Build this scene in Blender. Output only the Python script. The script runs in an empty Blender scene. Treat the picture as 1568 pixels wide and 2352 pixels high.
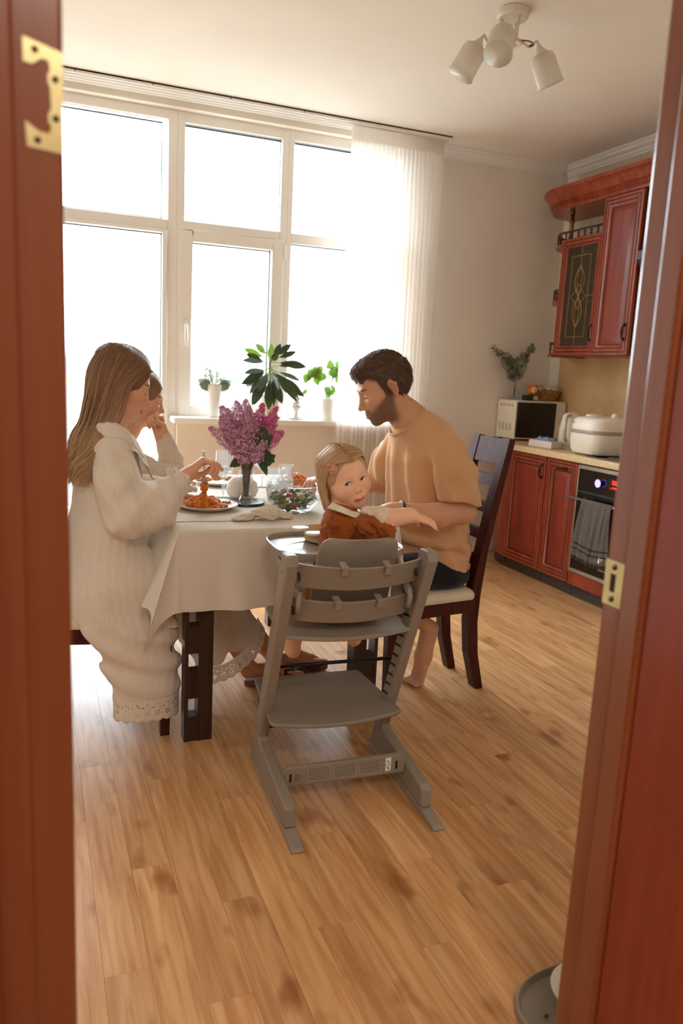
import bpy, bmesh, math, random
import numpy as np
from mathutils import Vector, Matrix

random.seed(7); rng = np.random.default_rng(7)
scene = bpy.context.scene
COL = scene.collection
PI = math.pi

# ------------------------------------------------------------------ camera, light, exposure
cam_d = bpy.data.cameras.new('camera'); cam = bpy.data.objects.new('camera', cam_d); COL.objects.link(cam)
cam_d.sensor_fit = 'VERTICAL'; cam_d.sensor_height = 36.0; cam_d.sensor_width = 24.0
cam_d.lens = 36.0 * 1765 / 2352
CR = ((0.92881, 0.02168, -0.36992), (-0.36744, 0.18488, -0.91148), (0.04863, 0.98253, 0.17969))
cam.matrix_world = Matrix(((*CR[0], 0), (*CR[1], 0), (*CR[2], 1.30), (0, 0, 0, 1)))
cam_d.dof.use_dof = True; cam_d.dof.focus_distance = 2.55; cam_d.dof.aperture_fstop = 3.2
cam_d.clip_start = 0.02
scene.camera = cam

world = bpy.data.worlds.new('sky'); scene.world = world; world.use_nodes = True
wb = world.node_tree.nodes['Background']
wb.inputs[1].default_value = 10.0
# overcast sky above the horizon, darker ground below it
wt_ = world.node_tree; gtc = wt_.nodes.new('ShaderNodeTexCoord'); gsx = wt_.nodes.new('ShaderNodeSeparateXYZ'); grp = wt_.nodes.new('ShaderNodeValToRGB')
wt_.links.new(gtc.outputs['Generated'], gsx.inputs[0]); wt_.links.new(gsx.outputs['Z'], grp.inputs[0]); wt_.links.new(grp.outputs[0], wb.inputs[0])
grp.color_ramp.elements[0].position = 0.0; grp.color_ramp.elements[0].color = (0.14, 0.15, 0.15, 1)
grp.color_ramp.elements[1].position = 0.02; grp.color_ramp.elements[1].color = (0.80, 0.91, 1.0, 1)

vs = scene.view_settings
vs.view_transform = 'Standard'; vs.look = 'None'; vs.gamma = 1.0; vs.use_curve_mapping = False
vs.exposure = 0.92
scene.cycles.max_bounces = 9; scene.cycles.diffuse_bounces = 5; scene.cycles.glossy_bounces = 4
scene.cycles.transmission_bounces = 6; scene.cycles.transparent_max_bounces = 20
scene.cycles.sample_clamp_indirect = 12.0
scene.cycles.caustics_reflective = False; scene.cycles.caustics_refractive = False

# portal that guides sky light through the glazing (emits nothing itself)
pd = bpy.data.lights.new('window_portal', 'AREA'); pd.shape = 'RECTANGLE'; pd.size = 3.4; pd.size_y = 2.9
pd.cycles.is_portal = True
po = bpy.data.objects.new('window_portal', pd); COL.objects.link(po)
po.location = (0.75, 5.08, 1.45); po.rotation_euler = (-PI/2, 0, 0)
# hall ceiling light behind the photographer
hd = bpy.data.lights.new('hall_light', 'AREA'); hd.size = 0.5; hd.energy = 19; hd.color = (1.0, 0.88, 0.74)
ho = bpy.data.objects.new('hall_light', hd); COL.objects.link(ho); ho.location = (0.15, -0.7, 2.55)

# ------------------------------------------------------------------ helpers
def lin(c):
    return tuple((v/12.92 if v <= 0.04045 else ((v+0.055)/1.055)**2.4) for v in c)
def C3(r, g, b): return lin((r/255, g/255, b/255))

MATS = {}
def mat(name, rgb, rough=0.5, rgb2=None, scale=8.0, stretch=(1, 1, 1), metal=0.0, bump=0.0, bscale=None, spec=0.5,
        coat=0.0, trans=0.0, sheen=0.0, sss=0.0, emit=None, estr=0.0, attr=None, alpha=None, detail=4.0, ior=1.45, objrand=0.0):
    if name in MATS: return MATS[name]
    m = bpy.data.materials.new(name); m.use_nodes = True
    nt = m.node_tree; b = nt.nodes['Principled BSDF']; L = nt.links
    c = C3(*rgb)
    b.inputs['Base Color'].default_value = (*c, 1); b.inputs['Roughness'].default_value = rough
    b.inputs['Metallic'].default_value = metal; b.inputs['Specular IOR Level'].default_value = spec
    b.inputs['IOR'].default_value = ior
    if coat: b.inputs['Coat Weight'].default_value = coat; b.inputs['Coat Roughness'].default_value = 0.12
    if trans: b.inputs['Transmission Weight'].default_value = trans
    if sheen: b.inputs['Sheen Weight'].default_value = sheen
    if sss:
        b.inputs['Subsurface Weight'].default_value = sss; b.inputs['Subsurface Radius'].default_value = (0.012, 0.005, 0.003)
        b.inputs['Subsurface Scale'].default_value = 1.0
    if emit: b.inputs['Emission Color'].default_value = (*C3(*emit), 1); b.inputs['Emission Strength'].default_value = estr
    tc = nt.nodes.new('ShaderNodeTexCoord'); mp = nt.nodes.new('ShaderNodeMapping')
    mp.inputs['Scale'].default_value = stretch
    src = tc.outputs['Object']
    if objrand:
        oi = nt.nodes.new('ShaderNodeObjectInfo'); va = nt.nodes.new('ShaderNodeVectorMath'); va.operation = 'MULTIPLY_ADD'
        va.inputs[1].default_value = (37, 61, 13)
        L.new(oi.outputs['Random'], va.inputs[0]); L.new(src, va.inputs[2]); src = va.outputs[0]
    L.new(src, mp.inputs['Vector'])
    out = None
    if rgb2 is not None:
        n = nt.nodes.new('ShaderNodeTexNoise'); n.inputs['Scale'].default_value = scale; n.inputs['Detail'].default_value = detail
        L.new(mp.outputs[0], n.inputs['Vector'])
        r = nt.nodes.new('ShaderNodeValToRGB')
        r.color_ramp.elements[0].position = 0.32; r.color_ramp.elements[1].position = 0.68
        r.color_ramp.elements[0].color = (*C3(*rgb2), 1); r.color_ramp.elements[1].color = (*c, 1)
        L.new(n.outputs['Fac'], r.inputs[0]); out = r.outputs[0]
    if attr:
        a = nt.nodes.new('ShaderNodeAttribute'); a.attribute_name = attr
        if out is not None:
            mx = nt.nodes.new('ShaderNodeMix'); mx.data_type = 'RGBA'; mx.blend_type = 'MULTIPLY'; mx.inputs[0].default_value = 1.0
            L.new(a.outputs['Color'], mx.inputs[6]); L.new(out, mx.inputs[7]); out = mx.outputs[2]
        else: out = a.outputs['Color']
    if objrand and out is not None:
        hs = nt.nodes.new('ShaderNodeHueSaturation'); ma = nt.nodes.new('ShaderNodeMapRange')
        ma.inputs['To Min'].default_value = 1 - objrand; ma.inputs['To Max'].default_value = 1 + objrand
        L.new(oi.outputs['Random'], ma.inputs['Value']); L.new(ma.outputs[0], hs.inputs['Value']); L.new(out, hs.inputs['Color'])
        out = hs.outputs[0]
    if out is not None: L.new(out, b.inputs['Base Color'])
    if bump:
        n2 = nt.nodes.new('ShaderNodeTexNoise'); n2.inputs['Scale'].default_value = bscale or scale * 3; n2.inputs['Detail'].default_value = 3
        bp = nt.nodes.new('ShaderNodeBump'); bp.inputs['Strength'].default_value = bump; bp.inputs['Distance'].default_value = 0.01
        L.new(mp.outputs[0], n2.inputs['Vector']); L.new(n2.outputs['Fac'], bp.inputs['Height']); L.new(bp.outputs[0], b.inputs['Normal'])
    if alpha is not None: b.inputs['Alpha'].default_value = alpha
    MATS[name] = m
    return m

def glass_mat(name, tint=(1, 1, 1), refl=1.0, rough=0.02, solid=0.0, solidcol=(240, 240, 240)):
    """thin clear glass: light passes straight through, grazing angles reflect"""
    if name in MATS: return MATS[name]
    m = bpy.data.materials.new(name); m.use_nodes = True; nt = m.node_tree; L = nt.links
    for n in list(nt.nodes): nt.nodes.remove(n)
    o = nt.nodes.new('ShaderNodeOutputMaterial'); t = nt.nodes.new('ShaderNodeBsdfTransparent'); g = nt.nodes.new('ShaderNodeBsdfGlossy')
    t.inputs[0].default_value = (*tint, 1); g.inputs['Roughness'].default_value = rough
    f = nt.nodes.new('ShaderNodeLayerWeight'); f.inputs[0].default_value = 0.5
    pw = nt.nodes.new('ShaderNodeMath'); pw.operation = 'POWER'; pw.inputs[1].default_value = 4.0; L.new(f.outputs['Facing'], pw.inputs[0])
    mu = nt.nodes.new('ShaderNodeMath'); mu.operation = 'MULTIPLY_ADD'; mu.inputs[1].default_value = 0.5*refl; mu.inputs[2].default_value = 0.035*refl; mu.use_clamp = True
    mx = nt.nodes.new('ShaderNodeMixShader')
    L.new(pw.outputs[0], mu.inputs[0]); L.new(mu.outputs[0], mx.inputs[0]); L.new(t.outputs[0], mx.inputs[1]); L.new(g.outputs[0], mx.inputs[2])
    last = mx.outputs[0]
    if solid:
        d = nt.nodes.new('ShaderNodeBsdfTranslucent'); d.inputs[0].default_value = (*C3(*solidcol), 1)
        d2 = nt.nodes.new('ShaderNodeBsdfDiffuse'); d2.inputs[0].default_value = (*C3(*solidcol), 1)
        ad = nt.nodes.new('ShaderNodeMixShader'); ad.inputs[0].default_value = 0.5
        L.new(d.outputs[0], ad.inputs[1]); L.new(d2.outputs[0], ad.inputs[2])
        m2 = nt.nodes.new('ShaderNodeMixShader'); m2.inputs[0].default_value = solid
        L.new(last, m2.inputs[1]); L.new(ad.outputs[0], m2.inputs[2]); last = m2.outputs[0]
    L.new(last, o.inputs[0]); MATS[name] = m
    return m

def cloth_mat(name, rgb, transl=0.25, rgb2=None, scale=30, stretch=(1, 1, 1), bump=0.25, bscale=300, transp=0.0, rough=0.9):
    """woven fabric: diffuse plus some light shining through"""
    if name in MATS: return MATS[name]
    m = mat(name, rgb, rough, rgb2, scale, stretch, bump=bump, bscale=bscale, spec=0.15, sheen=0.15)
    nt = m.node_tree; L = nt.links; b = nt.nodes['Principled BSDF']; o = nt.nodes['Material Output']
    t = nt.nodes.new('ShaderNodeBsdfTranslucent'); t.inputs[0].default_value = (*C3(*rgb), 1)
    mx = nt.nodes.new('ShaderNodeMixShader'); mx.inputs[0].default_value = transl
    L.new(b.outputs[0], mx.inputs[1]); L.new(t.outputs[0], mx.inputs[2]); last = mx.outputs[0]
    if transp:
        tp = nt.nodes.new('ShaderNodeBsdfTransparent'); m2 = nt.nodes.new('ShaderNodeMixShader'); m2.inputs[0].default_value = transp
        L.new(last, m2.inputs[1]); L.new(tp.outputs[0], m2.inputs[2]); last = m2.outputs[0]
    L.new(last, o.inputs[0])
    return m

def rotm(rx=0, ry=0, rz=0):
    return (Matrix.Rotation(rz, 3, 'Z') @ Matrix.Rotation(ry, 3, 'Y') @ Matrix.Rotation(rx, 3, 'X'))

class MB:
    def __init__(s): s.v = []; s.f = []
    def add(s, vs_, fs):
        n = len(s.v); s.v += [tuple(map(float, p)) for p in vs_]; s.f += [tuple(i + n for i in f) for f in fs]; return s
    def box(s, c, d, R=None):
        hx, hy, hz = d[0]/2, d[1]/2, d[2]/2
        P = [Vector((sx*hx, sy*hy, sz*hz)) for sx in (-1, 1) for sy in (-1, 1) for sz in (-1, 1)]
        if R is not None: P = [R @ p for p in P]
        P = [p + Vector(c) for p in P]
        return s.add(P, [(0, 1, 3, 2), (4, 6, 7, 5), (0, 4, 5, 1), (2, 3, 7, 6), (0, 2, 6, 4), (1, 5, 7, 3)])
    def bb(s, x0, x1, y0, y1, z0, z1):
        return s.box(((x0+x1)/2, (y0+y1)/2, (z0+z1)/2), (x1-x0, y1-y0, z1-z0))
    def tube(s, path, r, seg=8, cap=True):
        path = [Vector(p) for p in path]; n = len(path)
        rs = r if hasattr(r, '__len__') else [r]*n
        rings = []; up = None
        for i, p in enumerate(path):
            t = (path[min(i+1, n-1)] - path[max(i-1, 0)])
            t = t.normalized() if t.length > 1e-9 else Vector((0, 0, 1))
            if up is None:
                up = Vector((0, 0, 1)) if abs(t.z) < .9 else Vector((1, 0, 0))
            up = (up - t*up.dot(t)); up = up.normalized() if up.length > 1e-6 else t.orthogonal().normalized()
            w = t.cross(up)
            rings.append([p + (up*math.cos(a) + w*math.sin(a))*rs[i] for a in (2*PI*k/seg for k in range(seg))])
        V = [q for ring in rings for q in ring]; F = []
        for i in range(n-1):
            for k in range(seg):
                F.append((i*seg+k, i*seg+(k+1) % seg, (i+1)*seg+(k+1) % seg, (i+1)*seg+k))
        if cap: F.append(tuple(range(seg-1, -1, -1))); F.append(tuple((n-1)*seg+k for k in range(seg)))
        return s.add(V, F)
    def lathe(s, prof, c=(0, 0, 0), seg=24, R=None, sx=1, sy=1):
        V = []; F = []; n = len(prof)
        for (r, z) in prof:
            for k in range(seg):
                a = 2*PI*k/seg; p = Vector((r*math.cos(a)*sx, r*math.sin(a)*sy, z))
                if R is not None: p = R @ p
                V.append(p + Vector(c))
        for i in range(n-1):
            for k in range(seg): F.append((i*seg+k, i*seg+(k+1) % seg, (i+1)*seg+(k+1) % seg, (i+1)*seg+k))
        if prof[0][0] > 1e-5: F.append(tuple(range(seg-1, -1, -1)))
        if prof[-1][0] > 1e-5: F.append(tuple((n-1)*seg+k for k in range(seg)))
        return s.add(V, F)
    def prism(s, poly, fn, d):
        """poly 2D outline; fn(u,v,w) -> point; w runs over d=(w0,w1)"""
        n = len(poly)
        V = [fn(u, v, d[0]) for u, v in poly] + [fn(u, v, d[1]) for u, v in poly]
        F = [tuple(range(n-1, -1, -1)), tuple(range(n, 2*n))] + [(i, (i+1) % n, n+(i+1) % n, n+i) for i in range(n)]
        return s.add(V, F)
    def grid(s, fn, nu, nv, closeu=False):
        V = [fn(i/(nu if closeu else nu-1), j/(nv-1)) for i in range(nu) for j in range(nv)]
        F = []
        for i in range(nu if closeu else nu-1):
            for j in range(nv-1):
                i2 = (i+1) % nu
                F.append((i*nv+j, i2*nv+j, i2*nv+j+1, i*nv+j+1))
        return s.add(V, F)
    def ball(s, c, r, seg=12, rings=8, R=None):
        rx, ry, rz = r if hasattr(r, '__len__') else (r, r, r)
        V = []; 
        for i in range(rings+1):
            t = PI*i/rings
            for k in range(seg):
                a = 2*PI*k/seg; p = Vector((rx*math.sin(t)*math.cos(a), ry*math.sin(t)*math.sin(a), rz*math.cos(t)))
                if R is not None: p = R @ p
                V.append(p + Vector(c))
        F = [(i*seg+k, (i+1)*seg+k, (i+1)*seg+(k+1) % seg, i*seg+(k+1) % seg) for i in range(rings) for k in range(seg)]
        return s.add(V, F)
    def build(s, name, m, parent=None, smooth=False, bevel=0.0, bseg=2, solid=0.0, sub=0, auto=None, colors=None):
        me = bpy.data.meshes.new(name); me.from_pydata(s.v, [], s.f); me.validate(clean_customdata=False)
        bm = bmesh.new(); bm.from_mesh(me)
        if colors is None: bmesh.ops.remove_doubles(bm, verts=bm.verts, dist=1e-6)
        bmesh.ops.recalc_face_normals(bm, faces=bm.faces); bm.to_mesh(me); bm.free()
        return link(name, me, m, parent, smooth, bevel, bseg, solid, sub, auto, colors)

def link(name, me, m, parent=None, smooth=False, bevel=0.0, bseg=2, solid=0.0, sub=0, auto=None, colors=None):
    if m is not None:
        me.materials.clear(); me.materials.append(m)
    if colors is not None:
        a = me.color_attributes.new('Col', 'FLOAT_COLOR', 'POINT')
        cc = np.ones((len(me.vertices), 4), np.float32); cc[:, :3] = colors; a.data.foreach_set('color', cc.ravel())
    if smooth or auto is not None:
        me.polygons.foreach_set('use_smooth', [True]*len(me.polygons))
        if auto is not None: me.set_sharp_from_angle(angle=math.radians(auto))
    o = bpy.data.objects.new(name, me); COL.objects.link(o)
    if parent is not None: o.parent = parent
    if solid:
        q = o.modifiers.new('solid', 'SOLIDIFY'); q.thickness = solid; q.offset = 0
    if sub:
        q = o.modifiers.new('sub', 'SUBSURF'); q.levels = sub; q.render_levels = sub
    if bevel:
        q = o.modifiers.new('bevel', 'BEVEL'); q.width = bevel; q.segments = bseg; q.limit_method = 'ANGLE'; q.angle_limit = math.radians(40)
    return o

def tag(o, label, cat, group=None):
    o['label'] = label; o['category'] = cat
    if group: o['group'] = group
    return o
def thing(name, label, cat, loc=(0, 0, 0), rz=0.0, group=None):
    o = bpy.data.objects.new(name, None); COL.objects.link(o); o.empty_display_size = 0.05
    o.location = loc; o.rotation_euler = (0, 0, rz)
    return tag(o, label, cat, group)
def struct(o, label, cat='structure'):
    o['kind'] = 'structure'; o['label'] = label; o['category'] = cat
    return o
def part(o, label): o['label'] = label; return o
def sempty(name, label, cat, loc=(0, 0, 0)):
    return struct(thing(name, label, cat, loc), label, cat)
def dup(o, parent=None):
    c = o.copy(); COL.objects.link(c); c.parent = parent
    for ch in o.children: dup(ch, c)
    return c
def text_obj(name, body, size, m, parent, M4, extrude=0.0004, align='CENTER'):
    cu = bpy.data.curves.new(name, 'FONT'); cu.body = body; cu.size = size; cu.extrude = extrude; cu.align_x = align; cu.align_y = 'CENTER'
    cu.resolution_u = 2
    t = bpy.data.objects.new(name, cu); COL.objects.link(t)
    dg = bpy.context.evaluated_depsgraph_get(); me = bpy.data.meshes.new_from_object(t.evaluated_get(dg))
    bpy.data.objects.remove(t); me.transform(M4)
    return link(name, me, m, parent)
def bez(pts, n=16):
    """Catmull-Rom through points"""
    P = [np.array(p, float) for p in pts]; P = [2*P[0]-P[1]] + P + [2*P[-1]-P[-2]]; out = []
    for i in range(1, len(P)-2):
        for k in range(n):
            t = k/n; a, b, c, d = P[i-1:i+3]
            out.append(0.5*((2*b)+(-a+c)*t+(2*a-5*b+4*c-d)*t*t+(-a+3*b-3*c+d)*t**3))
    out.append(P[-2]); return out
# ------------------------------------------------------------------ materials of the room
M_wall = mat('wall_paint', (238, 230, 219), 0.85, (233, 224, 212), 3, bump=0.02, bscale=120)
M_ceil = mat('ceiling_paint', (241, 233, 223), 0.8, (237, 228, 217), 2)
M_white = mat('white_upvc', (242, 238, 232), 0.35, (238, 233, 226), 2)
M_gasket = mat('black_gasket', (40, 34, 30), 0.6, (30, 25, 22), 8)
M_glass = glass_mat('window_glass', (0.97, 0.98, 0.98))
M_jamb = mat('red_brown_veneer', (138, 76, 46), 0.28, (130, 68, 40), 5, (14, 14, 0.5), spec=0.5, coat=0.5)
M_jamb2 = mat('red_mahogany_veneer', (148, 54, 28), 0.25, (134, 46, 23), 4, (10, 10, 0.6), spec=0.5, coat=0.25)
M_brass = mat('pale_brass', (205, 196, 150), 0.32, (190, 178, 130), 20, metal=0.75)
M_screw = mat('dark_screw', (92, 80, 58), 0.4, (70, 60, 40), 30, metal=0.7)
M_hall = mat('hall_paint', (196, 168, 138), 0.85, (190, 160, 130), 3)

XW, YW, ZC = 3.64, 4.92, 2.83
# ------------------------------------------------------------------ floor of separate laminate boards
fb = MB().bb(-1.35, XW+0.1, -1.7, YW+0.15, -0.06, -0.012)
floor = struct(fb.build('floor', mat('floor_underlay', (96, 60, 32), 0.8, (80, 48, 26), 4)), 'warm honey brown laminate floor of long boards', 'floor')
m = mat('laminate', (226, 182, 132), 0.38, (202, 151, 99), 2.2, (9, 0.8, 1), bump=0.05, bscale=30, spec=0.5, objrand=0.10, detail=6)
# darker knots and grain streaks on top of the base grain
nt = m.node_tree; L = nt.links; bs = nt.nodes['Principled BSDF']; prev = bs.inputs['Base Color'].links[0].from_socket
mp = [n for n in nt.nodes if n.type == 'MAPPING'][0]
n3 = nt.nodes.new('ShaderNodeTexNoise'); n3.inputs['Scale'].default_value = 9; n3.inputs['Detail'].default_value = 6; n3.inputs['Distortion'].default_value = 0.6
mp3 = nt.nodes.new('ShaderNodeMapping'); mp3.inputs['Scale'].default_value = (6, 0.35, 1); L.new(mp.inputs['Vector'].links[0].from_socket, mp3.inputs['Vector']); L.new(mp3.outputs[0], n3.inputs['Vector'])
n4 = nt.nodes.new('ShaderNodeTexNoise'); n4.inputs['Scale'].default_value = 5.0; n4.inputs['Detail'].default_value = 2
mp4 = nt.nodes.new('ShaderNodeMapping'); mp4.inputs['Scale'].default_value = (2.2, 1.0, 1); L.new(mp.inputs['Vector'].links[0].from_socket, mp4.inputs['Vector']); L.new(mp4.outputs[0], n4.inputs['Vector'])
r3 = nt.nodes.new('ShaderNodeValToRGB'); r3.color_ramp.elements[0].position = 0.36; r3.color_ramp.elements[1].position = 0.6
r3.color_ramp.elements[0].color = (0.78, 0.66, 0.56, 1); r3.color_ramp.elements[1].color = (1, 1, 1, 1); L.new(n3.outputs['Fac'], r3.inputs[0])
r4 = nt.nodes.new('ShaderNodeValToRGB'); r4.color_ramp.elements[0].position = 0.27; r4.color_ramp.elements[1].position = 0.40
r4.color_ramp.elements[0].color = (0.60, 0.46, 0.36, 1); r4.color_ramp.elements[1].color = (1, 1, 1, 1); L.new(n4.outputs['Fac'], r4.inputs[0])
for rr in (r3, r4):
    mx = nt.nodes.new('ShaderNodeMix'); mx.data_type = 'RGBA'; mx.blend_type = 'MULTIPLY'; mx.inputs[0].default_value = 1
    L.new(prev, mx.inputs[6]); L.new(rr.outputs[0], mx.inputs[7]); prev = mx.outputs[2]
L.new(prev, bs.inputs['Base Color'])
BW, BL = 0.0975, 0.92
pm = MB().bb(0.0003, BW-0.0003, 0.0003, BL-0.0003, -0.012, 0.0)
proto = None; nb = 0
short = {}
for i in range(int((XW+1.25)/BW)+1):
    x = -1.25 + i*BW
    if x > XW: break
    off = [0.0, 0.53, 0.21, 0.72, 0.38][i % 5] * BL
    y = 0.93 - off
    while y < YW:
        a, b_ = max(y, 0.93), min(y+BL, YW)
        if b_ - a > 0.02:
            wd = min(BW, XW-x)
            key = (round(b_-a, 3), round(wd, 3))
            if key not in short:
                o = MB().bb(0.0003, wd-0.0003, 0.0003, b_-a-0.0003, -0.012, 0.0).build('board', m, floor); short[key] = o.data
            else:
                o = bpy.data.objects.new('board', short[key]); COL.objects.link(o); o.parent = floor
            o.location = (x, a, 0); nb += 1
        y += BL
# hall boards and threshold run the same way
struct(MB().bb(-1.3, 1.45, -1.7, 0.925, -0.012, -0.001).build('floor_hall', m), 'laminate floor of the hall at the doorway', 'floor')

# ------------------------------------------------------------------ walls
struct(MB().bb(XW, XW+0.1, 0.6, YW+0.2, 0, ZC).build('wall_right', M_wall), 'cream wall behind the kitchen units', 'wall')
struct(MB().bb(-1.35, -1.25, 0.6, YW+0.2, 0, ZC).build('wall_left', M_wall), 'cream wall at the left out of the doorway view', 'wall')
wb_ = MB()
wb_.bb(-1.25, -0.75, YW, YW+0.16, 0, ZC)          # left of the glazing
wb_.bb(2.30, XW, YW, YW+0.16, 0, ZC)              # right of the glazing
wb_.bb(-0.75, 2.30, YW, YW+0.16, 2.785, ZC)       # strip under the ceiling
wb_.bb(0.845, 2.30, YW, YW+0.16, 0, 0.93)         # under the sill
struct(wb_.build('wall_window', M_wall), 'pale cream wall around the big window', 'wall')
struct(MB().bb(-1.35, XW+0.1, 0.55, YW+0.2, ZC, ZC+0.1).build('ceiling', M_ceil), 'plain off-white ceiling above the table', 'ceiling')
wf = MB()
wf.bb(-1.35, -0.13, 0.62, 0.925, 0, ZC); wf.bb(0.92, XW+0.1, 0.62, 0.925, 0, ZC); wf.bb(-0.13, 0.92, 0.62, 0.925, 2.12, ZC)
struct(wf.build('wall_front', M_wall), 'wall that holds the doorway', 'wall')
struct(MB().bb(-1.35, -1.25, -1.7, 0.62, 0, 2.6).build('wall_hall_left', M_hall), 'hall wall beside the doorway on the left', 'wall')
struct(MB().bb(1.40, 1.50, -1.7, 0.62, 0, 2.6).build('wall_hall_right', M_hall), 'hall wall beside the doorway on the right', 'wall')
struct(MB().bb(-1.35, 1.5, -1.8, -1.7, 0, 2.6).build('wall_hall_back', M_hall), 'hall wall behind the photographer', 'wall')
struct(MB().bb(-1.35, 1.5, -1.8, 0.62, 2.6, 2.7).build('ceiling_hall', M_hall), 'ceiling of the hall', 'ceiling')

def crown(name, p0, p1, nrm, label):
    """stepped plaster cornice along p0->p1, nrm points into the room"""
    prof = [(0, 0), (0.055, 0), (0.055, -0.012), (0.046, -0.018), (0.040, -0.034), (0.022, -0.046), (0.018, -0.060), (0.010, -0.064), (0.010, -0.078), (0, -0.078)]
    a = Vector(p0); d = Vector(p1) - a; n = Vector(nrm)
    o = MB().prism(prof, lambda u, v, w: a + d*w + n*u + Vector((0, 0, v)), (0, 1)).build(name, M_white)
    return struct(o, label, 'cornice')
crown('trim_1', (XW, 0.93, ZC), (XW, YW, ZC), (-1, 0, 0), 'white stepped plaster cornice above the wall cabinets')
crown('trim_2', (2.30, YW, ZC), (XW-0.055, YW, ZC), (0, -1, 0), 'white plaster cornice between curtain and corner')
# striped wallpaper above the cabinets
ms = mat('striped_wallpaper', (222, 210, 188), 0.8, (196, 184, 160), 14, (1, 6, 0.02), detail=1)
struct(MB().bb(XW-0.003, XW, 0.93, 4.80, 1.48, 2.752).build('wallpaper', ms), 'pale striped wallpaper above the wall cabinets', 'wallpaper')
mb_ = mat('beige_splashback', (216, 184, 140), 0.35, (198, 162, 116), 6, bump=0.02)
struct(MB().bb(XW-0.008, XW, 2.0, 4.80, 0.86, 1.50).build('splashback', mb_), 'marbled beige splashback above the worktop', 'splashback')
struct(MB().bb(2.31, XW, YW-0.012, YW, 0, 0.07).build('baseboard_window', M_white, bevel=0.004), 'white skirting board under the window wall', 'baseboard')

# ------------------------------------------------------------------ window with balcony door
YF = 4.985            # room side of the frames
def rails(mb, x0, x1, z0, z1, w, y0, y1, wb=None, wt=None):
    wb = w if wb is None else wb; wt = w if wt is None else wt
    mb.bb(x0, x0+w, y0, y1, z0, z1); mb.bb(x1-w, x1, y0, y1, z0, z1)
    mb.bb(x0+w, x1-w, y0, y1, z0, z0+wb); mb.bb(x0+w, x1-w, y0, y1, z1-wt, z1)
def pane(parent, x0, x1, z0, z1, y=YF+0.04):
    g = MB(); rails(g, x0-0.001, x1+0.001, z0-0.001, z1+0.001, 0.006, y-0.012, y+0.012)
    p = MB().bb(x0, x1, y-0.003, y+0.003, z0, z1).build('pane', M_glass, parent)
    g.build('gasket', M_gasket, parent)
    return p
def handle(parent, x, z, y):
    b = MB(); b.box((x, y-0.006, z), (0.028, 0.012, 0.075)); b.tube([(x, y-0.01, z), (x, y-0.045, z)], 0.009, 10)
    b.tube([(x, y-0.045, z+0.01), (x+0.002, y-0.05, z-0.05), (x+0.002, y-0.046, z-0.125)], [0.010, 0.011, 0.008], 10)
    return b.build('handle', M_white, parent, smooth=True)
def hinge(parent, x, z, y):
    return MB().tube([(x, y-0.008, z-0.045), (x, y-0.008, z+0.045)], 0.008, 8).build('hinge', M_white, parent, smooth=True)

w1 = sempty('window_1', 'tall white balcony door glazing with a transom pane at the left', 'window', (0.3, YF, 0))
def rel(o, p): # keep world placement under an offset empty
    o.matrix_parent_inverse = Matrix.Translation(-Vector(p.location)); return o
class Sub:
    """build children in world coordinates under an empty at its base"""
def fixkids(p):
    off = Vector(p.location); R = Matrix.Rotation(-p.rotation_euler.z, 4, 'Z')
    for c in p.children:
        if c.type == 'MESH' and not c.get('_fx'):
            c.data.transform(R @ Matrix.Translation(-off)); c['_fx'] = 1
            for g in c.children:
                if not g.get('_fx'): g.data.transform(R @ Matrix.Translation(-off)); g['_fx'] = 1
    for c in list(p.children):
        if '_fx' in c: del c['_fx']
        for g in c.children:
            if '_fx' in g: del g['_fx']

f = MB(); rails(f, -0.75, 0.845, 0.02, 2.785, 0.055, YF, YF+0.075); f.bb(-0.695, 0.79, YF, YF+0.075, 2.10, 2.16)
f.bb(-0.06, 0.0, YF, YF+0.075, 0.075, 2.73)
f.build('outer_frame', M_white, w1, bevel=0.004)
for (a, b_) in ((-0.695, -0.06), (0.0, 0.79)):
    pane(w1, a+0.008 if a < -.1 else 0.03, b_-0.032, 2.165, 2.715)
    s = MB(); rails(s, a+0.004, b_-0.004, 0.08, 2.098, 0.075 if a < -.1 else 0.03, YF-0.02, YF+0.05, wb=0.11, wt=0.02)
    s.build('sash', M_white, w1, bevel=0.005)
    pane(w1, a+0.08 if a < -.1 else 0.035, b_-(0.08 if a < -.1 else 0.034), 0.19, 2.078)
for z in (0.5, 1.02, 1.30, 2.05): hinge(w1, 0.782, z, YF-0.01)
fixkids(w1)

w2 = sempty('window_2', 'white framed middle window with a lower opening sash and handle', 'window', (1.2, YF, 0.93))
f = MB(); rails(f, 0.845, 1.545, 0.93, 2.785, 0.045, YF, YF+0.075, wb=0.03, wt=0.06); f.bb(0.89, 1.5, YF, YF+0.075, 2.10, 2.165)
f.build('outer_frame', M_white, w2, bevel=0.004)
pane(w2, 0.878, 1.505, 2.165, 2.718)
s = MB(); rails(s, 0.858, 1.525, 0.955, 2.112, 0.076, YF-0.022, YF+0.05, wb=0.085, wt=0.07); s.build('sash', M_white, w2, bevel=0.006)
pane(w2, 0.934, 1.449, 1.04, 2.042)
handle(w2, 0.893, 1.53, YF-0.022); hinge(w2, 1.533, 2.04, YF-0.015); hinge(w2, 1.533, 1.06, YF-0.015)
fixkids(w2)
w3 = sempty('window_3', 'white framed window half covered by the sheer curtain', 'window', (1.9, YF, 0.93))
f = MB(); rails(f, 1.545, 2.30, 0.93, 2.785, 0.035, YF, YF+0.075, wb=0.05, wt=0.06); f.bb(1.58, 2.265, YF, YF+0.075, 2.10, 2.165)
f.build('outer_frame', M_white, w3, bevel=0.004)
pane(w3, 1.58, 2.265, 2.165, 2.718); pane(w3, 1.58, 2.265, 0.985, 2.10)
fixkids(w3)
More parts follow.
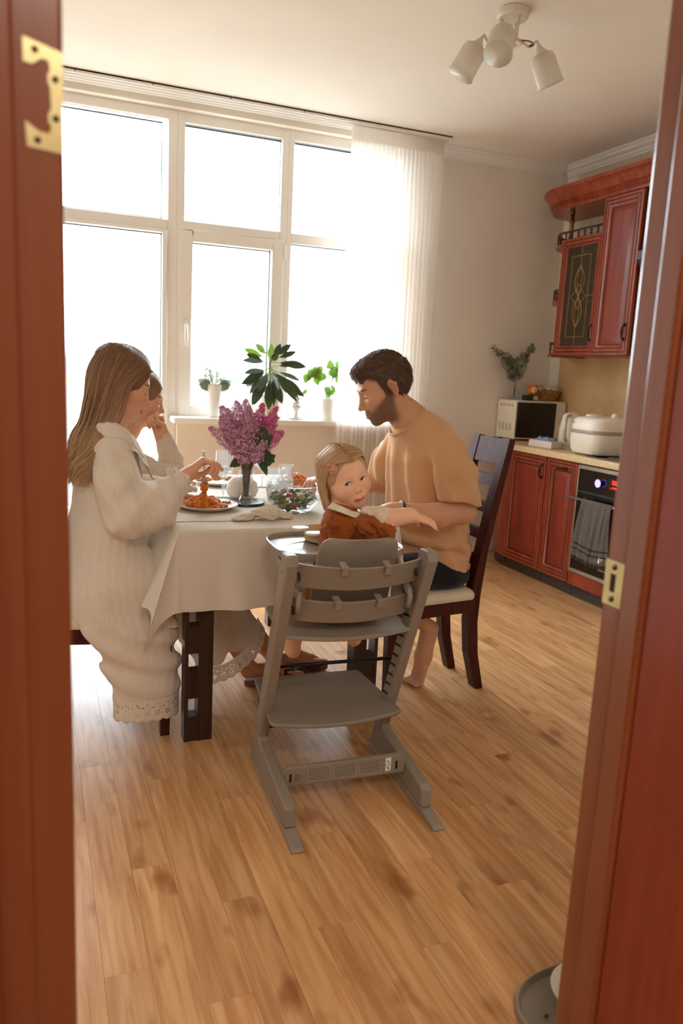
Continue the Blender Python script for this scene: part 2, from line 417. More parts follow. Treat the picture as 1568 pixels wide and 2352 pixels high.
o = MB().bb(0.805, 2.34, 4.80, YF+0.01, 0.935, 0.972).build('window_sill', M_white, bevel=0.008, bseg=3)
struct(o, 'wide white window sill that holds the plants', 'window sill')

# balcony outside
struct(MB().bb(-2.2, 3.8, YW+0.16, 6.3, -0.25, -0.08).build('balcony_slab', mat('concrete', (190, 184, 172), 0.9, (176, 170, 158), 6)), 'balcony floor outside the glazing', 'balcony')
br = thing('balcony_railing', 'pale balcony railing with thin bars outside the left glazing', 'railing', (0.2, 6.2, -0.08))
M_rail = mat('rail_paint', (226, 204, 150), 0.5, (214, 190, 132), 10)
for z in (0.12, 1.12): MB().bb(-1.7, 1.0, 6.18, 6.22, z, z+0.045).build('rail', M_rail, br)
bar = MB().bb(-0.008, 0.008, -0.008, 0.008, 0.0, 1.0)
b0 = bar.build('bar', M_rail, br); b0.location = (-1.8, 0, 0.22)
fixes = [c for c in br.children if c.name.startswith('rail')]
for c in fixes: c.data.transform(Matrix.Translation((-0.2, -6.2, 0.08)))
for i in range(1, 22):
    b1 = b0.copy(); COL.objects.link(b1); b1.location = (-1.8+i*0.12, 0, 0.22)

# ------------------------------------------------------------------ door frame in the foreground
d1 = sempty('door_1', 'red-brown wooden door frame with the door taken off its hinge', 'door frame', (0.4, 0.78, 0))
MB().bb(0.838, 0.925, 0.890, 0.945, 0, 2.12).build('post', M_jamb, d1, bevel=0.012, bseg=6)
MB().bb(0.829, 0.925, 0.846, 0.896, 0, 2.12).build('door_stop', M_jamb, d1, bevel=0.009, bseg=5)
MB().bb(0.838, 0.93, 0.60, 0.8465, 0, 2.12).build('lining', M_jamb2, d1, bevel=0.003)
# left side
MB().bb(-0.13, 0.034, 0.85, 0.945, 0, 2.12).build('post', M_jamb, d1, bevel=0.004, bseg=3)
MB().bb(-0.13, -0.010, 0.835, 0.852, 0, 2.12).build('door_stop', M_jamb, d1, bevel=0.004, bseg=3)
MB().bb(-0.14, -0.045, 0.60, 0.836, 0, 2.12).build('lining', M_jamb2, d1, bevel=0.004)
MB().bb(-0.13, 0.93, 0.60, 0.945, 2.06, 2.13).build('head', M_jamb, d1, bevel=0.004)
for x0, x1 in ((0.93, 1.01), (-0.22, -0.14)):
    MB().bb(x0, x1, 0.605, 0.62, 0, 2.2).build('casing', M_jamb2, d1, bevel=0.004)
MB().bb(0.868, 0.95, 0.925, 0.937, 0, 2.2).build('casing', M_jamb, d1, bevel=0.004)
fixkids(d1)
# butterfly hinge leaf on the left post
hp = thing('hinge_plate', 'pale brass butterfly hinge leaf screwed to the left door post', 'hinge', (0.015, 0.85, 1.545))
outl = [(-0.0165, 0.050), (0.0185, 0.041), (0.0185, -0.050), (-0.0145, -0.047), (-0.0160, -0.024), (-0.0035, -0.032), (0.0060, -0.033), (0.0075, -0.026),
        (0.0050, -0.022), (0.0050, -0.015), (0.0078, -0.010), (0.0070, 0.008), (0.0050, 0.014), (0.0050, 0.020), (0.0072, 0.024), (0.0060, 0.032), (-0.0005, 0.033), (-0.0085, 0.027), (-0.0165, 0.028)]
bm = bmesh.new(); vsx = [bm.verts.new((u, -0.0015, v)) for u, v in outl]; fc = bm.faces.new(vsx)
r = bmesh.ops.extrude_face_region(bm, geom=[fc]); bmesh.ops.translate(bm, verts=[g for g in r['geom'] if isinstance(g, bmesh.types.BMVert)], vec=(0, 0.0015, 0))
bmesh.ops.triangulate(bm, faces=bm.faces); bmesh.ops.recalc_face_normals(bm, faces=bm.faces)
me = bpy.data.meshes.new('leaf'); bm.to_mesh(me); bm.free(); link('leaf', me, M_brass, hp)
for (u, v) in ((-0.006, 0.040), (0.0118, 0.0165), (0.0118, -0.0185), (-0.005, -0.040)):
    MB().lathe([(0.0, 0.0), (0.0032, 0.0), (0.0036, -0.0012)], (u, -0.0022, v), 12, Matrix.Rotation(PI/2, 3, 'X')).build('screw', M_screw, hp, smooth=True)
# strike plate on the right post
sp = thing('strike_plate', 'pale brass strike plate let into the right door post', 'strike plate', (0.8375, 0.9175, 0.995))
rails_ = MB()
def yz(u, v, w): return Vector((w, u, v))
for (u0, u1, v0, v1) in ((-0.020, -0.004, -0.036, 0.036), (0.008, 0.021, -0.036, 0.036), (-0.004, 0.008, 0.015, 0.036), (-0.004, 0.008, -0.036, -0.014)):
    rails_.bb(-0.0016, 0.0, u0, u1, v0, v1)
rails_.build('plate', M_brass, sp)
MB().bb(-0.0006, 0.0, -0.004, 0.008, -0.014, 0.015).build('latch_hole', mat('latch_hole', (58, 44, 26), 0.7, (44, 32, 18), 40), sp)
for v in (0.026, -0.025):
    MB().lathe([(0.0, 0.0), (0.0046, 0.0), (0.0050, -0.001)], (-0.0020, 0.001, v), 12, Matrix.Rotation(PI/2, 3, 'Y')).build('screw', M_screw, sp, smooth=True)

# ------------------------------------------------------------------ curtain rail and sheer curtain
cr = thing('curtain_rail', 'white ceiling-mounted double curtain rail along the window', 'curtain rail', (1.0, 4.80, ZC))
rl = MB()
for y0, y1, z0 in ((4.72, 4.732, ZC-0.022), (4.765, 4.777, ZC-0.022), (4.81, 4.822, ZC-0.022), (4.855, 4.867, ZC-0.022), (4.72, 4.867, ZC-0.008)):
    rl.bb(-1.2, 2.56, y0, y1, z0, ZC-0.0005)
rl.build('track', M_white, cr)
for x in (0.25, 0.66, 1.10, 1.55): MB().lathe([(0.0, 0.0), (0.004, 0.0), (0.005, 0.003)], (x, 4.7195, ZC-0.012), 8, Matrix.Rotation(-PI/2, 3, 'X')).build('screw', M_screw, cr)
fixkids(cr)
M_sheer = cloth_mat('sheer_voile', (250, 244, 238), 0.55, None, 40, bump=0.05, bscale=400, transp=0.26)
ct = thing('sheer_curtain', 'gathered white sheer curtain hanging at the right of the window', 'curtain', (2.2, 4.78, 0.03))
def curt(u, v):
    ph = 22*u; s = 0.5+0.5*v
    y = 4.778 + 0.022*math.sin(2*PI*ph)*(0.35+0.65*min(1, v*3)) + 0.012*math.sin(2*PI*ph*0.37+1.1)*v + 0.006*math.sin(2*PI*ph*2.3)*v
    x = 1.885 + 0.655*u + 0.006*math.sin(2*PI*ph*1.0+0.8)*v - 0.03*v*(1-u) + 0.02*v*u
    return (x, y, ZC-0.10 - v*(ZC-0.10-0.03))
MB().grid(curt, 260, 14).build('drape', M_sheer, ct, smooth=True)
def head(u, v):
    y = 4.778 + 0.010*math.sin(2*PI*44*u) + 0.004*math.sin(2*PI*23*u); return (1.885+0.655*u, y, ZC-0.022-0.085*v)
MB().grid(head, 300, 5).build('gathered_heading', cloth_mat('sheer_tape', (248, 240, 232), 0.35, None, 40, transp=0.05), ct, smooth=True)
fixkids(ct)
# ------------------------------------------------------------------ kitchen
M_cab = mat('cherry_stained_wood', (164, 74, 42), 0.32, (126, 46, 24), 3.5, (8, 8, 0.9), spec=0.5, coat=0.12, bump=0.02)
M_cabp = mat('cherry_panel_wood', (144, 52, 30), 0.34, (112, 36, 20), 3.0, (7, 7, 0.8), spec=0.5, coat=0.1)
M_cabd = mat('dark_stained_wood', (70, 30, 18), 0.4, (48, 20, 12), 6, (8, 8, 1))
M_plinth = mat('dark_plinth', (66, 50, 38), 0.6, (54, 40, 30), 8)
M_bronze = mat('dark_bronze', (66, 48, 34), 0.4, (44, 30, 20), 60, metal=0.7)
M_top = mat('beige_worktop', (222, 196, 152), 0.38, (208, 178, 130), 40, bump=0.01)
M_black = mat('black_glass', (22, 20, 20), 0.08, (18, 16, 16), 4, spec=0.6)
M_dark = mat('black_plastic', (34, 31, 30), 0.4, (26, 24, 23), 20)
M_steel = mat('brushed_steel', (196, 186, 172), 0.3, (176, 166, 152), 8, (1, 1, 60), metal=0.9)
M_app = mat('appliance_white', (236, 228, 216), 0.35, (230, 221, 208), 6)

def ring_loops(mb, y0, y1, z0, z1, x, prof, close_in=True, close_out=None):
    n = len(prof); V = []
    for (ins, dx) in prof:
        V += [(x+dx, y0+ins, z0+ins), (x+dx, y1-ins, z0+ins), (x+dx, y1-ins, z1-ins), (x+dx, y0+ins, z1-ins)]
    F = []
    for i in range(n-1):
        for k in range(4): F.append((i*4+k, i*4+(k+1) % 4, (i+1)*4+(k+1) % 4, (i+1)*4+k))
    if close_in: F.append(tuple((n-1)*4+k for k in range(4)))
    return mb.add(V, F)
FRAME = [(0, 0.020), (0, 0.003), (0.003, 0), (0.016, 0), (0.018, 0.004), (0.023, 0.004), (0.025, 0), (0.040, 0), (0.042, 0.004), (0.047, 0.004), (0.049, 0.001), (0.056, 0.003), (0.064, 0.011), (0.066, 0.020)]
PANEL = [(0.064, 0.014), (0.072, 0.013), (0.094, 0.004), (0.098, 0.004)]
def drop_handle(parent, x, y, z, h=0.085, horizontal=False):
    b = MB()
    pts = [(0.0, h/2), (-0.016, h/2-0.004), (-0.022, h/4), (-0.024, 0), (-0.022, -h/4), (-0.016, -h/2+0.004), (0.0, -h/2)]
    if horizontal: P = [(x+u, y+v, z+0.004*math.cos(v*30)) for u, v in pts]
    else: P = [(x+u, y, z+v) for u, v in pts]
    b.tube(P, [0.005, 0.004, 0.005, 0.0085, 0.005, 0.004, 0.005], 8)
    for v in (h/2, -h/2): b.ball((x-0.002, y+(v if horizontal else 0), z+(0 if horizontal else v)), (0.005, 0.010, 0.012), 8, 6)
    return b.build('handle', M_bronze, parent, smooth=True)
def glaze(d, x, y0, y1, z0, z1, rings=((0.0178, 0.0232), (0.0418, 0.0472), (0.0630, 0.0700))):
    g = MB()
    for a, b in rings: ring_loops(g, y0, y1, z0, z1, x, [(a, 0.0028 if a < .06 else 0.0105), (b, 0.0028 if a < .06 else 0.0105)], close_in=False)
    g.build('dark_glaze', M_cabd, d)
def panel_door(parent, x, y0, y1, z0, z1, hy=None, hz=None, horiz=False, name='door'):
    d = ring_loops(MB(), y0, y1, z0, z1, x, FRAME, close_in=False).build(name, M_cab, parent, auto=30)
    glaze(d, x, y0, y1, z0, z1)
    ring_loops(MB(), y0, y1, z0, z1, x, PANEL).build('panel', M_cabp, d, auto=30)
    if hy is not None: drop_handle(d, x, hy, hz, horizontal=horiz)
    return d

XB = 3.05
def base_unit(label, y0, y1):
    t = thing('base_cabinet', label, 'cabinet', (3.35, (y0+y1)/2, 0), group='base cabinets under the beige worktop')
    MB().bb(XB+0.0205, XW-0.01, y0+0.001, y1-0.001, 0.076, 0.828).build('body', M_cab, t)
    MB().bb(XB+0.04, XB+0.058, y0, y1, 0.0, 0.075).build('plinth', M_plinth, t)
    return t
t = base_unit('cherry wood base cabinet with wide raised-panel door beside the curved end', 4.065, 4.49)
panel_door(t, XB, 4.068, 4.487, 0.08, 0.822, 4.105, 0.73); fixkids(t)
t = base_unit('narrow cherry wood base cabinet between wide door and oven', 3.755, 4.062)
panel_door(t, XB, 3.758, 4.059, 0.08, 0.822, 3.905, 0.775, True); fixkids(t)
# curved end cabinet
t = thing('end_cabinet', 'curved cherry wood end cabinet in the window corner', 'cabinet', (3.35, 4.7, 0), group='base cabinets under the beige worktop')
def arc_poly(x0, ya, yb, xr, n=10):
    pts = [(XW-0.01, ya), (x0, ya)]
    for k in range(1, n+1):
        a = PI/2*k/n; pts.append((x0+(xr-x0)*(1-math.cos(a)), ya+(yb-ya)*math.sin(a)))
    pts.append((XW-0.01, yb)); return pts
MB().prism(arc_poly(XB+0.02, 4.493, 4.90, 3.42), lambda u, v, w: Vector((u, v, w)), (0.076, 0.828)).build('body', M_cab, t, auto=30)
MB().prism(arc_poly(XB+0.04, 4.493, 4.88, 3.43), lambda u, v, w: Vector((u, v, w)), (0, 0.075)).build('plinth', M_plinth, t, auto=30)
fixkids(t)
# worktop
pts = [(XW-0.009, 3.10), (3.025, 3.10), (3.025, 4.50)]
for k in range(1, 11):
    a = PI/2*k/10; pts.append((3.025+0.38*(1-math.cos(a)), 4.50+0.415*math.sin(a)))
pts.append((XW-0.009, 4.915))
wt = MB().prism(pts, lambda u, v, w: Vector((u, v, w)), (0.83, 0.87)).build('worktop', M_top, auto=30, bevel=0.006, bseg=3)
tag(wt, 'pale beige laminate worktop along the kitchen units', 'worktop')
# oven unit
t = thing('oven_cabinet', 'cherry wood cabinet housing the oven with a drawer front below', 'cabinet', (3.35, 3.45, 0))
b = MB(); b.bb(XB+0.021, XW-0.01, 3.148, 3.153, 0.076, 0.828); b.bb(XB+0.021, XW-0.01, 3.747, 3.752, 0.076, 0.828); b.bb(XB+0.021, XW-0.01, 3.153, 3.747, 0.076, 0.158)
b.build('body', M_cab, t)
d = ring_loops(MB(), 3.152, 3.75, 0.08, 0.158, XB, [(0, 0.02), (0, 0.003), (0.003, 0), (0.010, 0), (0.012, 0.004), (0.016, 0.004), (0.018, 0), (0.026, 0), (0.028, 0.004), (0.032, 0.004), (0.034, 0.001)]).build('drawer_front', M_cab, t, auto=30)
MB().bb(XB+0.04, XB+0.058, 3.15, 3.752, 0.0, 0.075).build('plinth', M_plinth, t); fixkids(t)
ov = thing('oven', 'built-in black glass oven with steel trim, blue-lit knob and red clock', 'oven', (3.3, 3.45, 0.16))
MB().bb(XB+0.012, XW-0.08, 3.155, 3.745, 0.162, 0.825).build('body', M_dark, ov)
fr = MB()
for (y0, y1, z0, z1) in ((3.155, 3.17, 0.164, 0.82), (3.73, 3.745, 0.164, 0.82), (3.17, 3.73, 0.164, 0.186), (3.17, 3.73, 0.798, 0.82)): fr.bb(XB-0.008, XB+0.012, y0, y1, z0, z1)
fr.build('trim', M_steel, ov, bevel=0.002)
MB().bb(XB-0.003, XB+0.011, 3.171, 3.729, 0.672, 0.797).build('control_panel', M_black, ov)
dr = MB().bb(XB-0.006, XB+0.011, 3.171, 3.729, 0.187, 0.664).build('door', M_black, ov, bevel=0.002)
hb = MB().tube([(XB-0.048, 3.165, 0.622), (XB-0.048, 3.78, 0.622)], 0.007, 12)
for y in (3.20, 3.70): hb.tube([(XB-0.004, y, 0.622), (XB-0.048, y, 0.622)], 0.006, 8)
hb.build('handle', M_steel, dr, smooth=True)
kn = MB().lathe([(0.0, -0.022), (0.016, -0.022), (0.018, -0.018), (0.019, 0.0)], (XB-0.003, 3.540, 0.735), 20, Matrix.Rotation(PI/2, 3, 'Y')).build('knob', M_dark, ov, auto=30)
M_blue = mat('blue_knob_light', (120, 110, 255), 0.4, emit=(120, 110, 255), estr=2.2)
MB().lathe([(0.0165, -0.0225), (0.0235, -0.0225), (0.0235, -0.0205), (0.0165, -0.0205), (0.0165, -0.0225)], (XB-0.003, 3.540, 0.735), 24, Matrix.Rotation(PI/2, 3, 'Y')).build('light_ring', M_blue, kn)
M_red = mat('red_display', (255, 40, 24), 0.4, emit=(255, 40, 24), estr=3.0)
disp = MB().bb(XB-0.004, XB-0.003, 3.36, 3.47, 0.705, 0.772).build('display', mat('display_glass', (60, 34, 26), 0.1, (50, 28, 22), 5), ov)
RX = Matrix(((0, 0, -1, 0), (-1, 0, 0, 0), (0, 1, 0, 0), (0, 0, 0, 1)))   # text laid on a face looking to -X
def on_x(x, y, z): return Matrix.Translation((x, y, z)) @ RX
text_obj('clock_digits', '15:25', 0.034, M_red, disp, on_x(XB-0.0045, 3.412, 0.752)); text_obj('clock_mode', '- ===', 0.026, M_red, disp, on_x(XB-0.0045, 3.425, 0.722))
text_obj('maker_mark', 'Electrolux', 0.020, mat('print_white', (230, 226, 220), 0.5, (224, 220, 214), 9), dr, on_x(XB-0.0065, 3.44, 0.235))
fixkids(ov)
# towel over the oven handle
M_towel = cloth_mat('grey_terry', (122, 110, 102), 0.1, (98, 88, 82), 90, bump=0.8, bscale=260)
tw = thing('tea_towel', 'grey terry towel with dark stripes hanging over the oven handle', 'towel', (XB-0.05, 3.53, 0.22))
def towel(u, v):
    y = 3.615 - 0.26*u + 0.012*math.sin(7*u+3*v) + 0.05*(v**2)*(0.5-u)*1.2
    fold = 0.012*math.sin(u*15+1.5*v)*min(1, v*2.5) + 0.006*math.sin(u*31)*v
    if v < 0.12:
        a = v/0.12*PI; x = XB-0.048 - 0.009*math.cos(a+PI) ; z = 0.622+0.010*math.sin(a)
        x = XB-0.048 + 0.010*math.cos(a); return (x, y, z)
    w = (v-0.12)/0.88
    return (XB-0.058-abs(fold)*0.8-0.012*w, y, 0.622-0.325*w-0.02*math.sin(u*3))
MB().grid(towel, 44, 36).build('cloth', M_towel, tw, smooth=True, solid=0.004)
def stripe(z):
    g = MB()
    def fs(u, v):
        p = towel(u, z+0.028*v); return (p[0]-0.0032, p[1], p[2])
    g.grid(fs, 44, 3); return g.build('stripe', mat('towel_stripe', (60, 52, 48), 0.95, (48, 42, 38), 80), tw, smooth=True)
stripe(0.78); stripe(0.865)
fr = MB()
for i in range(40):
    p = towel(i/39, 1.0); fr.tube([p, (p[0]+random.uniform(-.002, .002), p[1]+random.uniform(-.002, .002), p[2]-0.022)], [0.0028, 0.0018], 4)
fr.build('fringe', M_towel, tw)
MB().box((XB-0.083, 3.385, 0.315), (0.001, 0.026, 0.034), rotm(0.3)).build('care_label', M_white, tw)
fixkids(tw)

# hob
hb = thing('hob', 'black glass hob set in the worktop', 'hob', (3.3, 3.42, 0.871))
MB().bb(3.07, 3.58, 3.14, 3.72, 0.8702, 0.8755).build('glass', M_black, hb, bevel=0.002)
for (x, y, r) in ((3.2, 3.57, 0.075), (3.2, 3.30, 0.09), (3.45, 3.57, 0.09), (3.45, 3.30, 0.075)):
    MB().lathe([(r-0.003, 0.8757), (r, 0.8757), (r, 0.8762), (r-0.003, 0.8762), (r-0.003, 0.8757)], (x, y, 0), 32).build('ring_mark', mat('hob_print', (96, 92, 90), 0.4, (90, 86, 84), 9), hb)
fixkids(hb)

# ---- wall cabinets
XU = 3.33
t = thing('wall_cabinet', 'cherry wood wall cabinet with leaded glass door and rounded gallery shelves', 'cabinet', (3.48, 4.3, 1.48))
c = MB(); c.bb(XU+0.021, XW-0.009, 4.085, 4.10, 1.48, 2.24); c.bb(XU+0.021, XW-0.009, 4.485, 4.50, 1.48, 2.24); c.bb(XU+0.021, XW-0.009, 4.10, 4.485, 1.48, 1.497); c.bb(XU+0.021, XW-0.009, 4.10, 4.485, 2.223, 2.24)
c.bb(XW-0.014, XW-0.009, 4.10, 4.485, 1.497, 2.223)
c.build('body', M_cab, t)
MB().bb(XU+0.05, XW-0.02, 4.10, 4.485, 1.84, 1.852).build('shelf', M_cabd, t)
GF = FRAME[:11] + [(0.060, 0.008), (0.062, 0.020)]
d = ring_loops(MB(), 4.088, 4.497, 1.482, 2.238, XU, GF, close_in=False).build('door', M_cab, t, auto=30)
glaze(d, XU, 4.088, 4.497, 1.482, 2.238, ((0.0178, 0.0232), (0.0418, 0.0472)))
MB().bb(XU+0.012, XU+0.015, 4.149, 4.436, 1.543, 2.177).build('pane', glass_mat('smoked_glass', (0.6, 0.56, 0.5), 1.4, 0.05, solid=0.35, solidcol=(128, 114, 98)), d)
M_lead = mat('gold_leading', (206, 168, 96), 0.4, (190, 150, 80), 40, metal=0.5)
ld = MB(); yc, zc = 4.2925, 1.86; XG = XU+0.0105
def gl(pts, r=0.0017): ld.tube([(XG, y, z) for y, z in pts], r, 5)
gl([(yc, 2.177), (yc, 2.06)]); gl([(yc, 1.66), (yc, 1.543)])
for s_ in (-1, 1):
    gl([(yc+s_*0.093, 1.60), (yc+s_*0.093, 2.12)])
    for amp, ph in ((0.046, 0), (0.022, 0)):
        gl([(yc+s_*amp*math.sin(2*PI*k/40)*(1 if k <= 40 else -1), 2.06-0.40*k/40) for k in range(41)])
    gl([(yc, 1.94), (yc+s_*0.03, 1.90), (yc+s_*0.075, 1.86), (yc+s_*0.03, 1.82), (yc, 1.78)])
gl([(yc-0.093, 2.12), (yc+0.093, 2.12)]); gl([(yc-0.093, 1.60), (yc+0.093, 1.60)]); gl([(yc-0.14, 1.86), (yc-0.075, 1.86)])
ld.build('leading', M_lead, d)
drop_handle(d, XU, 4.112, 1.62, 0.095)
def quarter(x0, x1, y0, y1, n=10):
    pts = [(x1, y0), (x0, y0)]
    for k in range(1, n+1):
        a = PI/2*k/n; pts.append((x0+(x1-x0)*(1-math.cos(a))*0.85, y0+(y1-y0)*math.sin(a)))
    pts.append((x1, y1)); return pts
bal_me = None
def gallery(parent, z, y0, y1, with_front=None):
    """quarter round shelf with a little turned balustrade"""
    global bal_me
    q = quarter(XU+0.005, XW-0.02, y0, y1)
    MB().prism(q, lambda u, v, w: Vector((u, v, w)), (z, z+0.022)).build('gallery_shelf', M_cab, parent, auto=30, bevel=0.004)
    path = [(u+0.008, v-0.008) for u, v in q[1:-1]]
    if with_front: path = [(XU+0.013, with_front)] + path
    rail = MB().tube([(u, v, z+0.092) for u, v in path], 0.007, 6).build('gallery_rail', M_cabd, parent, smooth=True)
    # balusters spaced along the path
    d_ = [0.0]
    for i in range(1, len(path)): d_.append(d_[-1]+math.dist(path[i-1], path[i]))
    n = max(4, int(d_[-1]/0.062)); pr = [(0.004, 0.0), (0.007, 0.006), (0.004, 0.014), (0.008, 0.030), (0.0045, 0.040), (0.008, 0.054), (0.004, 0.062), (0.006, 0.07)]
    for k in range(n+1):
        s_ = d_[-1]*k/n
        i = max(j for j in range(len(d_)) if d_[j] <= s_+1e-9); i = min(i, len(path)-2)
        tt = (s_-d_[i])/(d_[i+1]-d_[i]); px_, py_ = path[i][0]+(path[i+1][0]-path[i][0])*tt, path[i][1]+(path[i+1][1]-path[i][1])*tt
        MB().lathe(pr, (px_, py_, z+0.021), 8).build('baluster', M_cabd, parent, smooth=True)
gallery(t, 2.195, 4.505, 4.73, 4.10); gallery(t, 1.825, 4.505, 4.71); gallery(t, 1.472, 4.505, 4.69)
po_ = MB().tube([(XU+0.055, 4.49, 2.24), (XU+0.055, 4.49, 2.43)], 0.014, 12)
for z in (2.245, 2.36, 2.42): po_.lathe([(0.014, -0.008), (0.022, 0), (0.014, 0.008)], (XU+0.055, 4.49, z), 12)
po_.build('post', mat('aged_brass', (150, 124, 78), 0.35, (110, 86, 50), 20, metal=0.8), t, smooth=True)
fixkids(t)
t = thing('wall_cabinet', 'taller cherry wood wall cabinet with solid raised-panel door beside the hood', 'cabinet', (3.48, 3.9, 1.475))
MB().bb(XU+0.0205, XW-0.009, 3.745, 4.082, 1.475, 2.43).build('body', M_cab, t)
panel_door(t, XU-0.02, 3.748, 4.084, 1.478, 2.428, 3.785, 1.615); fixkids(t)
# crown with dentils that runs over both cabinets
t = thing('cabinet_cornice', 'curved cherry wood cornice with a dentil strip over the wall cabinets', 'cornice', (3.45, 4.0, 2.43))
def cor_poly(off):
    x0 = XU-0.02-off; pts = [(XW-0.004, 3.12), (x0, 3.12), (x0, 4.48)]
    for k in range(1, 13):
        a = PI/2*k/12; pts.append((x0+(XW-0.10-x0)*(1-math.cos(a)), 4.48+(0.31+off)*math.sin(a)))
    pts.append((XW-0.004, 4.79+off)); return pts
lay = [(0.0, 2.432), (0.0, 2.450), (0.010, 2.454), (0.010, 2.478), (0.020, 2.484), (0.026, 2.490), (0.038, 2.512), (0.058, 2.534), (0.070, 2.540), (0.070, 2.562)]
V = []; F = []; n = len(cor_poly(0))
for off, z in lay: V += [(u, v, z) for u, v in cor_poly(off)]
for i in range(len(lay)-1):
    for k in range(n): F.append((i*n+k, i*n+(k+1) % n, (i+1)*n+(k+1) % n, (i+1)*n+k))
F += [tuple(range(n-1, -1, -1)), tuple((len(lay)-1)*n+k for k in range(n))]
MB().add(V, F).build('moulding', M_cab, t, auto=35)
den = MB(); q = cor_poly(0.010)[1:]
for i in range(len(q)-2):
    (a0, b0), (a1, b1) = q[i], q[i+1]; L_ = math.dist(q[i], q[i+1]); k = max(1, int(L_/0.02)); an = math.atan2(b1-b0, a1-a0)
    for j in range(k):
        s_ = (j+0.5)/k; den.box((a0+(a1-a0)*s_, b0+(b1-b0)*s_, 2.466), (0.011, 0.012, 0.020), rotm(0, 0, an))
den.build('dentil_strip', M_cab, t)
fixkids(t)
# range hood beside the tall cabinet
hd_ = thing('range_hood', 'slanted dark grey range hood at the edge of the doorway', 'hood', (3.4, 3.42, 1.55))
b = MB().prism([(XW-0.009, 1.72), (3.44, 1.80), (3.27, 2.02), (3.27, 2.07), (XW-0.009, 2.07)], lambda u, v, w: Vector((u, w, v)), (3.14, 3.71)); b.build('canopy', mat('grey_metal', (66, 62, 60), 0.4, (56, 52, 50), 6, metal=0.3), hd_, bevel=0.004)
MB().bb(3.32, XW-0.009, 3.28, 3.60, 2.07, 2.43).build('chimney', MATS['grey_metal'], hd_, bevel=0.004); fixkids(hd_)

# ---- things on the worktop
mw = thing('microwave', 'white microwave oven with dark glass door in the corner of the worktop', 'microwave', (3.40, 4.78, 0.871))
bx0, bx1, by0, by1, bz0, bz1 = 3.195, 3.625, 4.672, 4.905, 0.882, 1.158
MB().bb(bx0, bx1, by0, by1, bz0, bz1).build('body', M_app, mw, bevel=0.008, bseg=3)
MB().bb(bx0+0.01, bx0+0.34, by0-0.012, by0, bz0+0.012, bz1-0.012).build('door', M_black, mw, bevel=0.004)
cp = MB().bb(bx0+0.345, bx1-0.004, by0-0.012, by0, bz0+0.012, bz1-0.012).build('control_panel', M_app, mw, bevel=0.004)
for z in (bz0+0.09, bz0+0.18): MB().lathe([(0, -0.018), (0.018, -0.018), (0.02, 0)], (bx0+0.385, by0-0.012, z), 16, Matrix.Rotation(-PI/2, 3, 'X')).build('knob', M_app, cp, auto=30)
M_vent = mat('vent_grey', (176, 166, 152), 0.6, (160, 150, 136), 20)
for k in range(4):
    g = MB()
    for j in range(5): g.bb(bx0-0.0012, bx0+0.001, by0+0.04+k*0.045, by0+0.066+k*0.045, bz0+0.06+j*0.011, bz0+0.067+j*0.011)
    g.build('vent', M_vent, mw)
g = MB()
for k in range(5): g.bb(bx0-0.0012, bx0+0.001, by0+0.035+k*0.035, by0+0.052+k*0.035, bz1-0.045, bz1-0.028)
g.build('upper_vent', M_vent, mw)
for (x, y) in ((bx0+0.03, by0+0.03), (bx1-0.03, by0+0.03), (bx0+0.03, by1-0.03), (bx1-0.03, by1-0.03)): MB().lathe([(0.012, 0.8705), (0.014, 0.885)], (x, y, 0), 10).build('foot', M_dark, mw)
fixkids(mw)

def superell(rx, ry, n=4.0, seg=48):
    out = []
    for k in range(seg):
        a = 2*PI*k/seg; c_, s_ = math.cos(a), math.sin(a)
        out.append((rx*math.copysign(abs(c_)**(2/n), c_), ry*math.copysign(abs(s_)**(2/n), s_)))
    return out
def super_lathe(mb, prof, c, rx, ry, n=4.0, seg=48, rz=0):
    V = []; R2 = Matrix.Rotation(rz, 3, 'Z')
    for (s_, z) in prof:
        for (u, v) in superell(rx*s_, ry*s_, n, seg): V.append(R2 @ Vector((u, v, z)) + Vector(c))
    F = []
    for i in range(len(prof)-1):
        for k in range(seg): F.append((i*seg+k, i*seg+(k+1) % seg, (i+1)*seg+(k+1) % seg, (i+1)*seg+k))
    F += [tuple(range(seg-1, -1, -1)), tuple((len(prof)-1)*seg+k for k in range(seg))]
    return mb.add(V, F)
mc = thing('multicooker', 'large rounded white multicooker with a grey band on the hob edge', 'multicooker', (3.26, 3.80, 0.871), rz=-0.25)
cz = 0.8765
M_mc = mat('cooker_white', (240, 230, 214), 0.3, (234, 223, 206), 5)
pb = [(0.80, 0), (0.90, 0.006), (0.97, 0.03), (1.0, 0.08), (0.995, 0.125)]
super_lathe(MB(), pb, (3.26, 3.80, cz), 0.185, 0.165, 3.2).build('body', M_mc, mc, auto=40)
super_lathe(MB(), [(0.985, 0.1255), (0.99, 0.128), (0.985, 0.146), (0.98, 0.148)], (3.26, 3.80, cz), 0.185, 0.165, 3.2).build('band', mat('band_grey', (168, 158, 144), 0.3, (158, 148, 134), 5), mc, auto=40)
ld_ = super_lathe(MB(), [(0.985, 0.1485), (0.975, 0.18), (0.93, 0.205), (0.84, 0.220), (0.70, 0.226)], (3.26, 3.80, cz), 0.185, 0.165, 3.2).build('lid', M_mc, mc, auto=50)
MB().lathe([(0.0, 0.018), (0.03, 0.017), (0.05, 0.012), (0.055, 0.0)], (3.22, 3.86, cz+0.224), 24, sx=1.1, sy=0.8).build('steam_cap', M_app, ld_, smooth=True)
MB().lathe([(0.0, 0.028), (0.012, 0.026), (0.02, 0.01), (0.02, 0.0)], (3.27, 3.74, cz+0.224), 16).build('lid_button', M_app, ld_, smooth=True)
text_obj('maker_mark', 'Midea', 0.018, mat('print_grey', (120, 112, 104), 0.5, (110, 102, 96), 9), mc, Matrix.Translation((3.0865, 3.87, cz+0.185)) @ RX)
fixkids(mc)
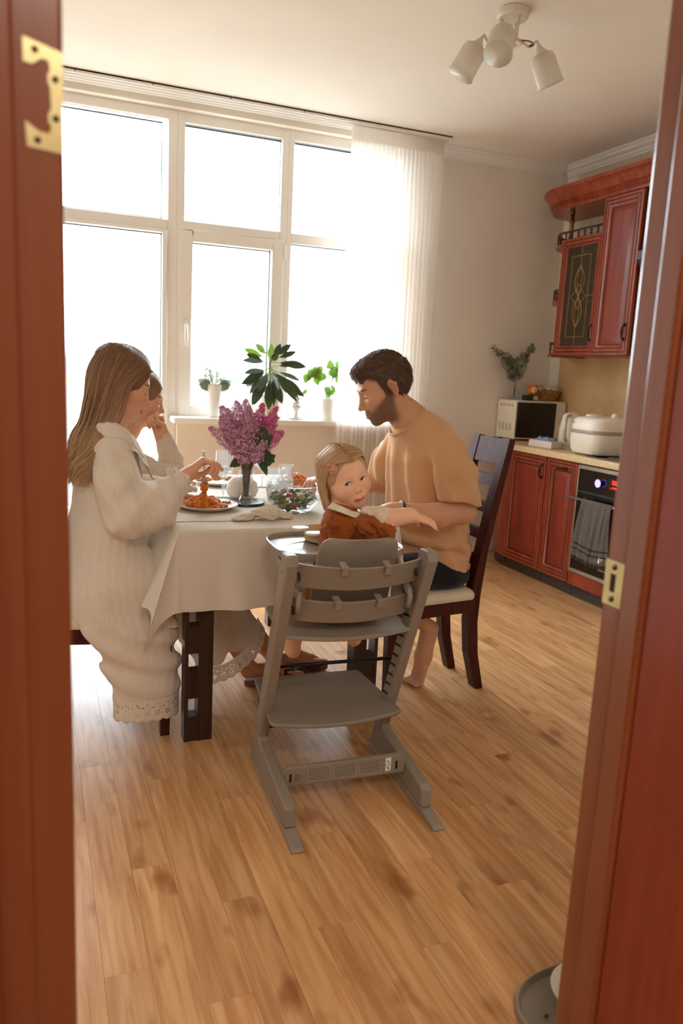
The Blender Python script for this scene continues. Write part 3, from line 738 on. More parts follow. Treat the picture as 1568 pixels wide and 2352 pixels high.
kt = thing('kettle', 'white electric kettle with chrome handle between microwave and multicooker', 'kettle', (3.30, 4.18, 0.871))
MB().lathe([(0.078, 0.8715), (0.080, 0.89), (0.0, 0.89)], (3.30, 4.18, 0), 28).build('base', M_app, kt, auto=40)
MB().lathe([(0.074, 0.891), (0.076, 0.91), (0.070, 1.0), (0.058, 1.08), (0.050, 1.095), (0.03, 1.105), (0, 1.107)], (3.30, 4.18, 0), 32).build('body', M_app, kt, smooth=True)
h = bez([(3.255, 4.135, 1.090), (3.20, 4.10, 1.075), (3.175, 4.08, 1.02), (3.185, 4.085, 0.95), (3.222, 4.115, 0.925)], 8)
MB().tube(h, 0.011, 10).build('handle', mat('kettle_handle', (214, 204, 190), 0.2, (200, 190, 176), 5, metal=0.4), kt, smooth=True)
MB().tube([(3.35, 4.22, 1.04), (3.395, 4.25, 1.075)], [0.022, 0.012], 10).build('spout', M_app, kt, smooth=True)
fixkids(kt)
bxk = thing('tissue_box', 'low pale pink box topped with blue crumpled cloth beside the kettle', 'box', (3.14, 4.22, 0.871), rz=0.18)
MB().box((0, 0, 0.024), (0.10, 0.20, 0.046)).build('carton', mat('pale_pink_card', (226, 208, 204), 0.6, (218, 198, 194), 5), bxk, bevel=0.002)
def crumple(sx, sy, h, seed, nu=26, nv=26, z0=0.0):
    rg = np.random.default_rng(seed); W_ = [(rg.uniform(-14, 14), rg.uniform(-14, 14), rg.uniform(0, 6.28), rg.uniform(.3, 1)) for _ in range(7)]
    def fn(u, v):
        x, y = (u-.5)*sx, (v-.5)*sy; e = max(0, 1-(2*abs(u-.5))**4)*max(0, 1-(2*abs(v-.5))**4)
        hh = sum(a*math.sin(kx*u+ky*v+p) for kx, ky, p, a in W_)/3.0
        return (x*(1+0.12*math.sin(9*v+seed)), y*(1+0.12*math.sin(8*u+seed)), z0+max(0.001, h*e*(0.55+0.5*hh)))
    return MB().grid(fn, nu, nv)
crumple(0.085, 0.14, 0.035, 3, z0=0.0485).build('blue_cloth', cloth_mat('pale_blue_paper', (150, 184, 214), 0.2, (128, 164, 200), 20), bxk, smooth=True, solid=0.002)

# eucalyptus in a glass vase on top of the microwave
ev = thing('eucalyptus_vase', 'slim clear glass vase of eucalyptus on top of the microwave', 'vase', (3.262, 4.80, 1.159))
M_clear = glass_mat('clear_glass', (0.93, 0.94, 0.93), 1.6)
MB().lathe([(0.0, 0.002), (0.035, 0.0), (0.038, 0.01), (0.034, 0.05), (0.022, 0.09), (0.015, 0.13), (0.020, 0.15)], (0, 0, 0.001), 24).build('glass', M_clear, ev, smooth=True)
M_euc = mat('eucalyptus_leaf', (140, 138, 118), 0.7, (112, 114, 96), 30)
M_twig = mat('brown_twig', (96, 74, 56), 0.7, (80, 60, 44), 30)
def disc_leaf(mb, c, r, nrm, asp=1.0):
    n = Vector(nrm).normalized(); a = n.orthogonal().normalized(); b = n.cross(a)
    P = [Vector(c)+n*r*0.25] + [Vector(c) + (a*math.cos(t)*r + b*math.sin(t)*r*asp) for t in (2*PI*k/8 for k in range(8))]
    mb.add(P, [(0, 1+k, 1+(k+1) % 8) for k in range(8)])
rg = random.Random(5)
tips = [(-0.20, 0.02, 0.36), (-0.13, -0.03, 0.31), (-0.05, 0.02, 0.30), (0.02, -0.04, 0.27), (0.10, -0.02, 0.38), (0.075, 0.02, 0.33), (-0.09, 0.04, 0.27), (0.04, 0.04, 0.30)]
for tp in tips:
    pth = bez([(rg.uniform(-.01, .01), rg.uniform(-.01, .01), 0.02), (tp[0]*0.06, tp[1]*0.1, 0.16), (tp[0]*0.5, tp[1]*0.6, 0.16+(tp[2]-0.16)*0.62), tp], 8)
    st = MB().tube(pth, 0.0022, 5).build('stem', M_twig, ev, smooth=True)
    lf = MB()
    for k in range(9, len(pth)):
        sz = 0.030*(1-0.6*(k-9)/(len(pth)-9))+0.006
        for _ in range(2):
            dr = Vector((rg.uniform(-1, 1), rg.uniform(-1, 1), rg.uniform(-.7, .9))).normalized()
            disc_leaf(lf, Vector(pth[k])+dr*sz*0.9, sz*rg.uniform(.7, 1.1), (rg.uniform(-1, 1), rg.uniform(-1, .2), rg.uniform(-.3, 1)), rg.uniform(.7, 1))
    lf.build('leaves', M_euc, st, smooth=True)
# orange alarm clock with a black camera-like base
oc = thing('toy_clock', 'small orange toy with round face on the microwave', 'toy', (3.345, 4.72, 1.159), rz=-0.1)
M_or = mat('orange_plastic', (214, 116, 44), 0.4, (190, 84, 26), 30)
MB().ball((0.01, 0, 0.075), (0.036, 0.034, 0.038), 18, 12).build('head', M_or, oc, smooth=True)
MB().lathe([(0.0, 0.004), (0.022, 0.004), (0.025, 0.0)], (0.006, -0.033, 0.078), 20, Matrix.Rotation(PI/2, 3, 'X')).build('face', mat('cream_face', (238, 206, 150), 0.5, (230, 180, 110), 30), oc, smooth=True)
for s_ in (-1, 1): MB().ball((0.01+s_*0.028, 0, 0.105), (0.011, 0.008, 0.011), 10, 8).build('ear', M_or, oc, smooth=True)
MB().box((-0.01, -0.008, 0.0205), (0.105, 0.05, 0.038)).build('body', M_dark, oc, bevel=0.008, bseg=3)
MB().lathe([(0.0, 0.016), (0.016, 0.016), (0.019, 0.0)], (0.022, -0.033, 0.02), 18, Matrix.Rotation(PI/2, 3, 'X')).build('lens', mat('lens_grey', (170, 160, 150), 0.25, (150, 140, 130), 9), oc, auto=40)
# wicker basket with eggs and napkins
bk = thing('wicker_basket', 'oval wicker basket with a round handle on the microwave', 'basket', (3.52, 4.775, 1.159))
M_wick = mat('wicker', (206, 152, 92), 0.7, (140, 92, 46), 60, bump=0.4, bscale=140)
g = MB()
for k in range(9):
    s_ = 0.68+0.32*(k/8)**0.7; z = 0.005+k*0.0085
    g.tube([(0.115*s_*math.cos(a), 0.075*s_*math.sin(a), z+0.0015*math.sin(a*16+k*PI)) for a in (2*PI*j/48 for j in range(49))], 0.0046, 5, cap=False)
g.lathe([(0.0, 0.003), (0.62, 0.003), (0.62, 0.006), (0, 0.006)], (0, 0, 0), 24, sx=0.118, sy=0.076)
g.build('weave', M_wick, bk, smooth=True)
MB().tube([(-0.092+0.035*math.cos(a), -0.055, 0.072+0.036*math.sin(a)) for a in (2*PI*j/24 for j in range(25))], 0.006, 6).build('handle', M_wick, bk, smooth=True)
rg = random.Random(9)
for k, (x, y, z) in enumerate([(-0.062, 0.0, 0.094), (-0.012, 0.030, 0.094), (0.030, -0.022, 0.094), (0.080, 0.012, 0.094), (-0.022, -0.040, 0.094)]):
    o = crumple(0.06, 0.05, 0.03, 20+k, 12, 12, 0).build('paper_packet', mat('white_paper', (238, 232, 222), 0.6, (228, 220, 208), 8), None, smooth=True, solid=0.003)
    o.location = (3.52+x, 4.775+y, 1.159+z-0.012); o.rotation_euler = (rg.uniform(-.3, .3), rg.uniform(-.3, .3), rg.uniform(0, 3))
    tag(o, 'crumpled white paper packet in the wicker basket, ' + ('nearest its round handle', 'at the back in the middle', 'at the front right', 'rightmost', 'at the front left')[k], 'packet', 'paper packets in the wicker basket')

# ------------------------------------------------------------------ ceiling lamp
M_lamp = mat('lamp_cream', (226, 214, 200), 0.35, (216, 203, 188), 8)
M_shade = glass_mat('frosted_shade', (0.95, 0.95, 0.95), 1.0, 0.15, solid=0.5, solidcol=(244, 236, 224))
lp = thing('ceiling_lamp', 'cream ceiling lamp with three frosted glass shades on curled arms', 'ceiling lamp', (1.915, 3.075, ZC))
MB().lathe([(0.0, -0.035), (0.060, -0.035), (0.066, -0.028), (0.066, -0.002), (0.06, 0.0)], (0, 0, 0), 36).build('ceiling_rose', M_lamp, lp, auto=40)
for a in (0.6, 2.7, 4.8): MB().tube([(0.045*math.cos(a), 0.045*math.sin(a), -0.034), (0.034*math.cos(a), 0.034*math.sin(a), -0.125)], 0.006, 8).build('rod', M_lamp, lp, smooth=True)
MB().tube([(0.042*math.cos(t), 0.042*math.sin(t), -0.126) for t in (2*PI*k/24 for k in range(25))], 0.007, 8, cap=False).build('hub_ring', M_lamp, lp, smooth=True)
for i, (az, rr) in enumerate(((2.75, 0.115), (3.95, 0.125), (-0.05, 0.125))):
    dx, dy = math.cos(az), math.sin(az); sx_, sy_ = -dy, dx
    A = bez([(0.04*dx-0.03*sx_, 0.04*dy-0.03*sy_, -0.128), (0.075*dx-0.02*sx_, 0.075*dy-0.02*sy_, -0.135), (0.105*dx, 0.105*dy, -0.115), (rr*dx, rr*dy, -0.100), ((rr+0.012)*dx, (rr+0.012)*dy, -0.118)], 6)
    arm = MB().tube(A, 0.006, 8).build('arm', M_lamp, lp, smooth=True)
    curl = bez([(0.02*dx-0.05*sx_, 0.02*dy-0.05*sy_, -0.13), (0.05*dx-0.07*sx_, 0.05*dy-0.07*sy_, -0.136), (0.085*dx-0.045*sx_, 0.085*dy-0.045*sy_, -0.136), (0.07*dx-0.01*sx_, 0.07*dy-0.01*sy_, -0.132)], 6)
    MB().tube(curl, [0.003]*(len(curl)-6)+[0.003, 0.005, 0.006, 0.005, 0.003, 0.001], 6).build('leaf_curl', mat('copper_brown', (120, 76, 52), 0.4, (90, 54, 36), 20), arm, smooth=True)
    tilt = Matrix.Rotation(math.radians(-28 if i != 1 else -34), 3, Vector((sx_, sy_, 0)))
    base = Vector(((rr+0.012)*dx, (rr+0.012)*dy, -0.118))
    MB().lathe([(0.006, 0.01), (0.012, -0.004), (0.030, -0.030), (0.033, -0.036), (0.0, -0.036)], base, 20, tilt).build('lamp_cup', M_lamp, lp, smooth=True)
    MB().lathe([(0.031, -0.030), (0.046, -0.040), (0.052, -0.060), (0.052, -0.10), (0.055, -0.155), (0.058, -0.162)], base, 28, tilt).build('shade', M_shade, lp, smooth=True, solid=0.003)
    MB().lathe([(0.012, -0.036), (0.014, -0.05), (0.024, -0.075), (0.026, -0.09), (0.018, -0.108), (0.0, -0.113)], base, 16, tilt).build('bulb', mat('bulb_white', (246, 240, 230), 0.3, (240, 232, 222), 4), lp, smooth=True)
# ------------------------------------------------------------------ dining table and cloth
M_wenge = mat('dark_wenge', (58, 36, 28), 0.35, (40, 23, 18), 5, (10, 10, 0.7), spec=0.5)
M_chair = mat('dark_mahogany', (84, 40, 29), 0.50, (58, 27, 20), 5, (10, 10, 0.8), spec=0.14)
TZ = 0.762
TX0, TX1, TY0, TY1 = 0.432, 1.222, 2.452, 3.76
tb = thing('dining_table', 'dark wood dining table with ladder-shaped legs under the white cloth', 'table', ((TX0+TX1)/2, (TY0+TY1)/2, 0))
MB().bb(TX0, TX1, TY0, TY1, 0.725, TZ-0.003).build('tabletop', M_wenge, tb, bevel=0.003)
MB().bb(TX0+0.08, TX1-0.08, TY0+0.08, TY1-0.08, 0.66, 0.724).build('apron', M_wenge, tb)
for mir in (1, -1):
    for ly in (2.500, 3.62):
        g = MB()
        def lb(a, b_, z0, z1, dy=0.0):
            xa, xb = (0.827+mir*(a-0.827), 0.827+mir*(b_-0.827)); g.bb(min(xa, xb), max(xa, xb), ly+dy, ly+0.058-dy, z0, z1)
        lb(0.464, 0.477, 0, 0.724); lb(0.511, 0.562, 0, 0.724)
        for z0, z1 in ((0, 0.092), (0.158, 0.256), (0.322, 0.42), (0.48, 0.58), (0.64, 0.724)): lb(0.477, 0.511, z0, z1, 0.003)
        g.build('leg', M_wenge, tb)
fixkids(tb)
M_linen = cloth_mat('white_linen', (232, 222, 208), 0.12, (228, 217, 203), 200, bump=0.3, bscale=420)
DR = 0.278
def drape(a, b):
    """a,b: flat cloth coordinates from its corner"""
    x = min(max(a, TX0-0.002), TX1+0.002); y = min(max(b, TY0-0.002), TY1+0.002)
    dx, dy = a-x, b-y; r = math.hypot(dx, dy)
    if r < 1e-6: return (x, y, TZ+0.0015)
    th = math.atan2(abs(dy), abs(dx)); sgx = math.copysign(1, dx) if abs(dx) > 1e-9 else 0; sgy = math.copysign(1, dy) if abs(dy) > 1e-9 else 0
    soft = r - 0.006*(1-math.exp(-r/0.006))
    c2, s2 = math.cos(th)**2, math.sin(th)**2
    corner = math.sin(2*th)**2 if (sgx and sgy) else 0
    lean = 0.0
    ox = oy = 0.0
    near_left = max(0.0, 1-(y-TY0)/0.9) if sgx < 0 else 0
    if sgx < 0: lx_ = 0.30 + 0.10*near_left
    elif sgx > 0: lx_ = 0.05
    else: lx_ = 0
    ly_ = 0.055 if sgy < 0 else 0.06
    out = soft*(c2*lx_ + s2*ly_) 
    ox = sgx*soft*(c2*lx_) + sgx*corner*soft*0.10; oy = sgy*soft*(s2*ly_) + sgy*corner*soft*0.10
    # deep fold either side of the corner tip
    if sgx and sgy:
        f_ = math.sin(4*th); ox += -sgx*0.16*soft*f_*0.5*(1 if th < PI/4 else 0.5); oy += sgy*0.12*soft*f_*0.5
        dz = soft*math.sqrt(max(0.3, 1-(c2*lx_)**2))
    else: dz = soft*math.sqrt(max(0.3, 1-(lx_*c2)**2))
    if sgy and not sgx: oy += 0.010*soft/DR*math.sin(x*21+0.5)*sgy + 0.006*soft/DR*math.sin(x*47)
    if sgx and not sgy: ox += sgx*0.016*soft/DR*math.sin(y*19) + sgx*0.008*soft/DR*math.sin(y*43+1)
    return (x+ox, y+oy, TZ+0.0015-dz)
xs = sorted(set(list(np.linspace(TX0-DR, TX0, 22)) + list(np.linspace(TX0, TX1, 50)) + list(np.linspace(TX1, TX1+DR, 18))))
ys = sorted(set(list(np.linspace(TY0-DR, TY0, 22)) + list(np.linspace(TY0, TY1, 50)) + list(np.linspace(TY1, TY1+DR, 12))))
g = MB(); g.add([drape(a, b) for a in xs for b in ys], [(i*len(ys)+j, (i+1)*len(ys)+j, (i+1)*len(ys)+j+1, i*len(ys)+j+1) for i in range(len(xs)-1) for j in range(len(ys)-1)])
tc = thing('tablecloth', 'white linen tablecloth draped over the dining table with a hanging corner', 'tablecloth', (0.82, 3.1, TZ))
g.build('cloth', M_linen, tc, smooth=True)
# stitched hem band on the near side and left side
def hemstrip(pts_fn, n, name='hem'):
    h = MB()
    V = []
    for k in range(n+1):
        p0, p1 = pts_fn(k/n); V += [p0, p1]
    h.add(V, [(2*k, 2*k+1, 2*k+3, 2*k+2) for k in range(n)])
    return h
def hn(t):
    a = TX0-DR + (TX1-TX0+2*DR)*t; p = Vector(drape(a, TY0-DR)); q = Vector(drape(a, TY0-DR+0.030)); o_ = Vector((0, -0.0022, 0)); return (p+o_, q+o_)
hemstrip(hn, 90).build('hem', M_linen, tc, smooth=True)
fixkids(tc)

# ------------------------------------------------------------------ dining chairs
M_pad = mat('cream_leatherette', (224, 210, 186), 0.5, (214, 198, 172), 6, bump=0.05)
def make_chair(label, cx, cy, rz, group='ladder-back dining chairs'):
    """faces local -X, rear uprights on the +X side; origin on the floor under the seat"""
    t = thing('dining_chair', label, 'chair', (cx, cy, 0), rz, group)
    for y0, y1 in ((-0.155, -0.095), (0.075, 0.130)):
        prof = [(0.225, 0), (0.180, 0.16), (0.165, 0.30), (0.170, 0.42), (0.196, 0.58), (0.240, 0.82), (0.290, 1.065), (0.318, 1.062), (0.272, 0.82), (0.232, 0.60), (0.214, 0.42), (0.210, 0.30), (0.224, 0.16), (0.262, 0)]
        MB().prism(prof, lambda u, v, w: Vector((u, w, v)), (y0, y1)).build('rear_leg', M_chair, t, bevel=0.003)
    def backx(z): return float(np.interp(z, [0.42, 0.58, 0.82, 1.065], [0.182, 0.206, 0.252, 0.302]))
    MB().prism([(backx(0.955)-0.009, 0.955), (backx(1.06)-0.009, 1.06), (backx(1.06)+0.009, 1.06), (backx(0.955)+0.009, 0.955)], lambda u, v, w: Vector((u, w, v)), (-0.095, 0.075)).build('top_rail', M_chair, t, bevel=0.002)
    for z in (0.865, 0.755, 0.645, 0.535):
        MB().prism([(backx(z)-0.008, z), (backx(z+.045)-0.008, z+0.045), (backx(z+.045)+0.008, z+0.045), (backx(z)+0.008, z)], lambda u, v, w: Vector((u, w, v)), (-0.095, 0.075)).build('rung', M_chair, t, bevel=0.002)
    for y in (-0.185, 0.185):
        MB().add([(-0.205+s*sx, y+s*sy, z) for z, s in ((0, 0.016), (0.40, 0.022)) for sx, sy in ((-1, -1), (1, -1), (1, 1), (-1, 1))], [(0, 1, 5, 4), (1, 2, 6, 5), (2, 3, 7, 6), (3, 0, 4, 7), (3, 2, 1, 0), (4, 5, 6, 7)]).build('front_leg', M_chair, t)
    fr = MB(); fr.prism([(-0.225, -0.21), (0.19, -0.155), (0.19, 0.13), (-0.225, 0.21)], lambda u, v, w: Vector((u, v, w)), (0.345, 0.402)); fr.build('seat_rail', M_chair, t, bevel=0.003)
    V = []; F = []
    base = [(-0.245, -0.215), (-0.235, -0.222), (0.17, -0.168), (0.188, -0.150), (0.188, 0.128), (0.17, 0.145), (-0.235, 0.222), (-0.245, 0.215)]
    lay = [(0.99, 0.403), (1.0, 0.410), (1.0, 0.425), (0.97, 0.438), (0.85, 0.447), (0.5, 0.452)]
    for s, z in lay: V += [((u+0.03)*s-0.03, v*s, z) for u, v in base]
    n = 8
    for i in range(len(lay)-1):
        for k in range(n): F.append((i*n+k, i*n+(k+1) % n, (i+1)*n+(k+1) % n, (i+1)*n+k))
    F += [tuple(range(n-1, -1, -1)), tuple((len(lay)-1)*n+k for k in range(n))]
    MB().add(V, F).build('seat_pad', M_pad, t, auto=50)
    return t
make_chair('dark ladder-back dining chair with cream seat pad under the man', 1.495, 2.785, 0)
ch2 = make_chair('dark ladder-back dining chair under the woman in white', 0.205, 2.77, PI)
ch3 = make_chair('dark ladder-back dining chair under the girl at the far side', 0.20, 3.36, PI)

# ------------------------------------------------------------------ grey high chair
M_grey = mat('storm_grey_lacquer', (146, 134, 120), 0.45, (138, 126, 112), 6, spec=0.4, bump=0.02, bscale=90)
M_greyp = mat('grey_plastic', (150, 138, 124), 0.38, (143, 131, 117), 5)
M_rod = mat('black_rod', (36, 38, 38), 0.3, (28, 29, 29), 20, metal=0.5)
M_slot = mat('dark_slot', (24, 22, 20), 0.6, (18, 16, 15), 30)
HC = (0.872, 2.05, 0)
hc = thing('high_chair', 'grey wooden toddler high chair with two plates and L-shaped sides', 'high chair', HC, rz=math.radians(-3))
def cy_(z): return 0.250 - 0.415*z          # centre line of the uprights
XS = 0.2125
for s in (-1, 1):
    x0, x1 = (s*XS-0.0175, s*XS+0.0175)
    prof = [(cy_(0.06)+0.03, 0.022), (cy_(0.79)+0.032, 0.775), (cy_(0.79)+0.022, 0.795), (cy_(0.79)-0.030, 0.795), (cy_(0.78)-0.042, 0.765), (cy_(0.10)-0.050, 0.13),
            (cy_(0.10)-0.060, 0.118), (-0.165, 0.088), (-0.183, 0.078), (-0.190, 0.022)]
    up = MB().prism(prof, lambda u, v, w: Vector((w, u, v)), (x0, x1)).build('side_frame', M_grey, hc, bevel=0.006, bseg=3)
    # notches that take the plates
    nd_ = None
    for k in range(11):
        z = 0.175 + k*0.039; xi = s*(XS-0.0175)
        if nd_ is None: nd_ = MB().box((0, 0, 0), (0.003, 0.044, 0.009), rotm(-0.12)).build('notch', M_slot, up)
        else: nd_ = nd_.copy(); COL.objects.link(nd_)
        nd_.location = (xi+s*0.0008, cy_(z)-0.004, z)
    MB().prism([(0.27, 0.0), (0.27, 0.0215), (-0.195, 0.0215), (-0.20, 0.0205), (-0.272, 0.012), (-0.278, 0.006), (-0.278, 0.0)], lambda u, v, w: Vector((w, u, v)), (s*XS-0.018, s*XS+0.018)).build('glider', M_greyp, hc, bevel=0.003)
    for z, o_ in ((0.74, 0.02), (0.56, 0.01)): MB().lathe([(0, 0), (0.0035, 0)], (s*(XS+0.0178), cy_(z)-0.012, z), 8, Matrix.Rotation(PI/2, 3, 'Y')).build('bolt', M_slot, up)
def slat(name, z0, z1, sag, yoff=-0.006):
    g = MB()
    n = 24
    V = []
    for k in range(n+1):
        u = -1+2*k/n; x = u*(XS-0.0178); dip = sag*(1-u*u); drop = 0.014*(1-u*u)
        for (z, dyy) in ((z0-drop, 0), (z1-drop, 0), (z1-drop, 0.012), (z0-drop, 0.012)):
            V.append((x, cy_(z)+yoff-dip+dyy, z))
    F = []
    for k in range(n):
        for j in range(4): F.append((k*4+j, k*4+(j+1) % 4, (k+1)*4+(j+1) % 4, (k+1)*4+j))
    F += [(3, 2, 1, 0), tuple(n*4+j for j in range(4))]
    o = g.add(V, F).build(name, M_grey, hc, auto=40, bevel=0.003)
    for s in (-1, 1):
        zc_ = (z0+z1)/2; MB().box((s*0.180, cy_(zc_)+yoff-sag*0.28-0.0005, zc_-0.003), (0.009, 0.004, 0.026), rotm(-0.32)).build('bolt_slot', M_slot, o, bevel=0.003)
    return o
slat('backrest_slat', 0.690, 0.765, 0.036); slat('backrest_slat', 0.575, 0.650, 0.036)
def plate(name, z, y0, y1, hw0, hw1):
    """seat or foot plate with rounded rear corners"""
    pts = []
    for (cx, cyy, a0) in ((hw1-0.02, y1-0.02, 0), (-(hw1-0.02), y1-0.02, PI/2), (-(hw0-0.03), y0+0.03, PI), (hw0-0.03, y0+0.03, 1.5*PI)):
        r_ = 0.02 if cyy > (y0+y1)/2 else 0.03
        for k in range(6):
            a = a0+PI/2*k/5; pts.append((cx+r_*math.cos(a), cyy+r_*math.sin(a)))
    def fn(u, v, w):
        dipr = 0.016*max(0, 1-(u/hw0)**2)*max(0, (y0+0.10-v)/0.10)
        return Vector((u, v - 0.016*(1-(u/hw0)**2)*(1 if v < (y0+y1)/2 else -0.2), w+z-dipr))
    # denser outline for the sag
    q = []
    for i in range(len(pts)):
        a, b = pts[i], pts[(i+1) % len(pts)]; n = max(1, int(math.dist(a, b)/0.03))
        q += [(a[0]+(b[0]-a[0])*k/n, a[1]+(b[1]-a[1])*k/n) for k in range(n)]
    bm = bmesh.new()
    g = MB(); N = 30
    # grid-filled top/bottom by strips across x
    def wid(t): # half width at param along y
        y = y0+(y1-y0)*t
        h = hw0+(hw1-hw0)*t
        if y < y0+0.016: d = (y0+0.016-y); h -= 0.016-math.sqrt(max(0, 0.016**2-d*d))
        if y > y1-0.02: d = (y-(y1-0.02)); h -= 0.02-math.sqrt(max(0, 0.02**2-d*d))
        return h
    T = [0, 0.01, 0.03, 0.06, 0.1, 0.2, 0.35, 0.5, 0.65, 0.8, 0.9, 0.96, 0.99, 1.0]
    V = []
    for w in (0.0, 0.013):
        for t in T:
            for k in range(N+1):
                u = (-1+2*k/N)*wid(t); V.append(fn(u, y0+(y1-y0)*t, w))
    nT = len(T); n1 = N+1; off = nT*n1; F = []
    for i in range(nT-1):
        for k in range(N):
            F.append((i*n1+k, (i+1)*n1+k, (i+1)*n1+k+1, i*n1+k+1)); F.append((off+i*n1+k, off+i*n1+k+1, off+(i+1)*n1+k+1, off+(i+1)*n1+k))
    rim = [k for k in range(n1)] + [i*n1+N for i in range(1, nT)] + [(nT-1)*n1+k for k in range(N-1, -1, -1)] + [i*n1 for i in range(nT-2, 0, -1)]
    for a, b in zip(rim, rim[1:]+rim[:1]): F.append((a, b, off+b, off+a))
    bm.free()
    return g.add(V, F).build(name, M_grey, hc, auto=40, bevel=0.004)
plate('seat_plate', 0.520, -0.01, 0.27, 0.212, 0.194)
plate('foot_plate', 0.217, 0.045, 0.40, 0.220, 0.194)
for z, yo in ((0.385, 0.02), (0.152, -0.005)):
    MB().tube([(-(XS-0.017), cy_(z)+yo, z), (XS-0.017, cy_(z)+yo, z)], 0.006, 10).build('rod', M_rod, hc, smooth=True)
cb = MB().bb(-(XS-0.0178), XS-0.0178, -0.055, -0.037, 0.068, 0.130).build('cross_brace', M_grey, hc, bevel=0.003)
M_lab = mat('label_grey', (154, 143, 129), 0.5, (148, 137, 123), 9); M_ink = mat('ink', (92, 84, 76), 0.6, (84, 77, 70), 9)
RZ_ = Matrix(((1, 0, 0, 0), (0, 0, -1, 0), (0, 1, 0, 0), (0, 0, 0, 1)))   # text on a face looking to -Y
def on_y(x, y, z): return Matrix.Translation((x, y, z)) @ RZ_
for i, xc in enumerate((-0.088, -0.005, 0.078)):
    lb = MB().bb(xc-0.038, xc+0.038, -0.0556, -0.0550, 0.076, 0.124).build('printed_label', M_lab, cb)
    pr_ = MB(); rgl = random.Random(40+i)
    for q in range(6):
        x_ = xc-0.034; zq = 0.1185-q*0.0068
        while x_ < xc+0.030:
            w_ = rgl.uniform(0.003, 0.010); pr_.bb(x_, min(x_+w_, xc+0.034), -0.0558, -0.0556, zq-0.0011, zq+0.0011); x_ += w_+0.0018
    pr_.build('fine_print', M_ink, lb)
pr_ = MB()
for q in range(4): pr_.bb(-0.166, -0.166+(0.018, 0.022, 0.014, 0.020)[q], -0.0553, -0.0550, 0.1020-q*0.006, 0.1040-q*0.006)
pr_.build('fine_print', M_ink, cb)
wl = MB().bb(0.128, 0.146, -0.0556, -0.0550, 0.080, 0.124).build('white_label', M_white, cb)
MB().tube([(0.133, -0.0560, 0.116), (0.140, -0.0560, 0.108), (0.137, -0.0560, 0.101)], 0.0012, 5).build('pictogram', M_ink, wl)
MB().tube([(0.132, -0.0560, 0.094), (0.137, -0.0560, 0.092), (0.141, -0.0560, 0.084)], 0.0014, 5).build('pictogram', M_ink, wl)
MB().bb(0.128, 0.146, -0.0559, -0.0556, 0.0985, 0.0995).build('divider', M_ink, wl)
for x in (-0.178, 0.165): MB().bb(x-0.0035, x+0.0035, -0.0557, -0.0550, 0.084, 0.110).build('bolt_slot', M_slot, cb)
# baby set: plastic back with clips, side rail
def bplate(z0, z1, hw, y, curve=0.03):
    g = MB(); n = 20; V = []
    rows = [0, .04, .1, .2, .4, .6, .8, .9, .96, 1]
    for w in (0.0, 0.008):
        for t in rows:
            z = z0+(z1-z0)*t; h = hw
            if t > 0.8: d = (t-0.8)/0.2; h = hw-0.035*(1-math.sqrt(max(0, 1-d*d)))
            for k in range(n+1):
                u = -1+2*k/n; V.append((u*h+0.020, y-0.36*(z-z0)+curve*(u*u)+w, z))
    n1 = n+1; nr = len(rows); off = nr*n1; F = []
    for i in range(nr-1):
        for k in range(n): F.append((i*n1+k, i*n1+k+1, (i+1)*n1+k+1, (i+1)*n1+k)); F.append((off+i*n1+k, off+(i+1)*n1+k, off+(i+1)*n1+k+1, off+i*n1+k+1))
    rim = list(range(n1))+[i*n1+n for i in range(1, nr)]+[(nr-1)*n1+k for k in range(n-1, -1, -1)]+[i*n1 for i in range(nr-2, 0, -1)]
    for a, b in zip(rim, rim[1:]+rim[:1]): F.append((a, b, off+b, off+a))
    return g.add(V, F)
bp = bplate(0.575, 0.822, 0.128, 0.038).build('baby_back', M_greyp, hc, auto=40, bevel=0.003)
for s in (-1, 1):
    x = s*0.066+0.012
    for zt in (0.7525, 0.6375):
        ysl = cy_(zt)-0.006-0.0318
        k_ = MB(); k_.box((x, ysl-0.0035, zt-0.010), (0.020, 0.006, 0.032), rotm(0.38)); k_.box((x, ysl+0.012, zt+0.0045), (0.020, 0.036, 0.007), rotm(0.25))
        k_.build('clip', M_greyp, bp, bevel=0.0028, bseg=3)
rl = MB()
ra = [(-0.175, cy_(0.66)-0.02, 0.655), (-0.185, 0.06, 0.70), (-0.178, 0.16, 0.735), (-0.10, 0.235, 0.742), (0.0, 0.25, 0.742), (0.10, 0.235, 0.742), (0.178, 0.16, 0.735), (0.185, 0.06, 0.70), (0.175, cy_(0.66)-0.02, 0.655)]
rl.tube(bez(ra, 6), 0.012, 10); rl.build('safety_rail', M_greyp, hc, smooth=True)
for s in (-1, 1):
    MB().tube([(s*0.172, cy_(0.655)-0.024, 0.672), (s*0.175, cy_(0.655)-0.03, 0.64), (s*0.172, cy_(0.655)-0.022, 0.608)], 0.009, 8).build('rail_hook', M_greyp, hc, smooth=True)
    MB().box((s*0.165, cy_(0.64)+0.022, 0.632), (0.055, 0.012, 0.07)).build('hook_plate', M_greyp, hc, bevel=0.003)
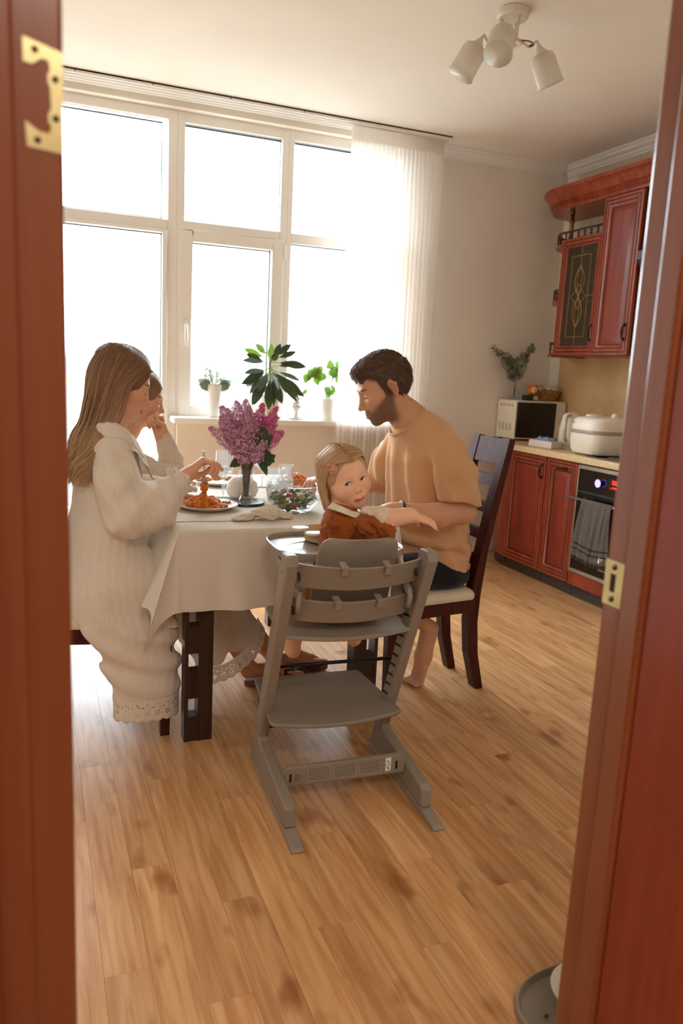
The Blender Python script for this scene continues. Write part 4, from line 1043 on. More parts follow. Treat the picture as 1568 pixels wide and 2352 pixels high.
# tray in front of the child
def tray_pts(sc, z):
    return [(u*sc, v*sc, z) for u, v in superell(0.208, 0.165, 3.6, 56)]
tr = thing('tray', 'grey plastic tray clipped to the front of the high chair', 'tray', (0.884, 2.226, -0.004), rz=math.radians(-3))
V = []; lay = [(0.97, 0.744), (1.0, 0.752), (1.0, 0.768), (0.985, 0.770), (0.965, 0.766), (0.95, 0.757), (0.6, 0.756)]
for s, z in lay: V += tray_pts(s, z)
n = 56; F = []
for i in range(len(lay)-1):
    for k in range(n): F.append((i*n+k, i*n+(k+1) % n, (i+1)*n+(k+1) % n, (i+1)*n+k))
F += [tuple(range(n-1, -1, -1)), tuple((len(lay)-1)*n+k for k in range(n))]
MB().add(V, F).build('tray_body', mat('tray_grey', (150, 140, 128), 0.22, (143, 133, 121), 5, spec=0.6), tr, auto=50)

# bear shaped divided bowl on the tray
bwl = thing('bear_bowl', 'beige bear-shaped toddler bowl on the tray', 'bowl', (0.892, 2.300, 0.7530))
M_bowl = mat('beige_silicone', (214, 186, 150), 0.45, (204, 174, 136), 6)
V = []; lay = [(0.80, 0.0), (0.92, 0.004), (1.0, 0.036), (0.985, 0.040), (0.96, 0.036), (0.86, 0.008), (0.4, 0.007)]
for s, z in lay: V += [(u*s, v*s, z) for u, v in superell(0.085, 0.075, 2.4, 48)]
n = 48; F = []
for i in range(len(lay)-1):
    for k in range(n): F.append((i*n+k, i*n+(k+1) % n, (i+1)*n+(k+1) % n, (i+1)*n+k))
F += [tuple(range(n-1, -1, -1)), tuple((len(lay)-1)*n+k for k in range(n))]
MB().add(V, F).build('dish', M_bowl, bwl, auto=50)
MB().box((-0.01, 0.0, 0.020), (0.14, 0.004, 0.026)).build('divider', M_bowl, bwl, bevel=0.0015)
for (x, y) in ((-0.088, 0.03), (-0.070, -0.055)):
    MB().lathe([(0.0, 0.033), (0.024, 0.033), (0.026, 0.037), (0.024, 0.041), (0.0, 0.041)], (x, y, 0), 20, sx=1.15, sy=0.85).build('ear', mat('white_silicone', (240, 232, 222), 0.4, (234, 226, 216), 6), bwl, auto=40)

# ------------------------------------------------------------------ noodles, food
M_sauce = mat('orange_spaghetti', (232, 150, 60), 0.4, (212, 108, 34), 40, spec=0.4)
M_pasta = mat('plain_spaghetti', (236, 186, 96), 0.4, (222, 158, 64), 40)
M_tom = mat('tomato_red', (206, 62, 36), 0.3, (176, 40, 22), 20, coat=0.2)
M_green = mat('salad_green', (96, 122, 58), 0.5, (66, 92, 38), 30)
M_cuke = mat('cucumber_green', (176, 188, 128), 0.4, (140, 158, 90), 25)
def noodles(name, m, cx, cy, cz, R, H, n, rad, seed, seg=5, pts=22):
    rg = np.random.default_rng(seed); g = MB()
    for i in range(n):
        a = rg.uniform(0, 2*PI); rr = R*math.sqrt(rg.uniform(0, 1))*0.75; c0 = np.array([rr*math.cos(a), rr*math.sin(a)])
        lr = rg.uniform(0.25, 0.6)*R; ph = rg.uniform(0, 6.28); turn = rg.uniform(2.5, 7)*rg.choice([-1, 1]); tilt = rg.uniform(-0.4, 0.4)
        P = []
        for k in range(pts):
            t = k/(pts-1); an = ph+turn*t; p = c0*(1-0.3*t)+lr*(1-0.35*t)*np.array([math.cos(an), math.sin(an)])
            d = min(1, np.linalg.norm(p)/R)
            if np.linalg.norm(p) > R: p = p/np.linalg.norm(p)*R
            top = H*(1-d**2); z = rad + top*(0.25+0.75*(i/n)) + 0.006*math.sin(an*2+i)
            P.append((cx+p[0], cy+p[1], cz+max(rad, z)))
        g.tube(P, rad, seg)
    return g.build(name, m, None, smooth=True)
M_plate = mat('white_porcelain', (240, 233, 224), 0.15, (236, 228, 218), 4, spec=0.6)
def dinner_plate(label, x, y, r, group='dinner plates on the table'):
    o = MB().lathe([(0.0, 0.003), (r*0.62, 0.003), (r*0.66, 0.0005), (r*0.70, 0.0025), (r*0.98, 0.0165), (r, 0.019), (r*0.985, 0.0205), (r*0.72, 0.0085), (r*0.6, 0.006), (0.0, 0.006)], (0, 0, 0), 48).build('dinner_plate', M_plate, None, auto=50)
    o.location = (x, y, TZ+0.0022); return tag(o, label, 'plate', group)
PZ = TZ+0.0085
dinner_plate('white dinner plate of spaghetti in front of the woman', 0.605, 2.85, 0.118)
o = noodles('spaghetti', M_sauce, 0.595, 2.85, PZ, 0.088, 0.040, 70, 0.0021, 1); o['kind'] = 'stuff'; tag(o, 'orange spaghetti heaped on the plate before the woman', 'spaghetti')
rg = random.Random(3)
for k in range(9):
    a = rg.uniform(-0.9, 0.6); rr = rg.uniform(0.060, 0.088)
    s_ = rg.uniform(0.006, 0.010)
    o = MB().box((0, 0, 0), (s_*2, s_*1.5, s_*1.0)).build('vegetable_piece', (M_tom, M_cuke, M_plate)[k % 3], None, bevel=0.0025)
    o.location = (0.605+rr*math.cos(a), 2.85+rr*math.sin(a), PZ+0.012+0.006*(k % 2)); o.rotation_euler = (rg.uniform(-.3, .3), rg.uniform(-.3, .3), rg.uniform(0, 3))
    tag(o, ('red tomato piece', 'green cucumber piece', 'white cheese cube')[k % 3] + ' at the right edge of the spaghetti plate before the woman', ('tomato', 'cucumber', 'cheese')[k % 3], ('tomato pieces on the woman\'s plate', 'cucumber pieces on the woman\'s plate', 'cheese cubes on the woman\'s plate')[k % 3])
dinner_plate('white dinner plate at the far right by the man\'s hand', 1.115, 3.33, 0.115)
o = noodles('spaghetti', M_sauce, 1.115, 3.33, PZ, 0.080, 0.055, 60, 0.0023, 2); o['kind'] = 'stuff'; tag(o, 'mound of orange spaghetti by the man\'s hand', 'spaghetti')
dinner_plate('white dinner plate with bread slices behind the lilac vase', 0.80, 3.46, 0.135)
M_bread = mat('toasted_bread', (214, 160, 96), 0.8, (180, 116, 58), 40, bump=0.4)
for k, (x, y, z, a) in enumerate(((0.715, 3.44, 0.0, 0.3), (0.765, 3.40, 0.012, 1.1), (0.835, 3.42, 0.004, -0.4), (0.885, 3.47, 0.0, 0.9), (0.78, 3.50, 0.014, 2.0))):
    t = thing('bread_slice', 'toasted bread slice topped with tomato, ' + ('leftmost on the plate behind the vase', 'second from left behind the vase', 'third from left behind the vase', 'rightmost on the plate behind the vase', 'at the back of the plate behind the vase')[k], 'bread', (x, y, PZ+z+0.009), a, 'tomato bread slices')
    MB().lathe([(0.8, 0), (1, 0.004), (1, 0.012), (0.9, 0.016)], (0, 0, 0), 18, sx=0.040, sy=0.026).build('slice', M_bread, t, auto=40)
    for q in range(4): MB().ball((rg.uniform(-.022, .022), rg.uniform(-.012, .012), 0.020), (0.010, 0.008, 0.005), 8, 6).build('topping', M_tom if q % 3 else M_plate, t, smooth=True)
# toddler noodles
o = noodles('spaghetti', M_pasta, 0.882, 2.268, 0.7530+0.008, 0.046, 0.022, 26, 0.0019, 4); o['kind'] = 'stuff'; tag(o, 'plain spaghetti in the bear-shaped bowl', 'spaghetti')

# salad bowl
M_cut = glass_mat('salad_bowl_glass', (0.96, 0.965, 0.96), 2.0, 0.02)
sb = thing('salad_bowl', 'large clear glass bowl of chopped salad beside the child', 'bowl', (0.918, 2.76, TZ+0.002))
MB().lathe([(0.0, 0.002), (0.055, 0.0), (0.075, 0.012), (0.098, 0.045), (0.106, 0.090), (0.108, 0.104), (0.104, 0.105), (0.101, 0.09), (0.093, 0.047), (0.07, 0.017), (0.0, 0.008)], (0, 0, 0), 48).build('glass', M_cut, sb, smooth=True)
rg = random.Random(11)
for k in range(92):
    lay_ = k/92; z = 0.014+0.058*lay_; R_ = 0.060+0.030*min(1, lay_*1.4); a = rg.uniform(0, 2*PI); rr = R_*math.sqrt(rg.uniform(0.25, 1))*0.95
    kind = rg.choice([0, 0, 1, 1, 2]); s_ = rg.uniform(0.009, 0.014)
    if kind == 0: g = MB().lathe([(0, 0), (s_, 0), (s_*1.05, s_*0.45), (0, s_*0.5)], (0, 0, 0), 10)
    elif kind == 1: g = crumple(s_*2.6, s_*2.0, s_*0.9, k, 6, 6)
    else: g = MB().lathe([(0.0, 0.0), (s_*0.9, s_*0.15), (s_*1.1, s_*0.6), (s_*0.5, s_*0.75), (0.0, s_*0.5)], (0, 0, 0), 9, sy=0.7)
    nm, mm, ca = (('cucumber_slice', M_cuke, 'cucumber'), ('lettuce_piece', M_green, 'lettuce'), ('tomato_piece', M_tom, 'tomato'))[kind]
    o = g.build(nm, mm, None, smooth=True, solid=0.0012 if kind == 1 else 0)
    o.location = (0.918+rr*math.cos(a), 2.76+rr*math.sin(a), TZ+0.002+z); o.rotation_euler = (rg.uniform(-1, 1), rg.uniform(-1, 1), rg.uniform(0, 3))
    tag(o, ('pale green cucumber slice in the glass salad bowl', 'dark green lettuce piece in the glass salad bowl', 'red tomato piece in the glass salad bowl')[kind], ca, ('cucumber slices in the salad', 'lettuce pieces in the salad', 'tomato pieces in the salad')[kind])

# linen napkin crumpled next to the plate, runner under the plate
M_nap = cloth_mat('cream_linen_napkin', (230, 219, 200), 0.15, (218, 205, 184), 50, bump=0.3, bscale=380)
rg = np.random.default_rng(14); nap = MB()
def roll_(pts, r0, r1, sq=0.55, fr=9):
    """a limp tube of folded cloth"""
    P0 = bez(pts, 9); n_ = len(P0)
    def fn(u, v):
        i = min(n_-1, int(v*(n_-1)+.5)); a = 2*PI*u; t_ = np.array(P0[min(i+1, n_-1)])-np.array(P0[max(i-1, 0)]); t_ /= np.linalg.norm(t_); sd = np.cross(t_, [0, 0, 1]); sd /= np.linalg.norm(sd)+1e-9; up = np.cross(sd, t_)
        r_ = (r0+(r1-r0)*v)*(1+0.20*math.sin(3*a+fr*v)+0.10*math.sin(5*a-2*fr*v)); q = np.array(P0[i])+sd*r_*math.cos(a)+up*r_*sq*math.sin(a)
        q[2] = max(q[2], 0.001); return tuple(q)
    nap.grid(fn, 26, n_, closeu=True)
roll_([(-0.105, 0.01, 0.004), (-0.07, -0.005, 0.010), (-0.035, 0.005, 0.016), (-0.005, 0.0, 0.022)], 0.026, 0.024, 0.45)
roll_([(-0.02, 0.02, 0.020), (0.005, -0.015, 0.030), (0.03, -0.025, 0.022), (0.045, 0.0, 0.026), (0.02, 0.022, 0.034)], 0.017, 0.020, 0.9, 6)
roll_([(0.03, 0.01, 0.022), (0.06, -0.005, 0.020), (0.09, -0.012, 0.012), (0.112, -0.004, 0.007)], 0.022, 0.014, 0.7, 7)
roll_([(0.035, 0.025, 0.018), (0.065, 0.018, 0.020), (0.098, 0.012, 0.010)], 0.018, 0.012, 0.7, 8)
roll_([(-0.015, -0.018, 0.016), (0.01, -0.032, 0.016), (0.035, -0.030, 0.012)], 0.016, 0.014, 0.8, 5)
o = nap.build('napkin', M_nap, None, smooth=True); o.location = (0.755, 2.615, TZ+0.003); o.rotation_euler.z = 0.05
tag(o, 'crumpled cream linen napkin between plate and salad bowl', 'napkin')
def plm(u, v): return (0.43+0.006+0.33*u, 2.60+0.16*v+0.006*math.sin(u*9), TZ+0.0022+0.0010*math.sin(u*17+v*5)**2)
o = MB().grid(plm, 30, 10).build('placemat', M_nap, None, smooth=True, solid=0.001); tag(o, 'cream linen placemat under the edge of the spaghetti plate', 'placemat')

# ------------------------------------------------------------------ glasses
M_crys = glass_mat('crystal', (0.88, 0.89, 0.89), 4.0, 0.03, solid=0.14, solidcol=(250, 250, 250))
def facet(mb, prof, c, seg=20, amp=0.0, z0=0, z1=0):
    V = []
    for (r, z) in prof:
        for k in range(seg):
            a = 2*PI*k/seg; rr = r*(1+(amp*(1 if k % 2 else -1)*(math.cos((z-z0)*380)) if z0 <= z <= z1 else 0)); V.append((c[0]+rr*math.cos(a), c[1]+rr*math.sin(a), c[2]+z))
    F = []
    for i in range(len(prof)-1):
        for k in range(seg): F.append((i*seg+k, i*seg+(k+1) % seg, (i+1)*seg+(k+1) % seg, (i+1)*seg+k))
    return mb.add(V, F)
def cut_band(t, prof, seg=14):
    """ring of diamond-cut facets standing proud of the glass"""
    g = MB(); n_ = len(prof)-1
    for i in range(n_):
        (r0, z0), (r1, z1) = prof[i], prof[i+1]; rm, zm = (r0+r1)/2+0.0022, (z0+z1)/2
        for k in range(seg):
            a0, a1 = 2*PI*(k+0.5*(i % 2))/seg, 2*PI*(k+1+0.5*(i % 2))/seg; am = (a0+a1)/2
            q = [(r0*math.cos(am), r0*math.sin(am), z0), ((rm-.002)*math.cos(a1), (rm-.002)*math.sin(a1), zm), (r1*math.cos(am), r1*math.sin(am), z1), ((rm-.002)*math.cos(a0), (rm-.002)*math.sin(a0), zm), (rm*math.cos(am), rm*math.sin(am), zm)]
            g.add(q, [(0, 1, 4), (1, 2, 4), (2, 3, 4), (3, 0, 4)])
    return g.build('cut_pattern', glass_mat('cut_crystal', (0.9, 0.9, 0.9), 5.0, 0.08, solid=0.35, solidcol=(250, 250, 250)), t)
def wine_glass(label, x, y):
    t = thing('wine_glass', label, 'glass', (x, y, TZ+0.002), group='crystal glasses')
    MB().lathe([(0, 0.003), (0.030, 0.0), (0.032, 0.003), (0.010, 0.008), (0.004, 0.012)], (0, 0, 0), 24).build('foot', M_crys, t, smooth=True)
    MB().lathe([(0.004, 0.011), (0.0055, 0.03), (0.008, 0.045), (0.0045, 0.055), (0.006, 0.075), (0.012, 0.082)], (0, 0, 0), 12).build('stem', M_crys, t, smooth=True)
    pr = [(0.010, 0.080)] + [(0.010+0.026*math.sin(PI/2*min(1, k/7)), 0.080+k*0.0065) for k in range(1, 8)] + [(0.036, 0.135), (0.034, 0.16), (0.034, 0.192)]
    facet(MB(), pr, (0, 0, 0), 24, 0.05, 0.085, 0.135).build('bowl', M_crys, t)
    cut_band(t, [(0.018, 0.084), (0.030, 0.096), (0.0365, 0.110), (0.0372, 0.124), (0.0365, 0.132)])
    MB().lathe([(0.0, 0.095), (0.02, 0.1), (0.031, 0.118), (0.0325, 0.128), (0.0, 0.128)], (0, 0, 0), 20).build('water', glass_mat('water', (0.97, 0.98, 0.98), 1.2), t, smooth=True)
wine_glass('crystal wine glass of water at the left of the lilac vase', 0.727, 3.105)
wine_glass('crystal wine glass standing behind the right of the lilac vase', 0.965, 3.36)
def tumbler(label, x, y, h=0.115):
    t = thing('tumbler', label, 'glass', (x, y, TZ+0.002), group='crystal glasses')
    pr = [(0.0, 0.004), (0.028, 0.0), (0.030, 0.01), (0.037, 0.035), (0.036, 0.06), (0.031, 0.08), (0.034, h-0.008), (0.036, h)]
    pr = [(np.interp(z, [p[1] for p in pr[1:]], [p[0] for p in pr[1:]]), z) for z in np.linspace(0.001, h, 26)]
    facet(MB(), [(0.0, 0.006)]+pr, (0, 0, 0), 22, 0.045, 0.005, 0.065).build('body', M_crys, t)
    cut_band(t, [(0.030, 0.006), (0.034, 0.018), (0.0378, 0.032), (0.0378, 0.046), (0.036, 0.060)])
    MB().lathe([(0.0, 0.010), (0.026, 0.010), (0.032, 0.035), (0.030, 0.055), (0, 0.055)], (0, 0, 0), 20).build('water', MATS['water'], t, smooth=True)
tumbler('crystal tumbler beside the salad bowl, nearer of the two', 0.955, 3.12, 0.12)
tumbler('crystal tumbler behind the nearer one at the right', 1.03, 3.22, 0.12)

# white dish and dark coaster by the vase
o = MB().lathe([(0.03, 0.0), (0.058, 0.010), (0.068, 0.035), (0.060, 0.066), (0.036, 0.088), (0.0, 0.095)], (0, 0, 0), 32).build('ceramic_dome', mat('matt_white_ceramic', (236, 230, 220), 0.5, (230, 223, 212), 5), None, smooth=True); o.location = (0.800, 3.08, TZ+0.002)
tag(o, 'rounded white ceramic piece just behind the lilac vase', 'ceramic')
o = MB().lathe([(0.0, 0.0), (0.072, 0.0), (0.076, 0.004), (0.074, 0.010), (0.0, 0.010)], (0, 0, 0), 40).build('coaster', mat('black_slate', (48, 46, 46), 0.3, (38, 36, 36), 20), None, auto=40); o.location = (0.778, 2.935, TZ+0.0022)
tag(o, 'dark round coaster under the lilac vase', 'coaster')

# ------------------------------------------------------------------ lilac in a cut glass vase
lv = thing('lilac_vase', 'tapered cut-glass vase of mauve lilac on the dark coaster', 'vase', (0.778, 2.935, TZ+0.0125))
pr = [(0.0, 0.004), (0.026, 0.0), (0.027, 0.008), (0.020, 0.022), (0.019, 0.060), (0.024, 0.09), (0.031, 0.125), (0.040, 0.172)]
pr = [(np.interp(z, [p[1] for p in pr[1:]], [p[0] for p in pr[1:]]), z) for z in np.linspace(0.001, 0.172, 24)]
facet(MB(), [(0, 0.006)]+pr, (0, 0, 0), 24, 0.03, 0.03, 0.165).build('vase_glass', glass_mat('vase_glass', (0.88, 0.88, 0.86), 2.2, 0.03), lv)
MB().lathe([(0.0, 0.010), (0.017, 0.012), (0.0165, 0.06), (0.021, 0.09), (0.028, 0.125), (0.0, 0.126)], (0, 0, 0), 20).build('water', MATS['water'], lv, smooth=True)
M_lil = mat('lilac_floret', (255, 255, 255), 0.6, attr='Col')
M_leaf = cloth_mat('lilac_leaf', (92, 116, 78), 0.25, (62, 88, 54), 12, bump=0.05, rough=0.5)
def floret(V, F, Cc, c, n, r, col):
    n = np.asarray(n)/np.linalg.norm(n); a = np.cross(n, [0.3, 0.5, 0.81]); a /= np.linalg.norm(a); b = np.cross(n, a); c = np.asarray(c)
    i0 = len(V); V.append(c-n*r*0.15); Cc.append(col*0.8)
    for k in range(4):
        t = PI/2*k; u = a*math.cos(t)+b*math.sin(t); w = -a*math.sin(t)+b*math.cos(t)
        i = len(V); V += [c+u*r*0.5+w*r*0.38+n*r*0.1, c+u*r*1.0+n*r*0.18, c+u*r*0.5-w*r*0.38+n*r*0.1]; Cc += [col, col*1.08, col]
        F.append((i0, i+2, i+1, i))
def panicle(base, tip, wid, col, n, seed):
    rg = np.random.default_rng(seed); base = np.array(base); tip = np.array(tip); ax = tip-base; L_ = np.linalg.norm(ax); ax = ax/L_
    e1 = np.cross(ax, [0.2, 0.9, 0.1]); e1 /= np.linalg.norm(e1); e2 = np.cross(ax, e1); V = []; F = []; Cc = []
    for i in range(n):
        t = (i+0.5)/n; R_ = 1.2*wid*(1-t)**0.5*(0.6+0.4*min(1, t*6)); a = i*2.39996; rr = R_*rg.uniform(0.65, 1.08)
        d = e1*math.cos(a)+e2*math.sin(a); c = base+ax*L_*t+d*rr
        nn = d*0.8+ax*0.35+rg.normal(0, .35, 3)
        cl = np.array(col)*rg.uniform(0.72, 1.22)
        sz = 0.0084*(1-0.30*t)*rg.uniform(.8, 1.15)
        floret(V, F, Cc, c, nn, sz, cl)
    g = MB(); g.add(V, F); return g, np.array(Cc)
specs = [((-0.02, 0, 0.20), (-0.155, -0.02, 0.292), 0.036, 0), ((-0.03, 0, 0.235), (-0.10, 0.03, 0.37), 0.040, 0), ((-0.02, -0.01, 0.25), (-0.055, -0.03, 0.395), 0.040, 0),
         ((0.0, 0.01, 0.26), (-0.005, 0.02, 0.40), 0.034, 0), ((0.0, -0.02, 0.20), (0.012, -0.05, 0.335), 0.040, 0), ((0.02, 0.0, 0.25), (0.060, 0.0, 0.388), 0.030, 1),
         ((0.04, 0.01, 0.24), (0.125, 0.02, 0.375), 0.026, 1), ((0.04, -0.01, 0.21), (0.140, -0.02, 0.28), 0.036, 1), ((0.03, 0.03, 0.23), (0.11, 0.05, 0.335), 0.036, 1),
         ((-0.01, -0.02, 0.165), (-0.045, -0.05, 0.29), 0.040, 0), ((-0.03, -0.01, 0.20), (-0.10, -0.045, 0.30), 0.034, 0), ((0.03, -0.02, 0.22), (0.085, -0.05, 0.315), 0.036, 1),
         ((0.0, 0.03, 0.22), (0.02, 0.06, 0.37), 0.04, 0), ((-0.03, 0.03, 0.22), (-0.07, 0.06, 0.36), 0.04, 0),
         ((0.015, -0.03, 0.17), (0.055, -0.07, 0.25), 0.034, 0), ((-0.02, -0.035, 0.22), (-0.02, -0.075, 0.345), 0.040, 0), ((0.05, -0.02, 0.24), (0.10, -0.05, 0.345), 0.036, 1), ((-0.05, -0.01, 0.26), (-0.115, -0.03, 0.335), 0.036, 0)]
colA = np.array(C3(206, 150, 176)); colB = np.array(C3(208, 108, 152))
for i, (b_, t_, w_, k_) in enumerate(specs):
    st = MB().tube(bez([(b_[0]*0.1, b_[1]*0.1, 0.02), (b_[0]*0.35, b_[1]*0.35, 0.13), b_, (Vector(b_)*0.4+Vector(t_)*0.6)[:]], 5), 0.0026, 5).build('stem', mat('lilac_stem', (104, 84, 60), 0.7, (84, 66, 44), 20), lv, smooth=True)
    g, cc = panicle(b_, t_, w_, colB if k_ else colA, 260, 30+i)
    g.build('flower_cluster', M_lil, st, colors=cc)
def leaf_mesh(L_, W_, bend=0.25, fold=0.15, tipw=1.0, pw=0.75):
    def fn(u, v):
        w = W_*max(0.0, math.sin(PI*u**pw))**0.9*(1-0.15*u)*tipw; s = (v-.5)*2
        return (u*L_, s*w, -bend*L_*u*u + fold*abs(s)*w)
    return MB().grid(fn, 9, 5)
def place_leaf(name, m, parent, base, direc, L_, W_, roll=0.0, bend=0.25, solid=0.0008, pw=0.75):
    g = leaf_mesh(L_, W_, bend, pw=pw); o = g.build(name, m, parent, smooth=True, solid=solid)
    d = Vector(direc).normalized(); nn = Vector((0, -1, 0.25)); nn = (nn-d*nn.dot(d)).normalized(); q = Matrix((d, nn.cross(d), nn)).transposed().to_quaternion(); o.rotation_mode = 'QUATERNION'
    from mathutils import Quaternion
    o.rotation_quaternion = q @ Quaternion((1, 0, 0), roll); o.location = base
    return o
for (b_, d_, L_, W_, r_) in (((0.035, -0.045, 0.30), (0.25, -0.5, -0.75), 0.075, 0.024, 0.5), ((0.06, -0.06, 0.29), (0.1, -0.3, -1), 0.085, 0.022, -0.4), ((0.04, -0.05, 0.245), (0.2, -0.35, -1), 0.075, 0.022, 1.2),
        ((0.045, -0.03, 0.20), (0.6, -0.3, -0.5), 0.07, 0.028, 0.6), ((0.05, -0.02, 0.16), (0.75, -0.3, 0.35), 0.065, 0.030, 0.2), ((0.04, -0.03, 0.17), (0.5, -0.4, -0.7), 0.07, 0.026, -0.6), ((-0.03, -0.02, 0.165), (-0.7, -0.2, -0.3), 0.05, 0.02, 0.3),
        ((0.02, -0.055, 0.27), (-0.3, -0.3, -0.9), 0.055, 0.022, 0.2)):
    place_leaf('leaf', M_leaf, lv, b_, d_, L_, W_, r_)

# ------------------------------------------------------------------ window sill
SZ = 0.973
def sill_thing(name, label, cat, x, y, rz=0): return thing(name, label, cat, (x, y, SZ), rz)
M_vase = mat('white_ribbed_ceramic', (238, 232, 226), 0.4, (230, 223, 215), 5)
t = sill_thing('dried_flower_vase', 'tall tapered white vase with dried grey-green flowers on the sill', 'vase', 1.075, 4.90)
MB().lathe([(0.0, 0.003), (0.035, 0.0), (0.037, 0.01), (0.040, 0.10), (0.046, 0.20), (0.048, 0.208), (0.044, 0.207), (0.036, 0.10), (0, 0.02)], (0, 0, 0), 32).build('vase_body', M_vase, t, smooth=True)
rg = random.Random(2); M_dry = cloth_mat('dried_sage', (176, 186, 170), 0.5, (150, 162, 146), 30, bump=0.03); M_straw = cloth_mat('dried_straw', (222, 210, 186), 0.5, (202, 188, 160), 30, bump=0.03)
for k in range(16):
    a = rg.uniform(0, 6.28); sp = rg.uniform(0.02, 0.075); h = rg.uniform(0.25, 0.31)
    tp = (sp*math.cos(a), sp*math.sin(a)*0.6, h); s = MB().tube([(0, 0, 0.12), (tp[0]*.4, tp[1]*.4, 0.21), tp], 0.0018, 4).build('stem', M_dry, t)
    g = MB()
    for q in range(14): disc_leaf(g, (tp[0]+rg.uniform(-.015, .015), tp[1]+rg.uniform(-.015, .015), tp[2]+rg.uniform(-.055, .02)), rg.uniform(.005, .010), (rg.uniform(-1, 1), rg.uniform(-1, 1), rg.uniform(-1, 1)))
    g.build('flower_head', M_straw if k % 3 == 0 else M_dry, s)
M_sage = cloth_mat('sage_leaf', (170, 188, 174), 0.5, (144, 164, 148), 14, bump=0.03)
for sx in (-1, 1):
    for k in range(3): place_leaf('leaf', M_sage, t, (sx*0.03, -0.01, 0.20), (sx*1.0, -0.3, 0.35-0.35*k), 0.085-0.01*k, 0.034, 0.6*sx)
t = sill_thing('potted_umbrella_plant', 'leafy green plant with drooping oval leaves in a patterned white pot', 'potted plant', 1.435, 4.895)
MB().lathe([(0.0, 0.004), (0.055, 0.0), (0.062, 0.01), (0.074, 0.13), (0.078, 0.145), (0.072, 0.145), (0.066, 0.12), (0, 0.12)], (0, 0, 0.006), 36).build('pot', mat('floral_ceramic', (238, 230, 218), 0.4, (222, 196, 168), 14, detail=1), t, smooth=True)
MB().lathe([(0.0, 0.0), (0.075, 0.0), (0.08, 0.012), (0.0, 0.012)], (0, 0, 0), 30).build('saucer', mat('charcoal_saucer', (70, 70, 70), 0.5, (58, 58, 58), 9), t, auto=40)
rg = random.Random(21); M_sch = cloth_mat('glossy_leaf', (98, 112, 84), 0.30, (70, 84, 60), 8, bump=0.03, rough=0.4); M_schl = cloth_mat('young_leaf', (156, 180, 102), 0.5, (128, 156, 78), 8, bump=0.03, rough=0.4)
MB().tube(bez([(0, 0, 0.10), (0.004, -0.01, 0.22), (-0.004, -0.01, 0.32), (0.0, -0.01, 0.385)], 5), [0.006]*15+[0.004], 6).build('trunk', mat('plant_trunk', (150, 120, 90), 0.7, (120, 92, 66), 30), t, smooth=True)
lv_ = [((-1, -.3, .35), .42, .14, .035), ((-.9, -.5, .1), .40, .19, .040), ((-.85, -.4, -.5), .38, .20, .040), ((-.6, -.6, -.8), .36, .21, .044), ((-.2, -.6, -1), .35, .19, .040), ((.25, -.6, -1), .35, .19, .042), ((.6, -.5, -.75), .38, .22, .046), ((.75, -.4, -.55), .36, .21, .044),
       ((1, -.3, -.05), .41, .18, .036), ((.9, -.2, .35), .42, .14, .03), ((.5, -.4, .5), .42, .10, .03), ((-.4, .5, -.5), .38, .18, .04), ((.4, .5, -.5), .38, .18, .04), ((-.7, -.5, .5), .43, .12, .034), ((-.45, -.7, -.5), .37, .17, .04), ((0.1, -.8, -.6), .37, .16, .04)]
lv_ += [((a_+rg.uniform(-.35, .35), b2-0.1, c_+rg.uniform(-.3, .3)), z_-rg.uniform(0, .05), l_*0.85, w_*0.85) for (a_, b2, c_), z_, l_, w_ in lv_[:11]]
for k, (d_, z, L_, W_) in enumerate(lv_):
    d = Vector(d_).normalized(); z -= 0.045; b_ = Vector((0, -0.01, z)); L_ *= rg.uniform(0.9, 1.2); W_ *= rg.uniform(.8, 1.05); j = b_+d*0.055
    pt = MB().tube([b_, j], 0.0018, 4).build('leaf_stalk', M_schl, t)
    place_leaf('leaf', M_schl if k in (0, 13) else M_sch, t, j, d, L_, W_*0.85, rg.uniform(-.7, .7), 0.12, pw=1.25)
place_leaf('leaf', M_schl, t, (0.0, -0.01, 0.385), (0.02, 0, 1), 0.10, 0.027, 0.2, 0.02)
place_leaf('leaf', M_sch, t, (0.01, -0.01, 0.375), (0.5, -.2, .7), 0.07, 0.024, 0.3, 0.1)
t = sill_thing('figurine', 'small white classical bust figurine on a round base on the sill', 'figurine', 1.625, 4.885)
MB().lathe([(0.0, 0.0), (0.055, 0.0), (0.057, 0.008), (0.02, 0.012), (0.013, 0.03), (0.012, 0.05), (0.018, 0.06), (0.030, 0.075), (0.036, 0.085), (0.024, 0.10), (0.012, 0.105)], (0, 0, 0), 24).build('pedestal', M_vase, t, smooth=True)
g = MB(); g.ball((0, 0, 0.135), (0.020, 0.022, 0.028), 14, 10); g.ball((0, 0, 0.102), (0.03, 0.018, 0.016), 12, 8); g.tube([(0, 0, 0.10), (0, 0, 0.12)], 0.011, 10); g.ball((-0.018, -0.012, 0.132), (0.006, 0.005, 0.007), 8, 6); g.build('bust', M_vase, t, smooth=True)
t = sill_thing('potted_anthurium', 'small plant with red flowers in a plain white pot beside the curtain', 'potted plant', 1.845, 4.885)
MB().lathe([(0.0, 0.003), (0.055, 0.0), (0.058, 0.006), (0.064, 0.145), (0.060, 0.147), (0.056, 0.12), (0, 0.12)], (0, 0, 0), 32).build('pot', mat('white_pot', (240, 235, 230), 0.45, (233, 227, 220), 5), t, smooth=True)
rg = random.Random(31); M_any = cloth_mat('bright_leaf', (156, 186, 104), 0.5, (120, 154, 72), 10, bump=0.03, rough=0.4); M_redf = cloth_mat('red_spathe', (226, 80, 54), 0.4, (204, 54, 36), 10, bump=0.03, rough=0.4)
